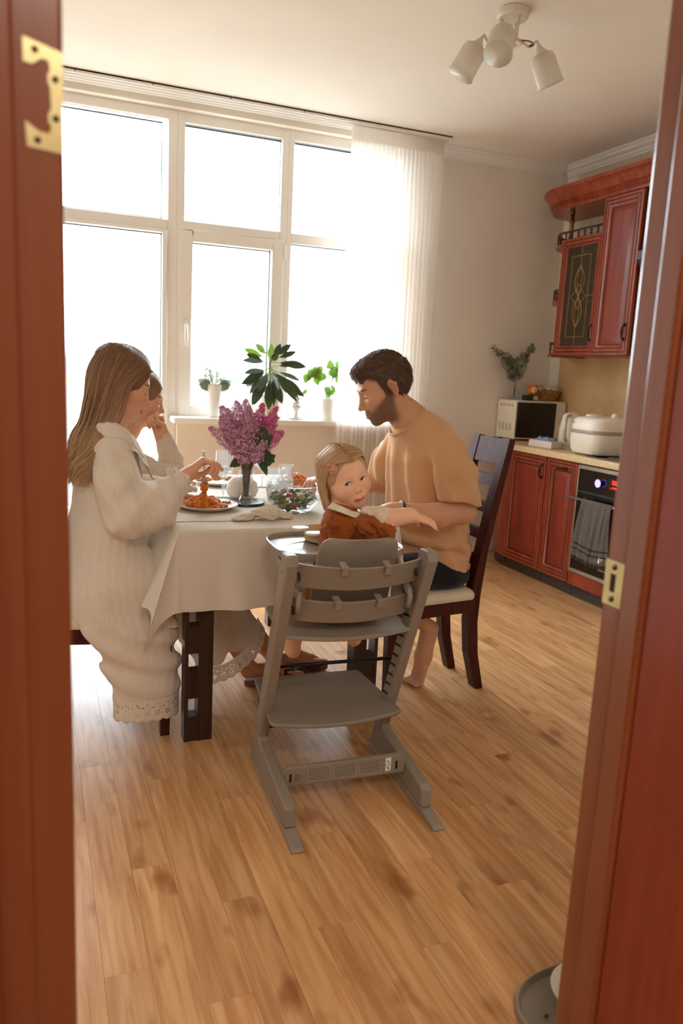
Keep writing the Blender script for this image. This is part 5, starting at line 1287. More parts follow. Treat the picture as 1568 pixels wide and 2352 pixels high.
for k, (x, y, z, L_, W_, mm) in enumerate([(-0.11, -.02, .33, .07, .03, 0), (-0.15, -.02, .30, .055, .028, 0), (-0.06, -.03, .35, .06, .03, 0), (-0.10, -.02, .29, .05, .026, 0), (0.02, -.02, .38, .06, .032, 0), (0.07, -.02, .40, .055, .03, 0), (0.05, -.02, .34, .06, .03, 0), (0.06, -.03, .29, .08, .034, 0), (0.0, -.02, .34, .05, .026, 0),
        (-0.03, -.02, .22, .05, .02, 0), (0.01, -.02, .23, .045, .018, 0), (0.03, -.02, .20, .04, .016, 0), (-0.12, -.03, .31, .030, .016, 1), (0.075, -.04, .27, .055, .016, 1), (-0.02, -.01, .19, .05, .022, 0), (-0.16, -.02, .20, .045, .012, 0), (-0.08, -.03, .34, .06, .03, 0), (-0.13, -.02, .32, .06, .03, 0), (0.03, -.03, .36, .06, .03, 0), (0.09, -.03, .37, .06, .03, 0), (-0.04, -.02, .31, .05, .024, 0), (0.08, -.03, .33, .06, .03, 0), (0.04, -.02, .31, .05, .026, 0)]):
    s = MB().tube(bez([(0, 0, 0.11), (x*.35, y*.4, 0.11+(z-.11)*.6), (x, y, z)], 4), 0.0016, 4).build('stem', M_any, t)
    place_leaf('leaf' if not mm else 'red_flower', (M_any, M_redf)[mm], t, (x, y, z), (rg.uniform(-.8, .8), rg.uniform(-.5, 0), rg.uniform(-1, -.3)), L_*1.3, W_*1.1, rg.uniform(-.9, .9), 0.2)

# ------------------------------------------------------------------ pet feeding dish by the door post
pdh = thing('pet_feeder', 'grey pet feeding mat with a white bowl by the right door post', 'pet bowl', (1.08, 1.075, 0.0))
V = []; lay = [(0.97, 0.0), (1.0, 0.006), (1.0, 0.024), (0.97, 0.026), (0.93, 0.012), (0.4, 0.010)]
for s, z in lay: V += [(u*s, v*s, z) for u, v in superell(0.185, 0.125, 2.6, 48)]
n = 48; F = []
for i in range(len(lay)-1):
    for k in range(n): F.append((i*n+k, i*n+(k+1) % n, (i+1)*n+(k+1) % n, (i+1)*n+k))
F += [tuple(range(n-1, -1, -1)), tuple((len(lay)-1)*n+k for k in range(n))]
MB().add(V, F).build('mat_tray', mat('feeder_grey', (150, 142, 128), 0.5, (138, 130, 116), 6), pdh, auto=50)
MB().lathe([(0.0, 0.012), (0.060, 0.012), (0.078, 0.042), (0.084, 0.046), (0.080, 0.048), (0.068, 0.036), (0.05, 0.020), (0.0, 0.018)], (-0.015, 0.020, 0), 36).build('bowl', mat('feeder_white', (236, 228, 216), 0.35, (228, 218, 204), 6), pdh, smooth=True)
rg = random.Random(8)
for k in range(14):
    MB().ball((-0.015+rg.uniform(-.03, .03), 0.02+rg.uniform(-.03, .03), 0.026+rg.uniform(0, .008)), 0.008, 8, 6).build('kibble', mat('kibble_brown', (96, 62, 38), 0.8, (76, 46, 26), 60), pdh, smooth=True)
MB().ball((-0.125, 0.02, 0.017), (0.006, 0.004, 0.003), 8, 6).build('crumb', MATS['kibble_brown'], pdh)
# ------------------------------------------------------------------ people: smooth blended solids
class Field:
    """distance grid with smooth unions, meshed by surface nets"""
    def __init__(s, lo, hi, h):
        s.lo = np.array(lo, float); s.h = h; s.n = np.ceil((np.array(hi)-s.lo)/h).astype(int)+1
        s.d = np.full(s.n, 0.3, np.float32)
        s.ax = [(s.lo[i]+h*np.arange(s.n[i])).astype(np.float32) for i in range(3)]
    def _sl(s, lo, hi, pad):
        a = np.clip(np.floor((np.array(lo)-pad-s.lo)/s.h).astype(int), 0, s.n); b = np.clip(np.ceil((np.array(hi)+pad-s.lo)/s.h).astype(int)+1, 0, s.n)
        return tuple(slice(int(x), int(y)) for x, y in zip(a, b))
    def _xyz(s, sl): return s.ax[0][sl[0]][:, None, None], s.ax[1][sl[1]][None, :, None], s.ax[2][sl[2]][None, None, :]
    def _mix(s, sl, b, k, op):
        a = s.d[sl]
        if op == '+':
            h = np.clip(0.5+0.5*(b-a)/k, 0, 1); s.d[sl] = b*(1-h)+a*h-k*h*(1-h)
        elif op == '-':
            h = np.clip(0.5-0.5*(b+a)/k, 0, 1); s.d[sl] = a*(1-h)+(-b)*h+k*h*(1-h)
        elif op == '&':
            h = np.clip(0.5-0.5*(b-a)/k, 0, 1); s.d[sl] = b*(1-h)+a*h+k*h*(1-h)
    def cap(s, a, b, ra, rb, k=0.01, op='+', side=None, ratio=1.0):
        a = np.array(a, float); b = np.array(b, float); R = max(ra, rb)*max(1, ratio)
        sl = s._sl(np.minimum(a, b)-R, np.maximum(a, b)+R, k+2*s.h); X, Y, Z = s._xyz(sl)
        if 0 in s.d[sl].shape: return s
        ab = b-a; L2 = max(float(ab@ab), 1e-9)
        px, py, pz = X-a[0], Y-a[1], Z-a[2]
        t = np.clip((px*ab[0]+py*ab[1]+pz*ab[2])/L2, 0, 1)
        qx, qy, qz = px-t*ab[0], py-t*ab[1], pz-t*ab[2]
        if side is not None:
            sd = np.array(side, float); sd /= np.linalg.norm(sd); c = (qx*sd[0]+qy*sd[1]+qz*sd[2])*(1-1/ratio)
            qx, qy, qz = qx-c*sd[0], qy-c*sd[1], qz-c*sd[2]
        d = np.sqrt(qx*qx+qy*qy+qz*qz)-(ra+(rb-ra)*t)
        s._mix(sl, d.astype(np.float32), k, op); return s
    def ell(s, c, r, k=0.01, op='+', R=None):
        c = np.array(c, float); r = np.array(r, float); m = r.max() if R is not None else r
        sl = s._sl(c-m, c+m, k+2*s.h); X, Y, Z = s._xyz(sl)
        if 0 in s.d[sl].shape: return s
        px, py, pz = X-c[0], Y-c[1], Z-c[2]
        if R is not None:
            R = np.array(R); px, py, pz = (R[0][0]*px+R[1][0]*py+R[2][0]*pz), (R[0][1]*px+R[1][1]*py+R[2][1]*pz), (R[0][2]*px+R[1][2]*py+R[2][2]*pz)
        k0 = np.sqrt((px/r[0])**2+(py/r[1])**2+(pz/r[2])**2); k1 = np.sqrt((px/r[0]**2)**2+(py/r[1]**2)**2+(pz/r[2]**2)**2)
        d = k0*(k0-1)/np.maximum(k1, 1e-6)
        s._mix(sl, d.astype(np.float32), k, op); return s
    def chain(s, pts, rs, k=0.01, side=None, ratio=1.0):
        for i in range(len(pts)-1): s.cap(pts[i], pts[i+1], rs[i], rs[i+1], k, '+', side, ratio)
        return s
    def plane(s, p, n, k=0.003):
        """keep the half space behind the plane (cut away where n.(x-p) > 0)"""
        n = np.array(n, float); n /= np.linalg.norm(n); X, Y, Z = s._xyz((slice(None),)*3)
        s._mix((slice(None),)*3, ((X-p[0])*n[0]+(Y-p[1])*n[1]+(Z-p[2])*n[2]).astype(np.float32), k, '&'); return s
    def disp(s, fn, band=0.04):
        X, Y, Z = s._xyz((slice(None),)*3); i = np.nonzero(np.abs(s.d) < band)
        s.d[i] += fn(s.ax[0][i[0]], s.ax[1][i[1]], s.ax[2][i[2]]).astype(np.float32); return s
    def mesh(s, smooth=1):
        d = s.d
        d[0] = d[-1] = 0.1; d[:, 0] = d[:, -1] = 0.1; d[:, :, 0] = d[:, :, -1] = 0.1
        sg = d < 0; c = sum(sg[x:d.shape[0]-1+x, y:d.shape[1]-1+y, z:d.shape[2]-1+z].astype(np.int8) for x in (0, 1) for y in (0, 1) for z in (0, 1))
        act = (c > 0) & (c < 8); I = np.argwhere(act); n = len(I)
        idx = np.full(act.shape, -1, np.int64); idx[act] = np.arange(n)
        P = np.zeros((n, 3)); cnt = np.zeros(n)
        cor = [(x, y, z) for x in (0, 1) for y in (0, 1) for z in (0, 1)]
        val = {q: d[I[:, 0]+q[0], I[:, 1]+q[1], I[:, 2]+q[2]] for q in cor}
        for a in cor:
            for ax in range(3):
                if a[ax] == 0:
                    b = list(a); b[ax] = 1; b = tuple(b); va, vb = val[a], val[b]; m = (va < 0) != (vb < 0)
                    t = va[m]/(va[m]-vb[m]); q = np.tile(np.array(a, float), (m.sum(), 1)); q[:, ax] += t; P[m] += q; cnt[m] += 1
        P = P/cnt[:, None]+I
        F = []
        for ax in range(3):
            o1, o2 = [(1, 2), (2, 0), (0, 1)][ax]
            sl0 = [slice(None)]*3; sl1 = [slice(None)]*3; sl0[ax] = slice(0, -1); sl1[ax] = slice(1, None)
            m = sg[tuple(sl0)] != sg[tuple(sl1)]; E = np.argwhere(m); E = E[(E[:, o1] > 0) & (E[:, o2] > 0) & (E[:, o1] < act.shape[o1]) & (E[:, o2] < act.shape[o2])]
            ins = sg[tuple(E.T)]
            def cell(da, db):
                q = E.copy(); q[:, o1] += da; q[:, o2] += db; return idx[tuple(q.T)]
            Q = np.stack([cell(-1, -1), cell(0, -1), cell(0, 0), cell(-1, 0)], 1); Q[~ins] = Q[~ins][:, ::-1]; F.append(Q)
        F = np.concatenate(F); P = s.lo+P*s.h
        for _ in range(smooth):
            A = np.zeros_like(P); w = np.zeros(n)
            for j in range(4):
                a, b = F[:, j], F[:, (j+1) % 4]; np.add.at(A, a, P[b]); np.add.at(A, b, P[a]); np.add.at(w, a, 1); np.add.at(w, b, 1)
            P = 0.5*P+0.5*A/np.maximum(w, 1)[:, None]
        return P, F

def np_mesh(name, parts, m, parent=None, smooth=True):
    """parts: list of (verts, faces, colours or None) joined into one mesh"""
    V = np.concatenate([p[0] for p in parts]); off = 0; Fs = []
    for p in parts: Fs.append(np.asarray(p[1])+off); off += len(p[0])
    quads = [f for f in Fs if f.shape[1] == 4]; F = np.concatenate(quads)
    me = bpy.data.meshes.new(name); me.vertices.add(len(V)); me.vertices.foreach_set('co', V.astype(np.float32).ravel())
    me.loops.add(F.size); me.loops.foreach_set('vertex_index', F.ravel().astype(np.int32))
    me.polygons.add(len(F)); me.polygons.foreach_set('loop_start', np.arange(0, F.size, 4, dtype=np.int32))
    me.update(calc_edges=True); me.validate()
    col = None
    if parts[0][2] is not None: col = np.concatenate([np.broadcast_to(np.asarray(p[2], float), (len(p[0]), 3)) for p in parts])
    return link(name, me, m, parent, smooth=smooth, colors=col)

def frame(f, roll=0.0):
    f = np.array(f, float); f /= np.linalg.norm(f); l = np.cross([0, 0, 1], f); l /= np.linalg.norm(l); u = np.cross(f, l)
    l2 = l*math.cos(roll)+u*math.sin(roll); u2 = np.cross(f, l2); return np.stack([f, l2, u2], 1)      # local -> world

def gauss(P, c, s): return np.exp(-(((P-np.array(c))/np.array(s))**2).sum(1))
def mixc(col, c2, w): return col*(1-w[:, None])+np.array(c2)*w[:, None]

def build_head(c, fr, sc, neck, p, h=0.0022, skin=(214, 164, 132)):
    """returns verts, faces, colours in world space. p = shape settings, neck = world points with radii"""
    F = Field((-0.125, -0.100, -0.235), (0.140, 0.100, 0.145), h/ sc if sc < .9 else h)
    y2 = (-1, 1)
    cr = p.get('cran', (0.098, 0.077, 0.090)); F.ell((-0.004, 0, 0.035), cr, 0.01)
    fw = p.get('fw', 1.0)
    F.ell((0.035, 0, -0.026), (0.062, 0.060*fw, 0.080), 0.030)
    F.ell((0.030, 0, -0.070), (0.058, 0.053*p.get('jaw', 1.0), 0.036), 0.022)
    ch = p.get('chin', 1.0); F.ell((0.077+p.get('chinx', 0), 0, -0.092), (0.021, 0.024*ch, 0.018*ch), 0.020)
    F.ell((0.074, 0, -0.055), (0.027, 0.032, 0.028), 0.020)
    for s in y2:
        cb = p.get('cheek', 1.0); F.ell((0.060, s*0.043*fw, -0.018-0.02*(cb-1)), (0.028*cb, 0.022*cb, 0.026*cb), 0.022)
    br = p.get('brow', 1.0); F.cap((0.084+0.002*br, -0.034, 0.030), (0.084+0.002*br, 0.034, 0.030), 0.0085+0.002*br, 0.0085+0.002*br, 0.016)
    for s in y2: F.ell((0.104, s*0.0315, 0.010), (0.0165, 0.0185, 0.0125), 0.012, '-')
    nz = p.get('nose', 1.0); nl = p.get('nosel', 1.0)
    nzz = p.get('nosez', 0.0)
    F.cap((0.0915-0.004*(nl < .7), 0, 0.016), (0.100+0.0125*nl, 0, -0.027+nzz), 0.0072*nz, 0.0088*nz, 0.012)
    F.ell((0.100+0.0135*nl, 0, -0.0290+nzz), (0.0095*nz, 0.0095*nz, 0.0085*nz), 0.006)
    for s in y2: F.ell((0.103, s*0.0115*nz, -0.0335+nzz), (0.0105, 0.0072*nz, 0.0072), 0.005)
    for s in y2: F.ell((0.110, s*0.006*nz, -0.0400+nzz), (0.0040, 0.0032, 0.0035), 0.003, '-')
    lp = p.get('lip', 1.0); mw = p.get('mouthw', 0.020)
    for s in y2:
        F.cap((0.0945, s*mw, -0.0612), (0.1030, s*0.004, -0.0565), 0.0032*lp, 0.0050*lp, 0.005)
        F.cap((0.0940, s*mw, -0.0625), (0.1015, 0, -0.0685), 0.0030*lp, 0.0062*lp, 0.005)
        F.cap((0.0985, s*(mw+0.002), -0.0620), (0.1100, 0, -0.0622), 0.0018, 0.0022, 0.003, '-')
    if nl > .7: F.cap((0.098, 0, -0.046), (0.106, 0, -0.053), 0.0025, 0.0025, 0.004, '-')
    eye = p.get('eye', 'down')
    for s in y2:
        if eye == 'down': F.ell((0.0780, s*0.0315, 0.0100), (0.0128, 0.0135, 0.0125), 0.004)
        if eye == 'down':
            F.cap((0.0860, s*0.021, 0.0068), (0.0835, s*0.043, 0.0058), 0.0050, 0.0045, 0.004)
            F.cap((0.0900, s*0.020, 0.0005), (0.0865, s*0.043, 0.0000), 0.0016, 0.0014, 0.003, '-')
        else:
            F.ell((0.0780, s*0.0330, 0.0090), (0.0172, 0.0180, 0.0165), 0.006)
            F.cap((0.0905, s*0.0205, 0.0185), (0.0885, s*0.0455, 0.0180), 0.0046, 0.0042, 0.006)      # upper lid
            F.cap((0.0905, s*0.0210, -0.0010), (0.0880, s*0.0455, -0.0002), 0.0036, 0.0034, 0.006)    # lower lid
            F.cap((0.1000, s*0.0195, 0.0080), (0.0945, s*0.0490, 0.0095), 0.0052, 0.0052, 0.002, '-')
            F.ell((0.0960, s*0.0335, 0.0090), (0.0125, 0.0130, 0.0100), 0.002, '-')
    if p.get('ears', True):
        ez = p.get('earz', 0.0)
        Re = rotm(0, -0.25, 0)
        for s in y2:
            Rr = rotm(0, 0.25, s*0.35)
            F.ell((-0.008, s*0.081, 0.002+ez), (0.0185, 0.0065, 0.031), 0.006, R=Rr)
            F.cap((-0.020, s*0.088, 0.012+ez), (-0.004, s*0.087, 0.028+ez), 0.0050, 0.0048, 0.004); F.cap((-0.020, s*0.088, 0.012+ez), (-0.016, s*0.085, -0.012+ez), 0.0050, 0.0042, 0.004)
            F.cap((-0.004, s*0.087, 0.028+ez), (0.008, s*0.082, 0.018+ez), 0.0048, 0.0038, 0.004); F.ell((-0.006, s*0.083, -0.026+ez), (0.0085, 0.0055, 0.009), 0.005)
            F.ell((-0.003, s*0.0905, -0.002+ez), (0.0085, 0.0065, 0.0135), 0.004, '-')
    inv = fr.T/sc
    for (a, ra), (b, rb) in zip(neck[:-1], neck[1:]): F.cap(inv@(np.array(a)-c), inv@(np.array(b)-c), ra/sc, rb/sc, 0.025)
    if p.get('extra'): p['extra'](F)
    P, Q = F.mesh(1)
    sk = np.array(C3(*skin)); col = np.tile(sk, (len(P), 1))
    red = np.array(C3(200, 110, 84)); 
    for s in y2: col = mixc(col, red, p.get('blush', 0.35)*gauss(P, (0.075, s*0.045, -0.028), (0.03, 0.022, 0.02)))
    col = mixc(col, red, 0.35*gauss(P, (0.116, 0, -0.03), (0.012, 0.012, 0.012)))
    for s in y2: col = mixc(col, C3(206, 112, 84), 0.5*gauss(P, (-0.008, s*0.088, 0.0), (0.03, 0.012, 0.035)))
    lipc = C3(*p.get('lipc', (186, 96, 80)))
    wl = np.maximum.reduce([gauss(P, (0.104, yy, -0.062 + 0.0006*abs(yy)/0.01), (0.012, 0.0075, 0.0062*lp)) for yy in np.linspace(-mw*0.8, mw*0.8, 7)])
    col = mixc(col, lipc, np.clip(wl*1.5, 0, 1)*p.get('lipw', 0.85))
    slit = np.maximum.reduce([gauss(P, (0.100, yy, -0.0622), (0.012, 0.004, 0.0014)) for yy in np.linspace(-mw*0.95, mw*0.95, 13)])
    col = mixc(col, C3(110, 48, 40), np.clip(slit*1.3, 0, 1)*0.85)
    bc = C3(*p.get('browc', (110, 80, 60)))
    for s in y2:
        wb2 = np.maximum.reduce([gauss(P, (0.093-0.25*(yy-0.016)**2*20, s*yy, 0.0285+0.006*math.sin((yy-0.014)/0.034*PI*0.8)), (0.02, 0.0045, 0.0032)) for yy in np.linspace(0.014, 0.046, 9)])
        col = mixc(col, bc, np.clip(wb2*1.4, 0, 1)*p.get('browa', 0.8))
        if eye == 'down':
            ls = np.maximum.reduce([gauss(P, (0.088, s*yy, 0.0018), (0.014, 0.003, 0.0016)) for yy in np.linspace(0.020, 0.044, 11)])
            col = mixc(col, C3(60, 40, 32), np.clip(ls*1.3, 0, 1)*0.9)
        nn = gauss(P, (0.110, s*0.006, -0.0395+nzz), (0.006, 0.004, 0.0035)); col = mixc(col, C3(96, 48, 36), np.clip(nn, 0, 1)*0.8)
    if p.get('paint'): col = p['paint'](P, col)
    return P@(fr.T)*sc+c, Q, col

def hand_pts(fr, w, sc, curls, spread=0.10, thumb=None, flip=1):
    """list of (a,b,ra,rb,k) capsules for a hand. local: +x fingers, +z back of hand, +y*flip thumb side"""
    out = []; T = lambda q: np.array(w)+fr@(np.array([q[0], q[1]*flip, q[2]])*sc)
    mc = [(0.088, 0.030, 0.002), (0.092, 0.010, 0.004), (0.088, -0.009, 0.003), (0.080, -0.027, 0.0)]
    for m in mc: out.append((T((0.0, m[1]*0.45, 0)), T(m), 0.0165*sc, 0.0115*sc, 0.012))
    out.append((T((-0.03, 0, 0)), T((0.02, 0, 0)), 0.024*sc, 0.020*sc, 0.02))
    Ls = [(0.044, 0.026, 0.021), (0.048, 0.030, 0.022), (0.045, 0.028, 0.021), (0.035, 0.021, 0.018)]
    for i, m in enumerate(mc):
        p0 = np.array(m); a = 0.0; sp = spread*(1.5-i)
        rr = [0.0092, 0.0084, 0.0078, 0.0068] if i < 3 else [0.0082, 0.0074, 0.0068, 0.0060]
        for j in range(3):
            a += curls[i][j]; d = np.array([math.cos(a)*math.cos(sp), math.cos(a)*math.sin(sp), -math.sin(a)]); p1 = p0+d*Ls[i][j]
            out.append((T(p0), T(p1), rr[j]*sc, rr[j+1]*sc, 0.004)); p0 = p1
    th = thumb or [(0.022, 0.028, -0.008), (0.052, 0.052, -0.018), (0.080, 0.060, -0.024), (0.102, 0.058, -0.028)]
    rt = [0.015, 0.0115, 0.0100, 0.0080]
    for j in range(3): out.append((T(th[j]), T(th[j+1]), rt[j]*sc, rt[j+1]*sc, 0.008 if j == 0 else 0.004))
    return out
def add_caps(F, caps):
    for a, b, ra, rb, k in caps: F.cap(a, b, ra, rb, k)
def limb(pts, rs, caps=(), h=0.003, k=0.012, pad=0.03, extra=None):
    A = [np.array(q) for q in pts]+[q for c_ in caps for q in (c_[0], c_[1])]; R = max(rs)+pad
    F = Field(np.min(A, 0)-R, np.max(A, 0)+R, h); F.chain(pts, rs, k); add_caps(F, caps)
    if extra: extra(F)
    return F.mesh(1)

def strands(paths, r, sides=4, cols=None, taper=0.25):
    """many thin tubes; paths: (n,k,3)"""
    Pn = np.asarray(paths, float); n, k, _ = Pn.shape
    T = np.gradient(Pn, axis=1); T /= np.linalg.norm(T, axis=2, keepdims=True)+1e-9
    up = np.array([0.31, -0.62, 0.72]); A = np.cross(T, up); A /= np.linalg.norm(A, axis=2, keepdims=True)+1e-9; B = np.cross(T, A)
    t = np.linspace(0, 1, k); rad = r*(1-(1-taper)*t**2)*np.minimum(1, 0.4+t*6)
    V = np.stack([Pn+(A*math.cos(a)+B*math.sin(a))*rad[None, :, None] for a in 2*PI*np.arange(sides)/sides], 2).reshape(-1, 3)
    base = (np.arange(n)[:, None, None]*k+np.arange(k-1)[None, :, None])*sides; j = np.arange(sides)[None, None, :]; j2 = (j+1) % sides
    Q = np.stack([base+j, base+j2, base+sides+j2, base+sides+j], -1).reshape(-1, 4)
    C_ = None
    if cols is not None: C_ = np.repeat(np.asarray(cols).reshape(n*k, 3), sides, 0)
    return V, Q, C_
def spline_rows(ctrl, k):
    """ctrl (n,m,3) control rows -> (n,k,3) Catmull-Rom"""
    P = np.asarray(ctrl, float); P = np.concatenate([2*P[:, :1]-P[:, 1:2], P, 2*P[:, -1:]-P[:, -2:-1]], 1); m = P.shape[1]-3
    u = np.linspace(0, m-1e-6, k); i = u.astype(int); t = (u-i)[None, :, None]; a, b, c, d = P[:, i], P[:, i+1], P[:, i+2], P[:, i+3]
    return 0.5*(2*b+(-a+c)*t+(2*a-5*b+4*c-d)*t*t+(-a+3*b-3*c+d)*t**3)

M_skin = mat('skin', (255, 255, 255), 0.5, attr='Col', sss=0.12, spec=0.4)
M_hair = mat('hair', (255, 255, 255), 0.42, attr='Col', spec=0.4)
SK = C3(206, 156, 122)
def fold_noise(seed, n=6, f=(20, 60), stretch=(1, 1, 1), amp=1.0):
    rg = np.random.default_rng(seed); W_ = []
    for _ in range(n):
        d = rg.normal(0, 1, 3)*np.array(stretch); d = d/np.linalg.norm(d)*rg.uniform(*f); W_.append((d, rg.uniform(0, 6.28), rg.uniform(.5, 1)))
    def fn(x, y, z):
        v = 0
        for d, p_, a in W_: v = v+a*np.sin(d[0]*x+d[1]*y+d[2]*z+p_+0.8*np.sin(9*x+7*z+p_))
        return amp*v/n
    return fn
def person(label, loc): return thing('person', label, 'person', loc)
def finish(p): fixkids(p)

# ================================================================== the man
man = person('bearded man in a tan t-shirt eating at the right of the table', (1.5, 2.78, 0))
MSC = 1.06; MC = np.array([1.277, 2.75, 1.242]); MF = frame((-0.885, 0.16, -0.44), 0.0)
def man_paint(P, col):
    # full beard along jaw, chin, upper lip and sideburn
    x, y, z = P[:, 0], P[:, 1], P[:, 2]
    jaw = 1/(1+np.exp(((z+0.034)-0.55*np.clip(0.062-x, -0.05, 0.09))/0.004))
    jaw *= 1/(1+np.exp((x*0.0-0.0+(z*-1-0.125))/0.006))
    jaw *= 1/(1+np.exp(-(x-0.002)/0.005))
    side = np.exp(-((x-0.012)/0.012)**2)*np.exp(-((z+0.005)/0.035)**2)*(np.abs(y) > 0.05)
    mus = np.exp(-((z+0.0475)/0.0065)**2)*(x > 0.08)*(np.abs(y) < 0.032)
    lips = np.exp(-((z+0.0625)/0.007)**2)*np.exp(-(y/0.018)**2)*(x > 0.095)
    cheek = np.exp(-(((x-0.085)/0.018)**2+((np.abs(y)-0.035)/0.016)**2+((z+0.036)/0.016)**2))
    w = np.clip(jaw+side+mus*0.95, 0, 1)*(1-0.92*np.clip(lips*1.3, 0, 1))*(1-0.7*cheek)
    rn = np.random.default_rng(1).uniform(0.75, 1.15, len(P))
    b = np.array(C3(96, 66, 48))[None]*rn[:, None]
    return col*(1-0.86*w[:, None])+b*0.86*w[:, None]
nk = [((1.300, 2.755, 1.20), 0.060), ((1.385, 2.765, 1.135), 0.064), ((1.46, 2.775, 1.06), 0.085)]
hv = build_head(MC, MF, MSC, nk, dict(brow=1.5, jaw=1.06, chin=1.15, nose=1.06, nosel=1.1, browc=(74, 50, 38), blush=0.15, earz=0.004, lipw=0.55, paint=man_paint), skin=(206, 154, 120))
skinm = np.array(C3(206, 154, 120))
# near (left) arm: elbow by his side, forearm resting towards the table edge
lw = (1.235, 2.545, 0.800)
fl = frame((-0.92, 0.25, -0.05), 0.15)
near_hand = hand_pts(fl, lw, 1.0, [(0.5, 0.6, 0.4)]*4, 0.05)
a1 = limb([(1.495, 2.60, 0.96), (1.540, 2.548, 0.792), (1.42, 2.54, 0.775), lw], [0.050, 0.050, 0.047, 0.029], near_hand, 0.0032, 0.02)
# far (right) arm reaching forward to the plate
rw = (1.195, 3.10, 0.842)
frr = frame((-0.93, 0.10, -0.20), 0.0)
far_hand = hand_pts(frr, rw, 1.0, [(0.75, 1.0, 0.6), (0.85, 1.1, 0.7), (0.95, 1.1, 0.7), (1.0, 1.1, 0.7)], 0.03, flip=-1, thumb=[(0.022, 0.028, -0.008), (0.052, 0.044, -0.024), (0.078, 0.040, -0.034), (0.098, 0.030, -0.036)])
a2 = limb([(1.42, 2.98, 0.98), (1.425, 3.015, 0.84), (1.33, 3.06, 0.825), rw], [0.050, 0.048, 0.044, 0.028], far_hand, 0.0035, 0.02)
# legs and bare feet tucked under the chair
def foot_up(h_, toe, sc=1.0, sgn=1):
    """foot standing on its toes: heel h_, ball/toes at toe"""
    h_ = np.array(h_); toe = np.array(toe); caps = [(h_, h_*0.45+toe*0.55, 0.033*sc, 0.031*sc, 0.02), (h_*0.45+toe*0.55, toe, 0.031*sc, 0.024*sc, 0.02)]
    for i in range(5):
        o = np.array([0.0, (i-2)*0.0155*sc, 0.0]); L_ = [0.040, 0.036, 0.033, 0.029, 0.025][i if sgn > 0 else 4-i]; r = 0.0105 if (i == 0 and sgn > 0) or (i == 4 and sgn < 0) else 0.0080
        b = toe+o+np.array([-0.004, 0, -0.010]); caps.append((toe*0.75+h_*0.25+o*0.8, b, 0.014*sc, (r+0.002)*sc, 0.008)); caps.append((b, b+np.array([-L_, 0, -0.008]), r*sc, r*0.8*sc, 0.004))
    return caps
fn1 = foot_up((1.538, 2.735, 0.250), (1.500, 2.735, 0.032), 1.14, -1)
l1 = limb([(1.45, 2.69, 0.52), (1.20, 2.66, 0.51), (1.33, 2.70, 0.40), (1.500, 2.735, 0.285)], [0.065, 0.060, 0.054, 0.036], fn1, 0.004, 0.02)
fn2 = foot_up((1.46, 2.865, 0.225), (1.452, 2.860, 0.030), 1.05, 1)
l2 = limb([(1.45, 2.87, 0.52), (1.20, 2.90, 0.51), (1.32, 2.89, 0.35), (1.44, 2.87, 0.25)], [0.065, 0.060, 0.054, 0.036], fn2, 0.004, 0.02)
np_mesh('body', [hv]+[(q[0], q[1], skinm) for q in (a1, a2, l1, l2)], M_skin, man)
# hair
def short_hair(c, fr, sc, col, cran=(0.098, 0.077, 0.090), seed=3):
    F = Field((-0.13, -0.105, -0.10), (0.13, 0.105, 0.16), 0.0026)
    F.ell((-0.006, 0, 0.040), (cran[0]+0.008, cran[1]+0.006, cran[2]+0.010), 0.01)
    F.ell((0.048, 0, 0.100), (0.044, 0.050, 0.026), 0.03)
    F.ell((0.085, 0, -0.010), (0.070, 0.058, 0.075), 0.012, '-')       # face opening
    for s in (-1, 1):
        F.ell((0.064, s*0.060, 0.020), (0.045, 0.040, 0.045), 0.012, '-'); F.ell((0.005, s*0.095, -0.040), (0.035, 0.06, 0.045), 0.012, '-')
        F.cap((0.026, s*0.071, 0.040), (0.016, s*0.0725, -0.010), 0.010, 0.005, 0.010)
    F.plane((-0.06, 0, -0.048), (-0.35, 0, -1.0), 0.01)
    rgn = np.random.default_rng(seed)
    F.disp(lambda x, y, z: 0.0010*np.sin(210*(x*0.5+y*0.9)+60*z+4*np.sin(40*x))+0.0008*np.sin(160*(z-0.6*x)+9*np.sin(35*y)), 0.02)
    P, Q = F.mesh(0)
    base = np.array(C3(*col)); cc = base[None]*rgn.uniform(0.8, 1.15, len(P))[:, None]
    return P@fr.T*sc+c, Q, cc, P
def tufts(c, fr, sc, cran, n, L_, col, seed, keep, sweep):
    rg_ = np.random.default_rng(seed); P = cran[rg_.integers(0, len(cran), n*3)]; P = P[keep(P)][:n]
    d = (P-np.array((-0.006, 0, 0.035)))/np.array((0.098, 0.077, 0.090))**2; d /= np.linalg.norm(d, axis=1)[:, None]
    t = sweep(P); t = t-(t*d).sum(1)[:, None]*d; t /= np.linalg.norm(t, axis=1)[:, None]+1e-6; t = t+rg_.normal(0, .22, t.shape)
    l = L_*rg_.uniform(.6, 1.2, len(P))[:, None]
    pts = np.stack([P, P+t*l*0.4+d*l*0.10, P+t*l+d*l*0.04], 1)
    cc = np.array(C3(*col))[None, None]*rg_.uniform(.65, 1.45, (len(P), 1, 1))*np.ones((1, 5, 1))
    return strands((spline_rows(pts, 5))@fr.T*sc+c, 0.0008*sc, 4, cc)
hm = short_hair(MC, MF, MSC, (90, 66, 51))
tm = tufts(MC, MF, MSC, hm[3], 4200, 0.017, (100, 73, 56), 4, lambda P: ((P[:, 2] > 0.0) | (P[:, 0] < -0.02)) & ((P[:, 0] < 0.06) | (P[:, 2] > 0.075)), lambda P: np.stack([np.where(P[:, 2] > 0.085, 0.9, -0.30), 0.25*np.sign(P[:, 1]), np.where(P[:, 2] > 0.085, 0.15, -0.9)], 1))
np_mesh('hair', [hm[:3], tm], M_hair, man)
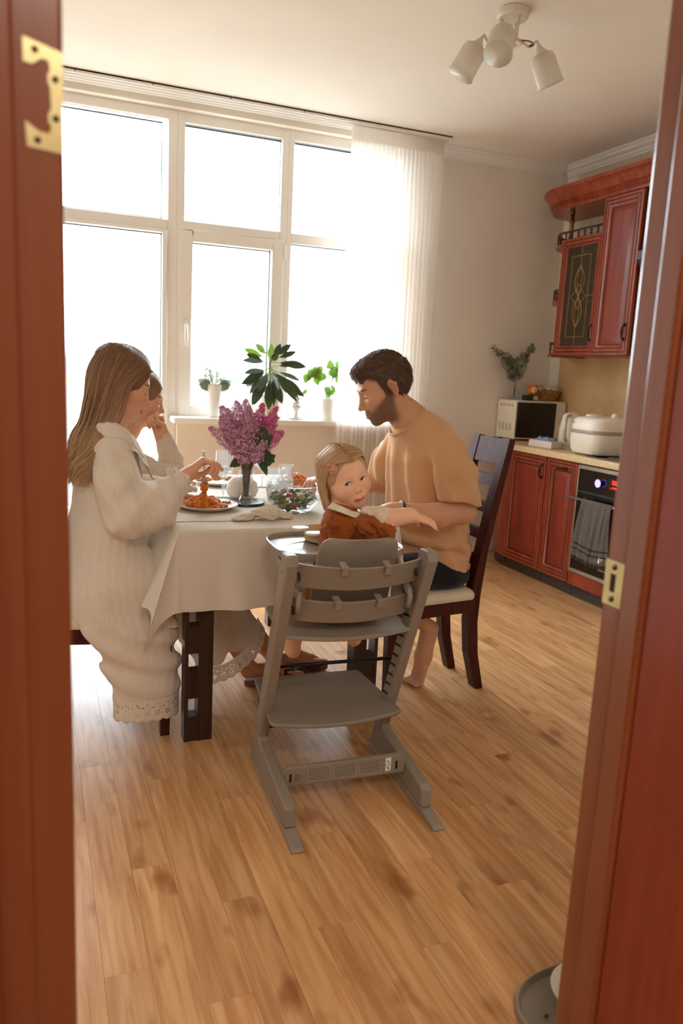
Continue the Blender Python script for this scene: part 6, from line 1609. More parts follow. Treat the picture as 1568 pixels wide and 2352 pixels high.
# t-shirt
M_tee = cloth_mat('tan_cotton', (218, 170, 128), 0.06, (212, 163, 121), 350, bump=0.12, bscale=700)
def ridge(v, f, sharp=0.55):
    """soft pleats: crests with steep flanks"""
    q = np.sin(v*f); return np.sign(q)*np.abs(q)**sharp
F = Field((1.20, 2.40, 0.40), (1.78, 3.14, 1.20), 0.0042)
F.chain([(1.490, 2.625, 1.000), (1.512, 2.570, 0.925), (1.526, 2.548, 0.84), (1.530, 2.545, 0.79)], [0.072, 0.078, 0.080, 0.081], 0.02)   # near sleeve
F.plane((1.527, 2.54, 0.828), (-0.12, 0.05, -1), 0.004)
F.chain([(1.545, 2.785, 0.47), (1.540, 2.785, 0.62), (1.515, 2.785, 0.80), (1.498, 2.780, 0.94)], [0.156, 0.158, 0.162, 0.150], 0.022, (0, 1, 0), 1.12)
F.chain([(1.498, 2.775, 0.94), (1.455, 2.772, 1.045), (1.425, 2.77, 1.085)], [0.150, 0.115, 0.078], 0.05, (0, 1, 0), 1.25)
F.cap((1.49, 2.62, 1.005), (1.455, 2.94, 1.01), 0.073, 0.073, 0.05)
F.chain([(1.455, 2.94, 0.99), (1.43, 2.99, 0.93), (1.42, 3.015, 0.86)], [0.073, 0.073, 0.072], 0.03)       # far sleeve
def tee_disp(x, y, z):
    b = 0.0085*ridge(y+0.30*(x-1.4)-0.10*(z-0.9)+0.02*np.sin(6*z), 66, 0.8)*np.clip((1.54-x)/0.10, 0, 1)*np.clip((1.05-z)/0.10, 0, 1)*np.clip((z-0.64)/0.10, 0, 1)
    b = b+0.0105*ridge(z+0.20*(x-1.5)+0.012*np.sin(22*x+8*y), 66)*np.exp(-((z-0.640)/0.050)**2)*(z > 0.53)*np.clip((1.72-x)/0.1, 0.3, 1)
    b = b+0.0045*ridge(x+0.55*(z-0.9)+0.02*np.sin(9*z), 60, 0.8)*np.clip((2.64-y)/0.05, 0, 1)*np.clip((1.02-z)/0.10, 0, 1)
    b = b+0.004*np.sin(30*(z-0.5*x))*np.clip((x-1.5)/0.1, 0, 1)
    return b
F.disp(tee_disp, 0.04)
F.plane((1.55, 2.78, 0.476), (-0.08, 0.0, -1), 0.006)
np_mesh('t_shirt', [(*F.mesh(1), None)], M_tee, man)
# collar ribbing
cr_ = []
cc0 = np.array([1.383, 2.765, 1.122]); ax_ = np.array([-0.70, 0, 0.72]); ax_ /= np.linalg.norm(ax_); e1 = np.array([0, 1, 0]); e2 = np.cross(ax_, e1)
MB().tube([tuple(cc0+(e1*math.cos(t)*0.076+e2*math.sin(t)*0.086)) for t in (2*PI*k/40 for k in range(41))], 0.0052, 8, cap=False).build('collar', M_tee, man, smooth=True)
# shorts
M_sho = cloth_mat('black_cotton', (34, 34, 38), 0.02, (24, 24, 28), 40, bump=0.2, bscale=300)
F = Field((1.10, 2.52, 0.38), (1.78, 3.08, 0.66), 0.006)
F.ell((1.565, 2.78, 0.490), (0.140, 0.172, 0.075), 0.03)
F.cap((1.54, 2.68, 0.520), (1.26, 2.65, 0.520), 0.080, 0.080, 0.03); F.cap((1.54, 2.88, 0.520), (1.25, 2.90, 0.520), 0.080, 0.080, 0.03)
F.plane((1.5, 2.8, 0.452), (0, 0, -1), 0.01)
np_mesh('shorts', [(*F.mesh(1), None)], M_sho, man)
# wrist band
wv = np.array(lw)+np.array([0.035, -0.004, -0.001]); e2_ = np.array([0.05, 0.1, 1.0]); 
MB().tube([(wv[0]+0.004*math.sin(t), wv[1]+0.0335*math.cos(t), wv[2]+0.0325*math.sin(t)) for t in (2*PI*k/24 for k in range(25))], 0.0055, 8, cap=False).build('wrist_band', M_dark, man, smooth=True)
finish(man)

# ================================================================== the woman
wom = person('woman with long light brown hair in a long white dress, lifting a fork', (0.22, 2.78, 0))
WSC = 0.99; WC = np.array([0.278, 2.79, 1.218]); WF = frame((0.945, -0.03, -0.33), 0.0)
nk = [((0.272, 2.79, 1.17), 0.050), ((0.245, 2.785, 1.09), 0.052), ((0.225, 2.78, 1.03), 0.07)]
skw = np.array(C3(216, 160, 128))
hv = build_head(WC, WF, WSC, nk, dict(brow=0.5, jaw=0.92, chin=0.9, nose=0.88, nosel=0.95, fw=0.97, cheek=1.0, browc=(120, 86, 64), blush=0.4, lip=1.05, ears=False, lipc=(196, 104, 92)), skin=(218, 164, 132))
ww = (0.487, 2.655, 0.915)
fw_ = frame((0.72, 0.28, 0.56), -0.55)
whand = hand_pts(fw_, ww, 0.98, [(0.55, 0.75, 0.35), (0.95, 1.15, 0.6), (1.05, 1.2, 0.7), (1.1, 1.2, 0.7)], 0.02, flip=1, thumb=[(0.022, 0.026, -0.010), (0.054, 0.040, -0.024), (0.080, 0.036, -0.034), (0.100, 0.026, -0.034)])
a1 = limb([(0.248, 2.670, 0.97), (0.29, 2.588, 0.81), (0.40, 2.61, 0.85), ww], [0.038, 0.040, 0.036, 0.026], whand, 0.0028, 0.018)
lwx = (0.50, 2.98, 0.80)
a2 = limb([(0.23, 2.93, 0.98), (0.28, 3.0, 0.80), lwx], [0.046, 0.040, 0.026], hand_pts(frame((0.9, -0.3, -0.1), 0.0), lwx, 0.95, [(0.3, 0.4, 0.3)]*4, 0.05, flip=-1), 0.0045, 0.018)
def foot_flat(heel, toe, sc=1.0):
    h_ = np.array(heel); t_ = np.array(toe); d = t_-h_; sd = np.cross([0, 0, 1], d/np.linalg.norm(d)); caps = [(h_+[0, 0, 0.032*sc], h_*0.5+t_*0.5+[0, 0, 0.036*sc], 0.031*sc, 0.030*sc, 0.02), (h_*0.5+t_*0.5+[0, 0, 0.036*sc], h_*0.25+t_*0.75+[0, 0, 0.022*sc], 0.030*sc, 0.022*sc, 0.02)]
    for i in range(5):
        o = sd*(i-2)*0.0145*sc; r = 0.0105 if i == 0 else 0.0078
        caps.append((h_*0.35+t_*0.65+o*0.8+[0, 0, 0.018*sc], t_+o-d*0.03*i+[0, 0, 0.011*sc], 0.014*sc, r*sc, 0.006))
    return caps
f1 = foot_flat((0.805, 2.925, 0.028), (1.03, 2.915, 0.030), 0.95)
l1 = limb([(0.52, 2.86, 0.50), (0.68, 2.90, 0.33), (0.800, 2.925, 0.09)], [0.062, 0.052, 0.034], f1, 0.004, 0.02)
f2 = foot_flat((0.935, 3.00, 0.030), (1.165, 2.995, 0.042), 0.95)
l2 = limb([(0.55, 2.94, 0.50), (0.76, 2.98, 0.30), (0.925, 3.0, 0.10)], [0.062, 0.052, 0.034], f2, 0.004, 0.02)
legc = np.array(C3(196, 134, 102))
np_mesh('body', [hv, (a1[0], a1[1], skw), (a2[0], a2[1], skw), (l1[0], l1[1], legc), (l2[0], l2[1], legc)], M_skin, wom)
# slippers
M_slip = mat('tan_slipper', (122, 78, 58), 0.8, (98, 60, 44), 40, bump=0.3); M_fur = mat('slipper_fur', (92, 62, 50), 0.9, (70, 46, 36), 80, bump=0.9, bscale=300)
for (h_, t_, lab) in (((0.79, 2.925), (1.045, 2.915), 'tan fur-strapped slipper on the woman\'s nearer foot'), ((0.92, 3.00), (1.185, 2.995), 'tan fur-strapped slipper on the woman\'s farther foot')):
    s_ = thing('slipper', lab, 'slipper', (h_[0], h_[1], 0.0), group='slippers under the table')
    L_ = t_[0]-h_[0]
    def sole(z, tilt=0.0):
        pts = []
        for k in range(40):
            a = 2*PI*k/40; u = 0.5-0.5*math.cos(a); w = 0.030+0.014*math.sin(PI*min(1, u*1.0))+0.008*u; pts.append((u*L_, math.copysign(w*abs(math.sin(a))**0.6, math.sin(a)), z+tilt*u*u))
        return pts
    V = sole(0.002, 0.010)+sole(0.018, 0.014)+[(p_[0]*0.97+0.004, p_[1]*0.9, p_[2]) for p_ in sole(0.022, 0.014)]; n = 40; F_ = []
    for i in range(2):
        for k in range(n): F_.append((i*n+k, i*n+(k+1) % n, (i+1)*n+(k+1) % n, (i+1)*n+k))
    F_ += [tuple(range(n-1, -1, -1)), tuple(2*n+k for k in range(n))]
    MB().add(V, F_).build('sole', M_slip, s_, auto=50)
    def strap(u, v): 
        x = L_*(0.62+0.20*v); a = PI*u; return (x, 0.047*math.cos(a), 0.020+0.050*math.sin(a)*(1-0.25*v))
    MB().grid(strap, 20, 6).build('fur_strap', M_fur, s_, smooth=True, solid=0.010)
# dress
M_dress = cloth_mat('white_muslin', (238, 227, 212), 0.18, (230, 217, 200), 60, stretch=(3, 3, 0.35), bump=0.10, bscale=110)
F = Field((0.0, 2.44, 0.06), (0.86, 3.14, 1.13), 0.0055)
F.chain([(0.250, 2.78, 0.985), (0.240, 2.78, 0.86), (0.228, 2.77, 0.70), (0.235, 2.76, 0.54)], [0.090, 0.108, 0.120, 0.160], 0.05, (0, 1, 0), 1.30)
F.cap((0.250, 2.675, 0.995), (0.250, 2.89, 0.995), 0.060, 0.060, 0.04)
F.chain([(0.245, 2.660, 0.985), (0.255, 2.600, 0.89), (0.290, 2.575, 0.805)], [0.064, 0.074, 0.080], 0.02)    # near sleeve, upper
F.chain([(0.290, 2.570, 0.805), (0.375, 2.595, 0.825), (0.455, 2.638, 0.885)], [0.082, 0.080, 0.044], 0.02)  # near sleeve, lower
F.chain([(0.23, 2.92, 0.98), (0.27, 3.0, 0.82), (0.44, 2.99, 0.82)], [0.07, 0.075, 0.05], 0.02)
F.cap((0.24, 2.70, 0.545), (0.47, 2.68, 0.520), 0.115, 0.085, 0.05); F.cap((0.26, 2.86, 0.545), (0.58, 2.89, 0.510), 0.110, 0.085, 0.05)
F.chain([(0.28, 2.645, 0.50), (0.315, 2.600, 0.36), (0.345, 2.590, 0.22), (0.348, 2.588, 0.125)], [0.150, 0.128, 0.108, 0.104], 0.05, (0, 1, 0), 0.55)   # skirt hanging over the near side of the seat
F.cap((0.215, 2.62, 0.46), (0.22, 2.60, 0.42), 0.10, 0.08, 0.05, '+', (0, 1, 0), 0.6)
F.chain([(0.55, 2.88, 0.47), (0.66, 2.90, 0.36), (0.76, 2.925, 0.235)], [0.085, 0.092, 0.085], 0.04)          # skirt over the stretched legs
F.chain([(0.50, 2.86, 0.42), (0.60, 2.89, 0.26), (0.64, 2.91, 0.15)], [0.09, 0.08, 0.062], 0.04)
def dress_disp(x, y, z):
    nearw = np.clip((2.76-y)/0.10, 0, 1)
    # hammock folds between hip and knee on the hanging skirt
    b = 0.0125*ridge(z-2.2*(x-0.40)**2+0.012*np.sin(14*x), 64, 0.75)*np.exp(-((z-0.30)/0.13)**2)*nearw
    # long folds falling from the chest
    b = b+0.0036*np.sin(46*(x-0.28*(z-0.7)+0.030*np.sin(7*z+1)+0.016*np.sin(23*x+5*z)))*(0.55+0.45*np.sin(17*x+11*z))*np.exp(-((z-0.60)/0.16)**2)*nearw
    b = b+0.0010*np.sin(210*x+30*y+3*np.sin(14*z))*np.clip((1.0-z)/0.1, 0, 1)
    sl_ = np.clip((2.65-y)/0.05, 0, 1)*np.clip((z-0.70)/0.06, 0, 1)
    b = b+sl_*(0.0048*ridge(x+0.50*(z-0.9)+0.012*np.sin(15*z), 85, 0.8)+0.003*np.sin(50*z-60*x))
    return b+0.0025*np.sin(48*(y+0.2*x)+4*np.sin(7*z))*(z > 0.55)
F.disp(dress_disp, 0.04)
F.plane((0.348, 2.59, 0.122), (0, 0, -1), 0.004)
P_, Q_ = F.mesh(1)
np_mesh('dress', [(P_, Q_, None)], M_dress, wom)
# lace with punched eyelets: strips with holes
def lace(name, path, drop, parent, flip=1, scal=0.030, rows=14, dens=0.0035, outward=(0, 0, 0), amp=0.010):
    """path: polyline of top edge; drop: function(s)->vector of the hanging direction (length included)"""
    path = [np.array(p_, float) for p_ in path]; d_ = [0.0]
    for a, b in zip(path[:-1], path[1:]): d_.append(d_[-1]+np.linalg.norm(b-a))
    T = d_[-1]; n = int(T/dens); xs_ = np.linspace(0, T, n+1); pp = np.stack([np.interp(xs_, d_, [p_[i] for p_ in path]) for i in range(3)], 1)
    V = []; H = np.linalg.norm(drop(0.5))
    for i in range(n+1):
        dv = drop(xs_[i]/T); sc_ = 1.0+0.12*abs(math.sin(PI*xs_[i]/scal)); rip = amp*math.sin(2*PI*xs_[i]/(scal*1.7))
        for j in range(rows+1):
            t = j/rows; V.append(pp[i]+dv*t*(1 if j < rows-2 else 1.0+(sc_-1)*(j-rows+3)/3)+np.array(outward)*rip*t)
    Fq = []
    for i in range(n):
        for j in range(rows):
            s_ = (xs_[i]+xs_[i+1])/2; t = (j+0.5)/rows; cell = (s_ % scal)/scal-0.5; u = cell*scal; v = (t-0.66)*H
            hole = False
            r_ = math.hypot(u, v); ang = math.atan2(v, u)
            if 0.0045 < r_ < 0.0090 and math.cos(ang*7) > 0.05: hole = True
            if r_ < 0.0018: hole = True
            for (hu, hv_) in ((-scal*0.42, -0.30*H), (0, -0.42*H), (scal*0.2, -0.30*H)):
                if math.hypot(u-hu, v-hv_) < 0.0026: hole = True
            if not hole: Fq.append((i*(rows+1)+j, (i+1)*(rows+1)+j, (i+1)*(rows+1)+j+1, i*(rows+1)+j+1))
    g = MB(); g.add(V, Fq)
    return g.build(name, M_dress, parent, smooth=True, solid=0.0012)
# near hem follows the lower edge of the hanging skirt
hp_ = [(0.348+0.112*math.cos(t), 2.588+0.062*math.sin(t), 0.158) for t in np.linspace(0, 2*PI, 60)]
lace('hem_lace', hp_, lambda s: np.array([0, 0, -0.072]), wom, rows=20, dens=0.0036, scal=0.036)
hp2 = [(0.865-0.0*k, 0, 0) for k in range(2)]
far_h = [(0.832, 2.905, 0.300), (0.815, 2.872, 0.235), (0.765, 2.850, 0.185), (0.700, 2.846, 0.140), (0.640, 2.850, 0.125), (0.585, 2.860, 0.120)]
lace('hem_lace', bez(far_h, 10), lambda s: np.array([0.030*(1-s), -0.010, -0.050-0.012*s]), wom, rows=18, dens=0.0036, scal=0.034)
# cuff frill
wv = np.array([0.462, 2.642, 0.893]); axw = np.array([0.60, 0.30, 0.66]); axw /= np.linalg.norm(axw); e1 = np.cross(axw, [0, 0, 1]); e1 /= np.linalg.norm(e1); e2 = np.cross(axw, e1)
cp_ = [wv+(e1*math.cos(t)+e2*math.sin(t))*0.040 for t in np.linspace(0, 2*PI, 50)]
# frill flares outwards and back over the sleeve end
gq = MB(); n_ = 72; rows_ = 10; V = []
for i in range(n_):
    t = 2*PI*i/n_; rd = e1*math.cos(t)+e2*math.sin(t)
    for j in range(rows_+1):
        s_ = j/rows_; r_ = 0.032+0.030*s_**0.8+0.005*math.sin(t*13)*s_; V.append(wv+rd*r_+axw*(0.030*s_-0.010+0.004*math.sin(t*9)*s_))
Fq = []
for i in range(n_):
    for j in range(rows_):
        if (j in (5, 6) and i % 5 in (1, 2)) or (j == 8 and i % 5 == 4): continue
        Fq.append((i*(rows_+1)+j, ((i+1) % n_)*(rows_+1)+j, ((i+1) % n_)*(rows_+1)+j+1, i*(rows_+1)+j+1))
gq.add(V, Fq).build('cuff_frill', M_dress, wom, smooth=True, solid=0.0015)
# wide collar with lace rim
V = []; n_ = 120; rows_ = 12
def collar_pt(t, s):
    """t around the neck (0 = front, +x), s from neck to rim"""
    cx_, cy2 = math.cos(t), math.sin(t)
    inr = np.array([0.243+0.062*cx_, 2.785+0.062*cy2, 1.072-0.020*max(0, cx_)])
    outr = np.array([0.245+(0.135 if cx_ > 0 else 0.075)*cx_, 2.780+(0.125+0.025*min(1, max(0, (cx_+0.5)/0.8)))*cy2, 1.046-0.125*max(0, cx_)**2-0.03*min(0, cx_)**2])
    p_ = inr*(1-s)+outr*s; p_[2] += 0.034*math.sin(PI*s)*(0.5+0.5*abs(cy2))+0.004*math.sin(t*17)*s; return p_
for i in range(n_):
    for j in range(rows_+1): V.append(collar_pt(2*PI*i/n_, j/rows_))
Fq = [(i*(rows_+1)+j, ((i+1) % n_)*(rows_+1)+j, ((i+1) % n_)*(rows_+1)+j+1, i*(rows_+1)+j+1) for i in range(n_) for j in range(rows_)]
MB().add(V, Fq).build('collar', M_dress, wom, smooth=True, solid=0.004)
rim = [collar_pt(2*PI*i/240, 1.0) for i in range(241)]
lace('collar_lace', rim, lambda s: np.array([0.018*math.cos(2*PI*s), 0.020*math.sin(2*PI*s), -0.014-0.026*math.cos(2*PI*s)**2]), wom, rows=12, dens=0.0042, scal=0.030)
# hair: scalp cap, back mass and strands
def hair_cap(c, fr, sc, grow=0.010, face=(0.098, -0.020, 0.070, 0.066, 0.085), cran=(0.098, 0.077, 0.090), extra=None, h=0.003, low=-0.02):
    F = Field((-0.14, -0.115, -0.16), (0.14, 0.115, 0.165), h)
    F.ell((-0.005, 0, 0.037), np.array(cran)+grow, 0.01)
    if extra: extra(F)
    F.ell((face[0], 0, face[1]), (face[2], face[3], face[4]), 0.012, '-')
    F.plane((0, 0, low), (0.35, 0, -1), 0.012)
    P, Q = F.mesh(1); return P, Q
P_, Q_ = hair_cap(WC, WF, WSC, 0.009, (0.108, -0.018, 0.064, 0.080, 0.088), low=-0.06)
rg_ = np.random.default_rng(12)
def hair_col(t, n, dark, light, seed):
    r_ = np.random.default_rng(seed); d_ = np.array(C3(*dark)); l_ = np.array(C3(*light)); t = np.broadcast_to(t, (n, len(t)))
    k_ = np.clip(t[:, :, None]**2.2+r_.uniform(-.22, .22, (n, 1, 1)), 0, 1)
    return (d_*(1-k_)+l_*k_)*r_.uniform(.78, 1.2, (n, 1, 1))
capcol = np.tile(np.array(C3(116, 82, 58)), (len(P_), 1))*rg_.uniform(.85, 1.12, (len(P_), 1))
cap_w = (P_@WF.T*WSC+WC, Q_, capcol)
def head_w(q): return np.array(q)@WF.T*WSC+WC
def on_ell(q, rad, cen=(-0.005, 0, 0.037)):
    """push a point of the head frame out to the hair surface"""
    q = np.array(q, float)-cen; k_ = math.sqrt(((q/np.array(rad))**2).sum()); return q/max(k_, 1e-6)+cen
HR = np.array((0.098, 0.077, 0.090))+0.0125
def long_strands(n, sgn, seed):
    r_ = np.random.default_rng(seed); rows = []
    for i in range(n):
        ai = (i+r_.uniform(0, 1))/n; j_ = r_.uniform(0, .003)
        th = 0.44+2.38*ai                                   # along the parting, front to crown/back
        part = on_ell((0.12*math.cos(th), sgn*0.006, 0.037+0.12*math.sin(th)), HR+j_)
        mid = on_ell((0.105*math.cos(th)*0.92-0.006, sgn*0.062, 0.085), HR+j_)
        yf = 1-r_.uniform(0, .88)*min(1, max(0, (ai-0.40)/0.35))
        ear = on_ell((0.036-0.121*ai, sgn*0.085*(1-0.45*ai**2)*yf, 0.012), HR+0.002+j_); mid = on_ell((mid[0], mid[1]*yf, mid[2]), HR+j_)
        w0, w1, w2 = head_w(part), head_w(mid), head_w(ear)
        nk_ = np.array([0.272-0.118*ai+r_.uniform(-.005, .005), 2.785+sgn*(0.088-0.045*ai)*yf+r_.uniform(-.004, .004), 1.105])
        sh = np.array([0.224-0.104*ai+r_.uniform(-.006, .006), 2.785+sgn*(0.138-0.070*ai)*yf+r_.uniform(-.006, .006), 1.030])
        end = np.array([0.150-0.048*ai+r_.uniform(-.016, .016), 2.785+sgn*(0.158-0.095*ai)*yf+r_.uniform(-.012, .012), 0.915+r_.uniform(-.035, .05)])
        rows.append([w0, w1, w2, nk_, sh, end])
    k = 24; R_ = spline_rows(np.array(rows), k); return strands(R_, 0.0023, 4, hair_col(np.linspace(0, 1, k), n, (118, 82, 56), (206, 170, 128), seed))
FB = Field((0.02, 2.60, 0.88), (0.36, 2.97, 1.32), 0.005)
FB.chain([(0.235, 2.785, 1.21), (0.205, 2.785, 1.10), (0.175, 2.785, 1.02), (0.140, 2.785, 0.95)], [0.050, 0.038, 0.028, 0.012], 0.03, (0, 1, 0), 1.0)
FB.disp(lambda x, y, z: 0.0025*np.sin(150*y+20*z)+0.002*np.sin(220*(x+y)+9*z), 0.03)
bm_ = FB.mesh(1); tz_ = np.clip((1.25-bm_[0][:, 2])/0.35, 0, 1)[:, None]
bcol = np.array(C3(112, 80, 56))*(1-tz_)+np.array(C3(186, 148, 110))*tz_
np_mesh('hair', [cap_w, (bm_[0], bm_[1], bcol), long_strands(1300, -1, 5), long_strands(400, 1, 6)], M_hair, wom)
finish(wom)
# fork with a twist of spaghetti in her hand
fk = thing('fork', 'steel fork with spaghetti wound on its tines in the woman\'s hand', 'fork', (0.573, 2.735, 0.90))
top = np.array([0.560, 2.705, 0.985]); tip = np.array([0.572, 2.745, 0.868]); dv = tip-top
hd2 = MB().tube([tuple(top-dv*0.12), tuple(top+dv*0.2), tuple(top+dv*0.62), tuple(top+dv*0.72)], [0.0046, 0.0038, 0.0024, 0.0032], 8); hd2.build('handle', M_steel, fk, smooth=True)
fb_ = MB(); bs_ = top+dv*0.80; fb_.ball(tuple(bs_), (0.011, 0.003, 0.014), 10, 8); fb_.build('head', M_steel, fk, smooth=True)
for k in range(4):
    o_ = np.array([(k-1.5)*0.0052, 0, 0]); MB().tube([tuple(bs_+o_*0.9), tuple(top+dv*1.0+o_), tuple(top+dv*1.12+o_*0.9)], [0.0018, 0.0016, 0.0008], 5).build('tine', M_steel, fk)
fixkids(fk)
g = MB(); r_ = random.Random(4)
for k in range(26):
    a0 = r_.uniform(0, 6.28); pts = []
    rad_ = r_.uniform(0.006, 0.014)
    for j in range(12): pts.append((tip[0]+rad_*math.cos(a0+j*0.7), tip[1]+rad_*math.sin(a0+j*0.7), tip[2]+0.010-0.0022*j+r_.uniform(-.003, .003)))
    lx_, ly_ = r_.uniform(-.034, .012), r_.uniform(-.02, .03)
    for j in range(1, 9): pts.append((tip[0]+lx_*(j/8)+0.007*math.sin(j*0.9+k), tip[1]+ly_*(j/8)+0.006*math.cos(j*0.8+k), tip[2]-0.014-(tip[2]-0.014-PZ-0.02)*(j/8)))
    g.tube(pts, 0.0021, 5)
o = g.build('spaghetti', M_sauce, None, smooth=True); o['kind'] = 'stuff'; tag(o, 'strands of spaghetti lifted from the plate by the woman\'s fork', 'spaghetti')

# ================================================================== the girl behind her
girl = person('girl in a cream sweater resting her chin on her fist behind the woman', (0.25, 3.33, 0))
GSC = 0.95; GC = np.array([0.408, 3.31, 1.146]); GF = frame((0.955, -0.16, -0.20), 0.0)
nk = [((0.405, 3.31, 1.09), 0.045), ((0.365, 3.31, 1.02), 0.046), ((0.33, 3.31, 0.97), 0.06)]
skg = np.array(C3(214, 160, 126))
hv = build_head(GC, GF, GSC, nk, dict(brow=0.3, jaw=0.95, chin=0.9, nose=0.85, nosel=0.85, cheek=1.12, browc=(122, 92, 70), blush=0.5, ears=False, cran=(0.099, 0.079, 0.090)), h=0.0026, skin=(214, 162, 128))
gw = (0.492, 3.225, 0.998)
fg = frame((-0.25, 0.05, 0.95), 0.0)
fg = np.stack([np.array([-0.30, 0.12, 0.94]), np.array([0.80, -0.52, 0.32]), np.array([0.52, 0.85, 0.06])], 1); 
u_, _s, v_ = np.linalg.svd(fg); fg = u_@v_
ghand = hand_pts(fg, gw, 0.86, [(1.25, 1.35, 0.8)]*4, 0.0, flip=1, thumb=[(0.022, 0.028, -0.008), (0.050, 0.040, -0.026), (0.070, 0.026, -0.040), (0.082, 0.008, -0.044)])
a1 = limb([(0.33, 3.16, 0.92), (0.525, 3.215, 0.815), gw], [0.04, 0.036, 0.024], ghand, 0.003, 0.016)
np_mesh('body', [hv, (a1[0], a1[1], skg)], M_skin, girl)
M_swe = cloth_mat('cream_knit', (226, 212, 192), 0.06, (214, 198, 176), 60, bump=0.5, bscale=220)
F = Field((0.10, 3.02, 0.44), (0.66, 3.56, 1.06), 0.0055)
F.chain([(0.28, 3.32, 0.50), (0.29, 3.32, 0.72), (0.315, 3.32, 0.90)], [0.12, 0.115, 0.10], 0.04, (0, 1, 0), 1.25)
F.cap((0.315, 3.20, 0.935), (0.315, 3.44, 0.935), 0.058, 0.058, 0.04); F.cap((0.325, 3.32, 0.97), (0.330, 3.32, 0.995), 0.062, 0.055, 0.02)
F.chain([(0.32, 3.17, 0.93), (0.43, 3.18, 0.855), (0.525, 3.212, 0.825)], [0.056, 0.058, 0.056], 0.02)
F.chain([(0.525, 3.212, 0.825), (0.528, 3.215, 0.90), (0.508, 3.222, 0.975)], [0.056, 0.054, 0.036], 0.012); F.cap((0.504, 3.224, 0.975), (0.500, 3.225, 0.998), 0.034, 0.031, 0.004)
F.chain([(0.32, 3.46, 0.93), (0.38, 3.50, 0.82), (0.50, 3.47, 0.81)], [0.056, 0.055, 0.04], 0.02)
F.disp(lambda x, y, z: 0.0045*np.sin(110*(z-0.4*x)+3*np.sin(15*y))*np.exp(-(((x-0.50)/0.10)**2+((z-0.87)/0.08)**2))+0.0025*np.sin(60*(x+z)), 0.03)
F.plane((0.5, 3.2, TZ+0.004), (-0.0, 0, -1), 0.002) if False else None
np_mesh('sweater', [(*F.mesh(1), None)], M_swe, girl)
P_, Q_ = hair_cap(GC, GF, GSC, 0.008, (0.104, -0.018, 0.066, 0.070, 0.085), low=-0.065)
def head_g(q): return np.array(q)@GF.T*GSC+GC
r_ = np.random.default_rng(8); rows = []
for i in range(520):
    ai = r_.uniform(0, 1); sg = -1 if i % 3 else 1
    th = 0.62+1.9*ai; GR = np.array((0.099, 0.079, 0.090))+0.0105
    part = on_ell((.12*math.cos(th), sg*.003, .037+.12*math.sin(th)), GR); mid = on_ell((.09*math.cos(th), sg*0.062, 0.085), GR); ear = on_ell((0.010-0.085*ai, sg*0.084*(1-.3*ai), 0.008), GR)
    w3 = np.array([0.335-0.02*ai, 3.31+sg*0.062, 1.05]); w4 = np.array([0.385-0.03*ai+r_.uniform(-.008, .008), 3.31+sg*(0.085)+r_.uniform(-.008, .008), 0.955]); w5 = np.array([0.395-0.03*ai+r_.uniform(-.012, .012), 3.31+sg*0.09, 0.88+r_.uniform(-.02, .02)])
    rows.append([head_g(part), head_g(mid), head_g(ear), w3, w4, w5])
gs = strands(spline_rows(np.array(rows), 18), 0.0022, 4, hair_col(np.linspace(0, 1, 18), 520, (126, 94, 68), (156, 120, 86), 9))
np_mesh('hair', [(P_@GF.T*GSC+GC, Q_, np.tile(np.array(C3(128, 98, 72)), (len(P_), 1))), gs], M_hair, girl)
finish(girl)

# ================================================================== the toddler
tod = person('blonde toddler in a rust dress turning round in the high chair', (0.88, 2.16, 0.53))
TSC = 0.80; TC = np.array([0.893, 2.195, 0.972]); TF = frame((0.16, -0.98, -0.06), 0.0)
def rot_about(f, a, Mx):
    f = f/np.linalg.norm(f); K = np.array([[0, -f[2], f[1]], [f[2], 0, -f[0]], [-f[1], f[0], 0]]); return (np.eye(3)+math.sin(a)*K+(1-math.cos(a))*K@K)@Mx
TF = rot_about(TF[:, 0], math.radians(17), TF)
nk = [((0.890, 2.200, 0.925), 0.036), ((0.886, 2.185, 0.87), 0.036), ((0.886, 2.175, 0.84), 0.040)]
skt = np.array(C3(234, 180, 146))
hv = build_head(TC, TF, TSC, nk, dict(brow=-0.6, jaw=1.0, chin=0.80, chinx=-0.007, nose=0.78, nosel=0.40, nosez=0.007, fw=1.10, cheek=1.24, cran=(0.106, 0.088, 0.098), browc=(176, 132, 96), browa=0.15, blush=0.45, lip=1.15, mouthw=0.021, eye='open', earz=-0.008, lipc=(196, 94, 84)), h=0.0017, skin=(236, 184, 150))
tw_ = (1.075, 2.085, 0.872)
th_ = hand_pts(frame((0.93, -0.22, -0.24), 0.25), tw_, 0.56, [(0.15, 0.3, 0.2), (0.25, 0.35, 0.25), (0.2, 0.3, 0.2), (0.1, 0.25, 0.2)], 0.12, flip=1, thumb=[(0.022, 0.028, -0.010), (0.050, 0.040, -0.030), (0.068, 0.040, -0.048), (0.080, 0.038, -0.062)])
a1 = limb([(0.950, 2.090, 0.842), (1.00, 2.085, 0.864), tw_], [0.030, 0.031, 0.0235], th_, 0.0022, 0.012)
a2 = limb([(0.90, 2.27, 0.84), (0.93, 2.34, 0.80)], [0.032, 0.026], hand_pts(frame((0.5, 0.8, -0.2)), (0.945, 2.36, 0.795), 0.55, [(0.4, 0.5, 0.3)]*4, 0.05, flip=-1), 0.0035, 0.012)
ft = []
for (kx, ky, kz), (ax2, ay, az) in (((0.805, 2.325, 0.575), (0.785, 2.310, 0.424)), ((1.00, 2.33, 0.575), (1.02, 2.35, 0.43))):
    caps = foot_flat((ax2-0.002, ay-0.015, az-0.066), (ax2-0.010, ay+0.09, az-0.045), 0.66)
    ft.append(limb([(0.87+(kx-0.87)*0.4, 2.19, 0.59), (kx, ky, kz), (ax2, ay, az), (ax2, ay-0.012, az-0.035)], [0.050, 0.042, 0.030, 0.022], caps, 0.003, 0.014))
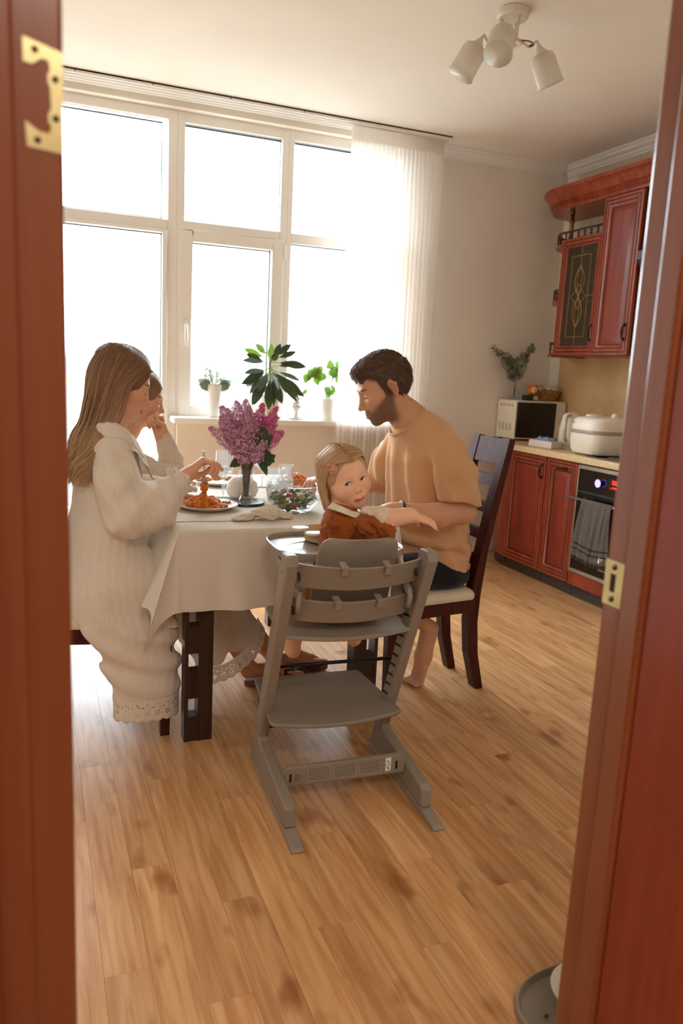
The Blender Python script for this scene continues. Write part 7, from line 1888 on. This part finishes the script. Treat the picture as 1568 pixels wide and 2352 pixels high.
np_mesh('body', [hv, (a1[0], a1[1], skt), (a2[0], a2[1], skt)]+[(q[0], q[1], skt) for q in ft], M_skin, tod)
# eyes
M_eye = mat('eye', (255, 255, 255), 0.12, attr='Col', spec=0.6)
for s in (-1, 1):
    ce = np.array((0.0775, s*0.0330, 0.0088)); ER = 0.0172; g = MB().ball((0, 0, 0), ER, 36, 24, Matrix.Rotation(PI/2, 3, 'Y'))
    V = np.array(g.v); gz = TF.T@(np.array([0, 0, 1.3])-TC); gz /= np.linalg.norm(gz); dt = (V/ER)@gz
    cc = np.where(dt[:, None] > math.cos(0.24), np.array(C3(20, 18, 20))[None], np.where(dt[:, None] > math.cos(0.56), np.array(C3(84, 94, 98))[None], np.array(C3(228, 220, 212))[None]))
    g.v = [tuple(q) for q in ((V+ce)@TF.T*TSC+TC)]; g.build('eye', M_eye, tod, smooth=True, colors=cc)
    lp_ = [np.array((0.0958-14*(yy-0.031)**2, s*yy, 0.0180-30*(yy-0.0335)**2)) for yy in np.linspace(0.0200, 0.0480, 9)]
    MB().tube([tuple(q@TF.T*TSC+TC) for q in lp_], [0.0004, 0.0008, 0.0010, 0.0011, 0.0011, 0.0011, 0.0010, 0.0008, 0.0004], 5).build('eyelashes', mat('lash_brown', (98, 68, 50), 0.7, (80, 54, 40), 40), tod)
# blonde bob
def tod_extra(F):
    for s in (-1, 1): F.cap((-0.03, s*0.078, 0.0), (-0.032, s*0.074, -0.075), 0.018, 0.012, 0.03)
    F.cap((-0.075, 0, 0.0), (-0.065, 0, -0.085), 0.045, 0.030, 0.04, '+', (0, 1, 0), 1.6)
P_, Q_ = hair_cap(TC, TF, TSC, 0.004, (0.120, -0.012, 0.086, 0.096, 0.112), (0.106, 0.088, 0.098), tod_extra, 0.003, low=-0.125)
def head_t(q): return np.array(q)@TF.T*TSC+TC
r_ = np.random.default_rng(18); rows = []; TR = np.array((0.106, 0.088, 0.098))+0.0085
for i in range(700):
    ai = r_.uniform(0, 1); sg = -1 if i % 5 < 3 else 1; j_ = r_.uniform(0, .004)
    th = 0.50+2.06*ai
    part = on_ell((0.12*math.cos(th), sg*r_.uniform(-.008, .001), 0.037+0.12*math.sin(th)), TR+j_)
    mid = on_ell((0.100*math.cos(th)*0.85-0.008, sg*0.070, 0.090), TR+j_); ear = on_ell((0.026-0.125*ai, sg*0.100*(1-.5*ai**2), 0.012), TR+j_)
    lo_ = ear*np.array((0.96, 0.99, 1))+np.array((-0.006, 0, -0.062)); en = ear*np.array((0.85, 0.86, 1))+np.array((-0.008+r_.uniform(-.012, .012), r_.uniform(-.012, .012), -0.112+r_.uniform(-.02, .02)))
    rows.append([head_t(part), head_t(mid), head_t(ear), head_t(lo_), head_t(en)])
ts_ = strands(spline_rows(np.array(rows), 18), 0.0021, 4, hair_col(np.linspace(0, 1, 18), 700, (176, 138, 94), (222, 194, 152), 19))
tcc = np.tile(np.array(C3(186, 150, 106)), (len(P_), 1))*np.random.default_rng(2).uniform(.85, 1.12, (len(P_), 1))
np_mesh('hair', [(P_@TF.T*TSC+TC, Q_, tcc), ts_], M_hair, tod)
# pink clip
cl = MB()
c0 = head_t((0.072, -0.070, 0.075)); nrm = (c0-head_t((0, 0, 0.03))); nrm /= np.linalg.norm(nrm); e1 = np.cross(nrm, [0, 0, 1]); e1 /= np.linalg.norm(e1); e2 = np.cross(nrm, e1)
for k in range(11):
    a = 2*PI*k/11; q = c0+nrm*0.010+(e1*math.cos(a)*0.008+e2*math.sin(a)*0.011); cl.ball(tuple(q), (0.0052, 0.0052, 0.0052), 8, 6)
cl.ball(tuple(c0+nrm*0.013), (0.008, 0.008, 0.008), 10, 8)
q = c0+nrm*0.008+e1*0.016-e2*0.012
cl.ball(tuple(q), 0.006, 8, 6)
cl.build('hair_clip', mat('dusty_pink', (222, 158, 146), 0.7, (206, 136, 126), 60, bump=0.4), tod, smooth=True)
# rust dress with ruffled shoulder
M_rust = cloth_mat('rust_linen', (172, 92, 36), 0.08, (150, 76, 28), 40, bump=0.3, bscale=400)
F = Field((0.74, 1.98, 0.525), (1.06, 2.36, 0.93), 0.0036)
F.chain([(0.882, 2.172, 0.864), (0.886, 2.163, 0.830), (0.884, 2.163, 0.74), (0.880, 2.175, 0.60)], [0.044, 0.056, 0.064, 0.088], 0.02, (1, 0.1, 0), 1.12)
F.ell((0.880, 2.20, 0.585), (0.135, 0.125, 0.060), 0.03)
F.chain([(0.905, 2.130, 0.822), (0.945, 2.092, 0.834), (0.978, 2.078, 0.818)], [0.040, 0.045, 0.044], 0.02)
def rust_disp(x, y, z):
    gat = np.clip((0.832-0.25*(x-0.88)-z)/0.012, 0, 1)
    b = gat*(0.0050*ridge(x*1.0+0.45*y+0.012*np.sin(30*z), 190, 0.8)+0.0022*np.sin(90*x-60*z))-0.004*(1-gat)*(np.abs(z-0.85) < 0.02)
    sh_ = np.exp(-(((x-0.955)/0.04)**2+((y-2.07)/0.04)**2+((z-0.83)/0.045)**2))
    return b+sh_*0.010*ridge(x*0.6-0.5*y+1.0*z+0.02*np.sin(60*x), 120, 0.7)
F.disp(rust_disp, 0.03)
F.plane((0.88, 2.17, 0.5345), (0, 0, -1), 0.003)
np_mesh('dress', [(*F.mesh(1), None)], M_rust, tod)
def ruffle(pts, out, w, waves, name='ruffle'):
    P0 = bez(pts, 14); n = len(P0)
    def fn(u, v):
        i = min(n-1, int(u*(n-1)+0.5)); b = np.array(P0[i]); o_ = np.array(out)*w*v*(0.45+0.55*math.sin(PI*u))
        return tuple(b+o_+np.array([0.006*math.cos(u*waves*1.3), -0.009*math.sin(u*waves), 0.010*math.sin(u*waves+1)])*v)
    return MB().grid(fn, n, 9).build(name, M_rust, tod, smooth=True, solid=0.002)
ruffle([(0.905, 2.064, 0.866), (0.930, 2.046, 0.860), (0.960, 2.036, 0.842), (0.985, 2.040, 0.818), (0.990, 2.052, 0.790)], (0.50, -0.35, -0.45), 0.030, 34)
ruffle([(0.885, 2.088, 0.858), (0.895, 2.062, 0.842), (0.925, 2.044, 0.822), (0.960, 2.036, 0.805), (0.985, 2.045, 0.795)], (0.15, -0.45, -0.55), 0.030, 40)
ruffle([(0.838, 2.120, 0.880), (0.826, 2.108, 0.85), (0.817, 2.102, 0.81), (0.812, 2.100, 0.76)], (-0.6, -0.35, 0.05), 0.014, 22)
# bib
M_bib = cloth_mat('white_print_cotton', (240, 230, 214), 0.12, (226, 204, 172), 26, bump=0.15, bscale=300)
def bibf(u, v):
    t = -1.2+3.9*u; r0 = 0.050+0.016*v; a = t-1.7
    x = 0.893+r0*math.cos(a)*1.05; y = 2.165+r0*math.sin(a); z = 0.882+0.020*max(0, math.sin(a))+0.024*max(0, -math.cos(a))-0.016*v+0.003*math.sin(7*u)
    return (x, y, z)
MB().grid(bibf, 40, 5).build('bib_band', M_bib, tod, smooth=True, solid=0.003)
F = Field((0.88, 2.00, 0.80), (1.06, 2.24, 0.96), 0.003)
F.chain([(0.940, 2.105, 0.880), (0.968, 2.085, 0.872), (1.000, 2.082, 0.852)], [0.018, 0.028, 0.026], 0.02)
F.disp(lambda x, y, z: 0.004*np.sin(130*(x-z)+60*y)+0.002*np.sin(90*z+140*y), 0.02)
np_mesh('bib', [(*F.mesh(1), None)], M_bib, tod)
finish(tod)
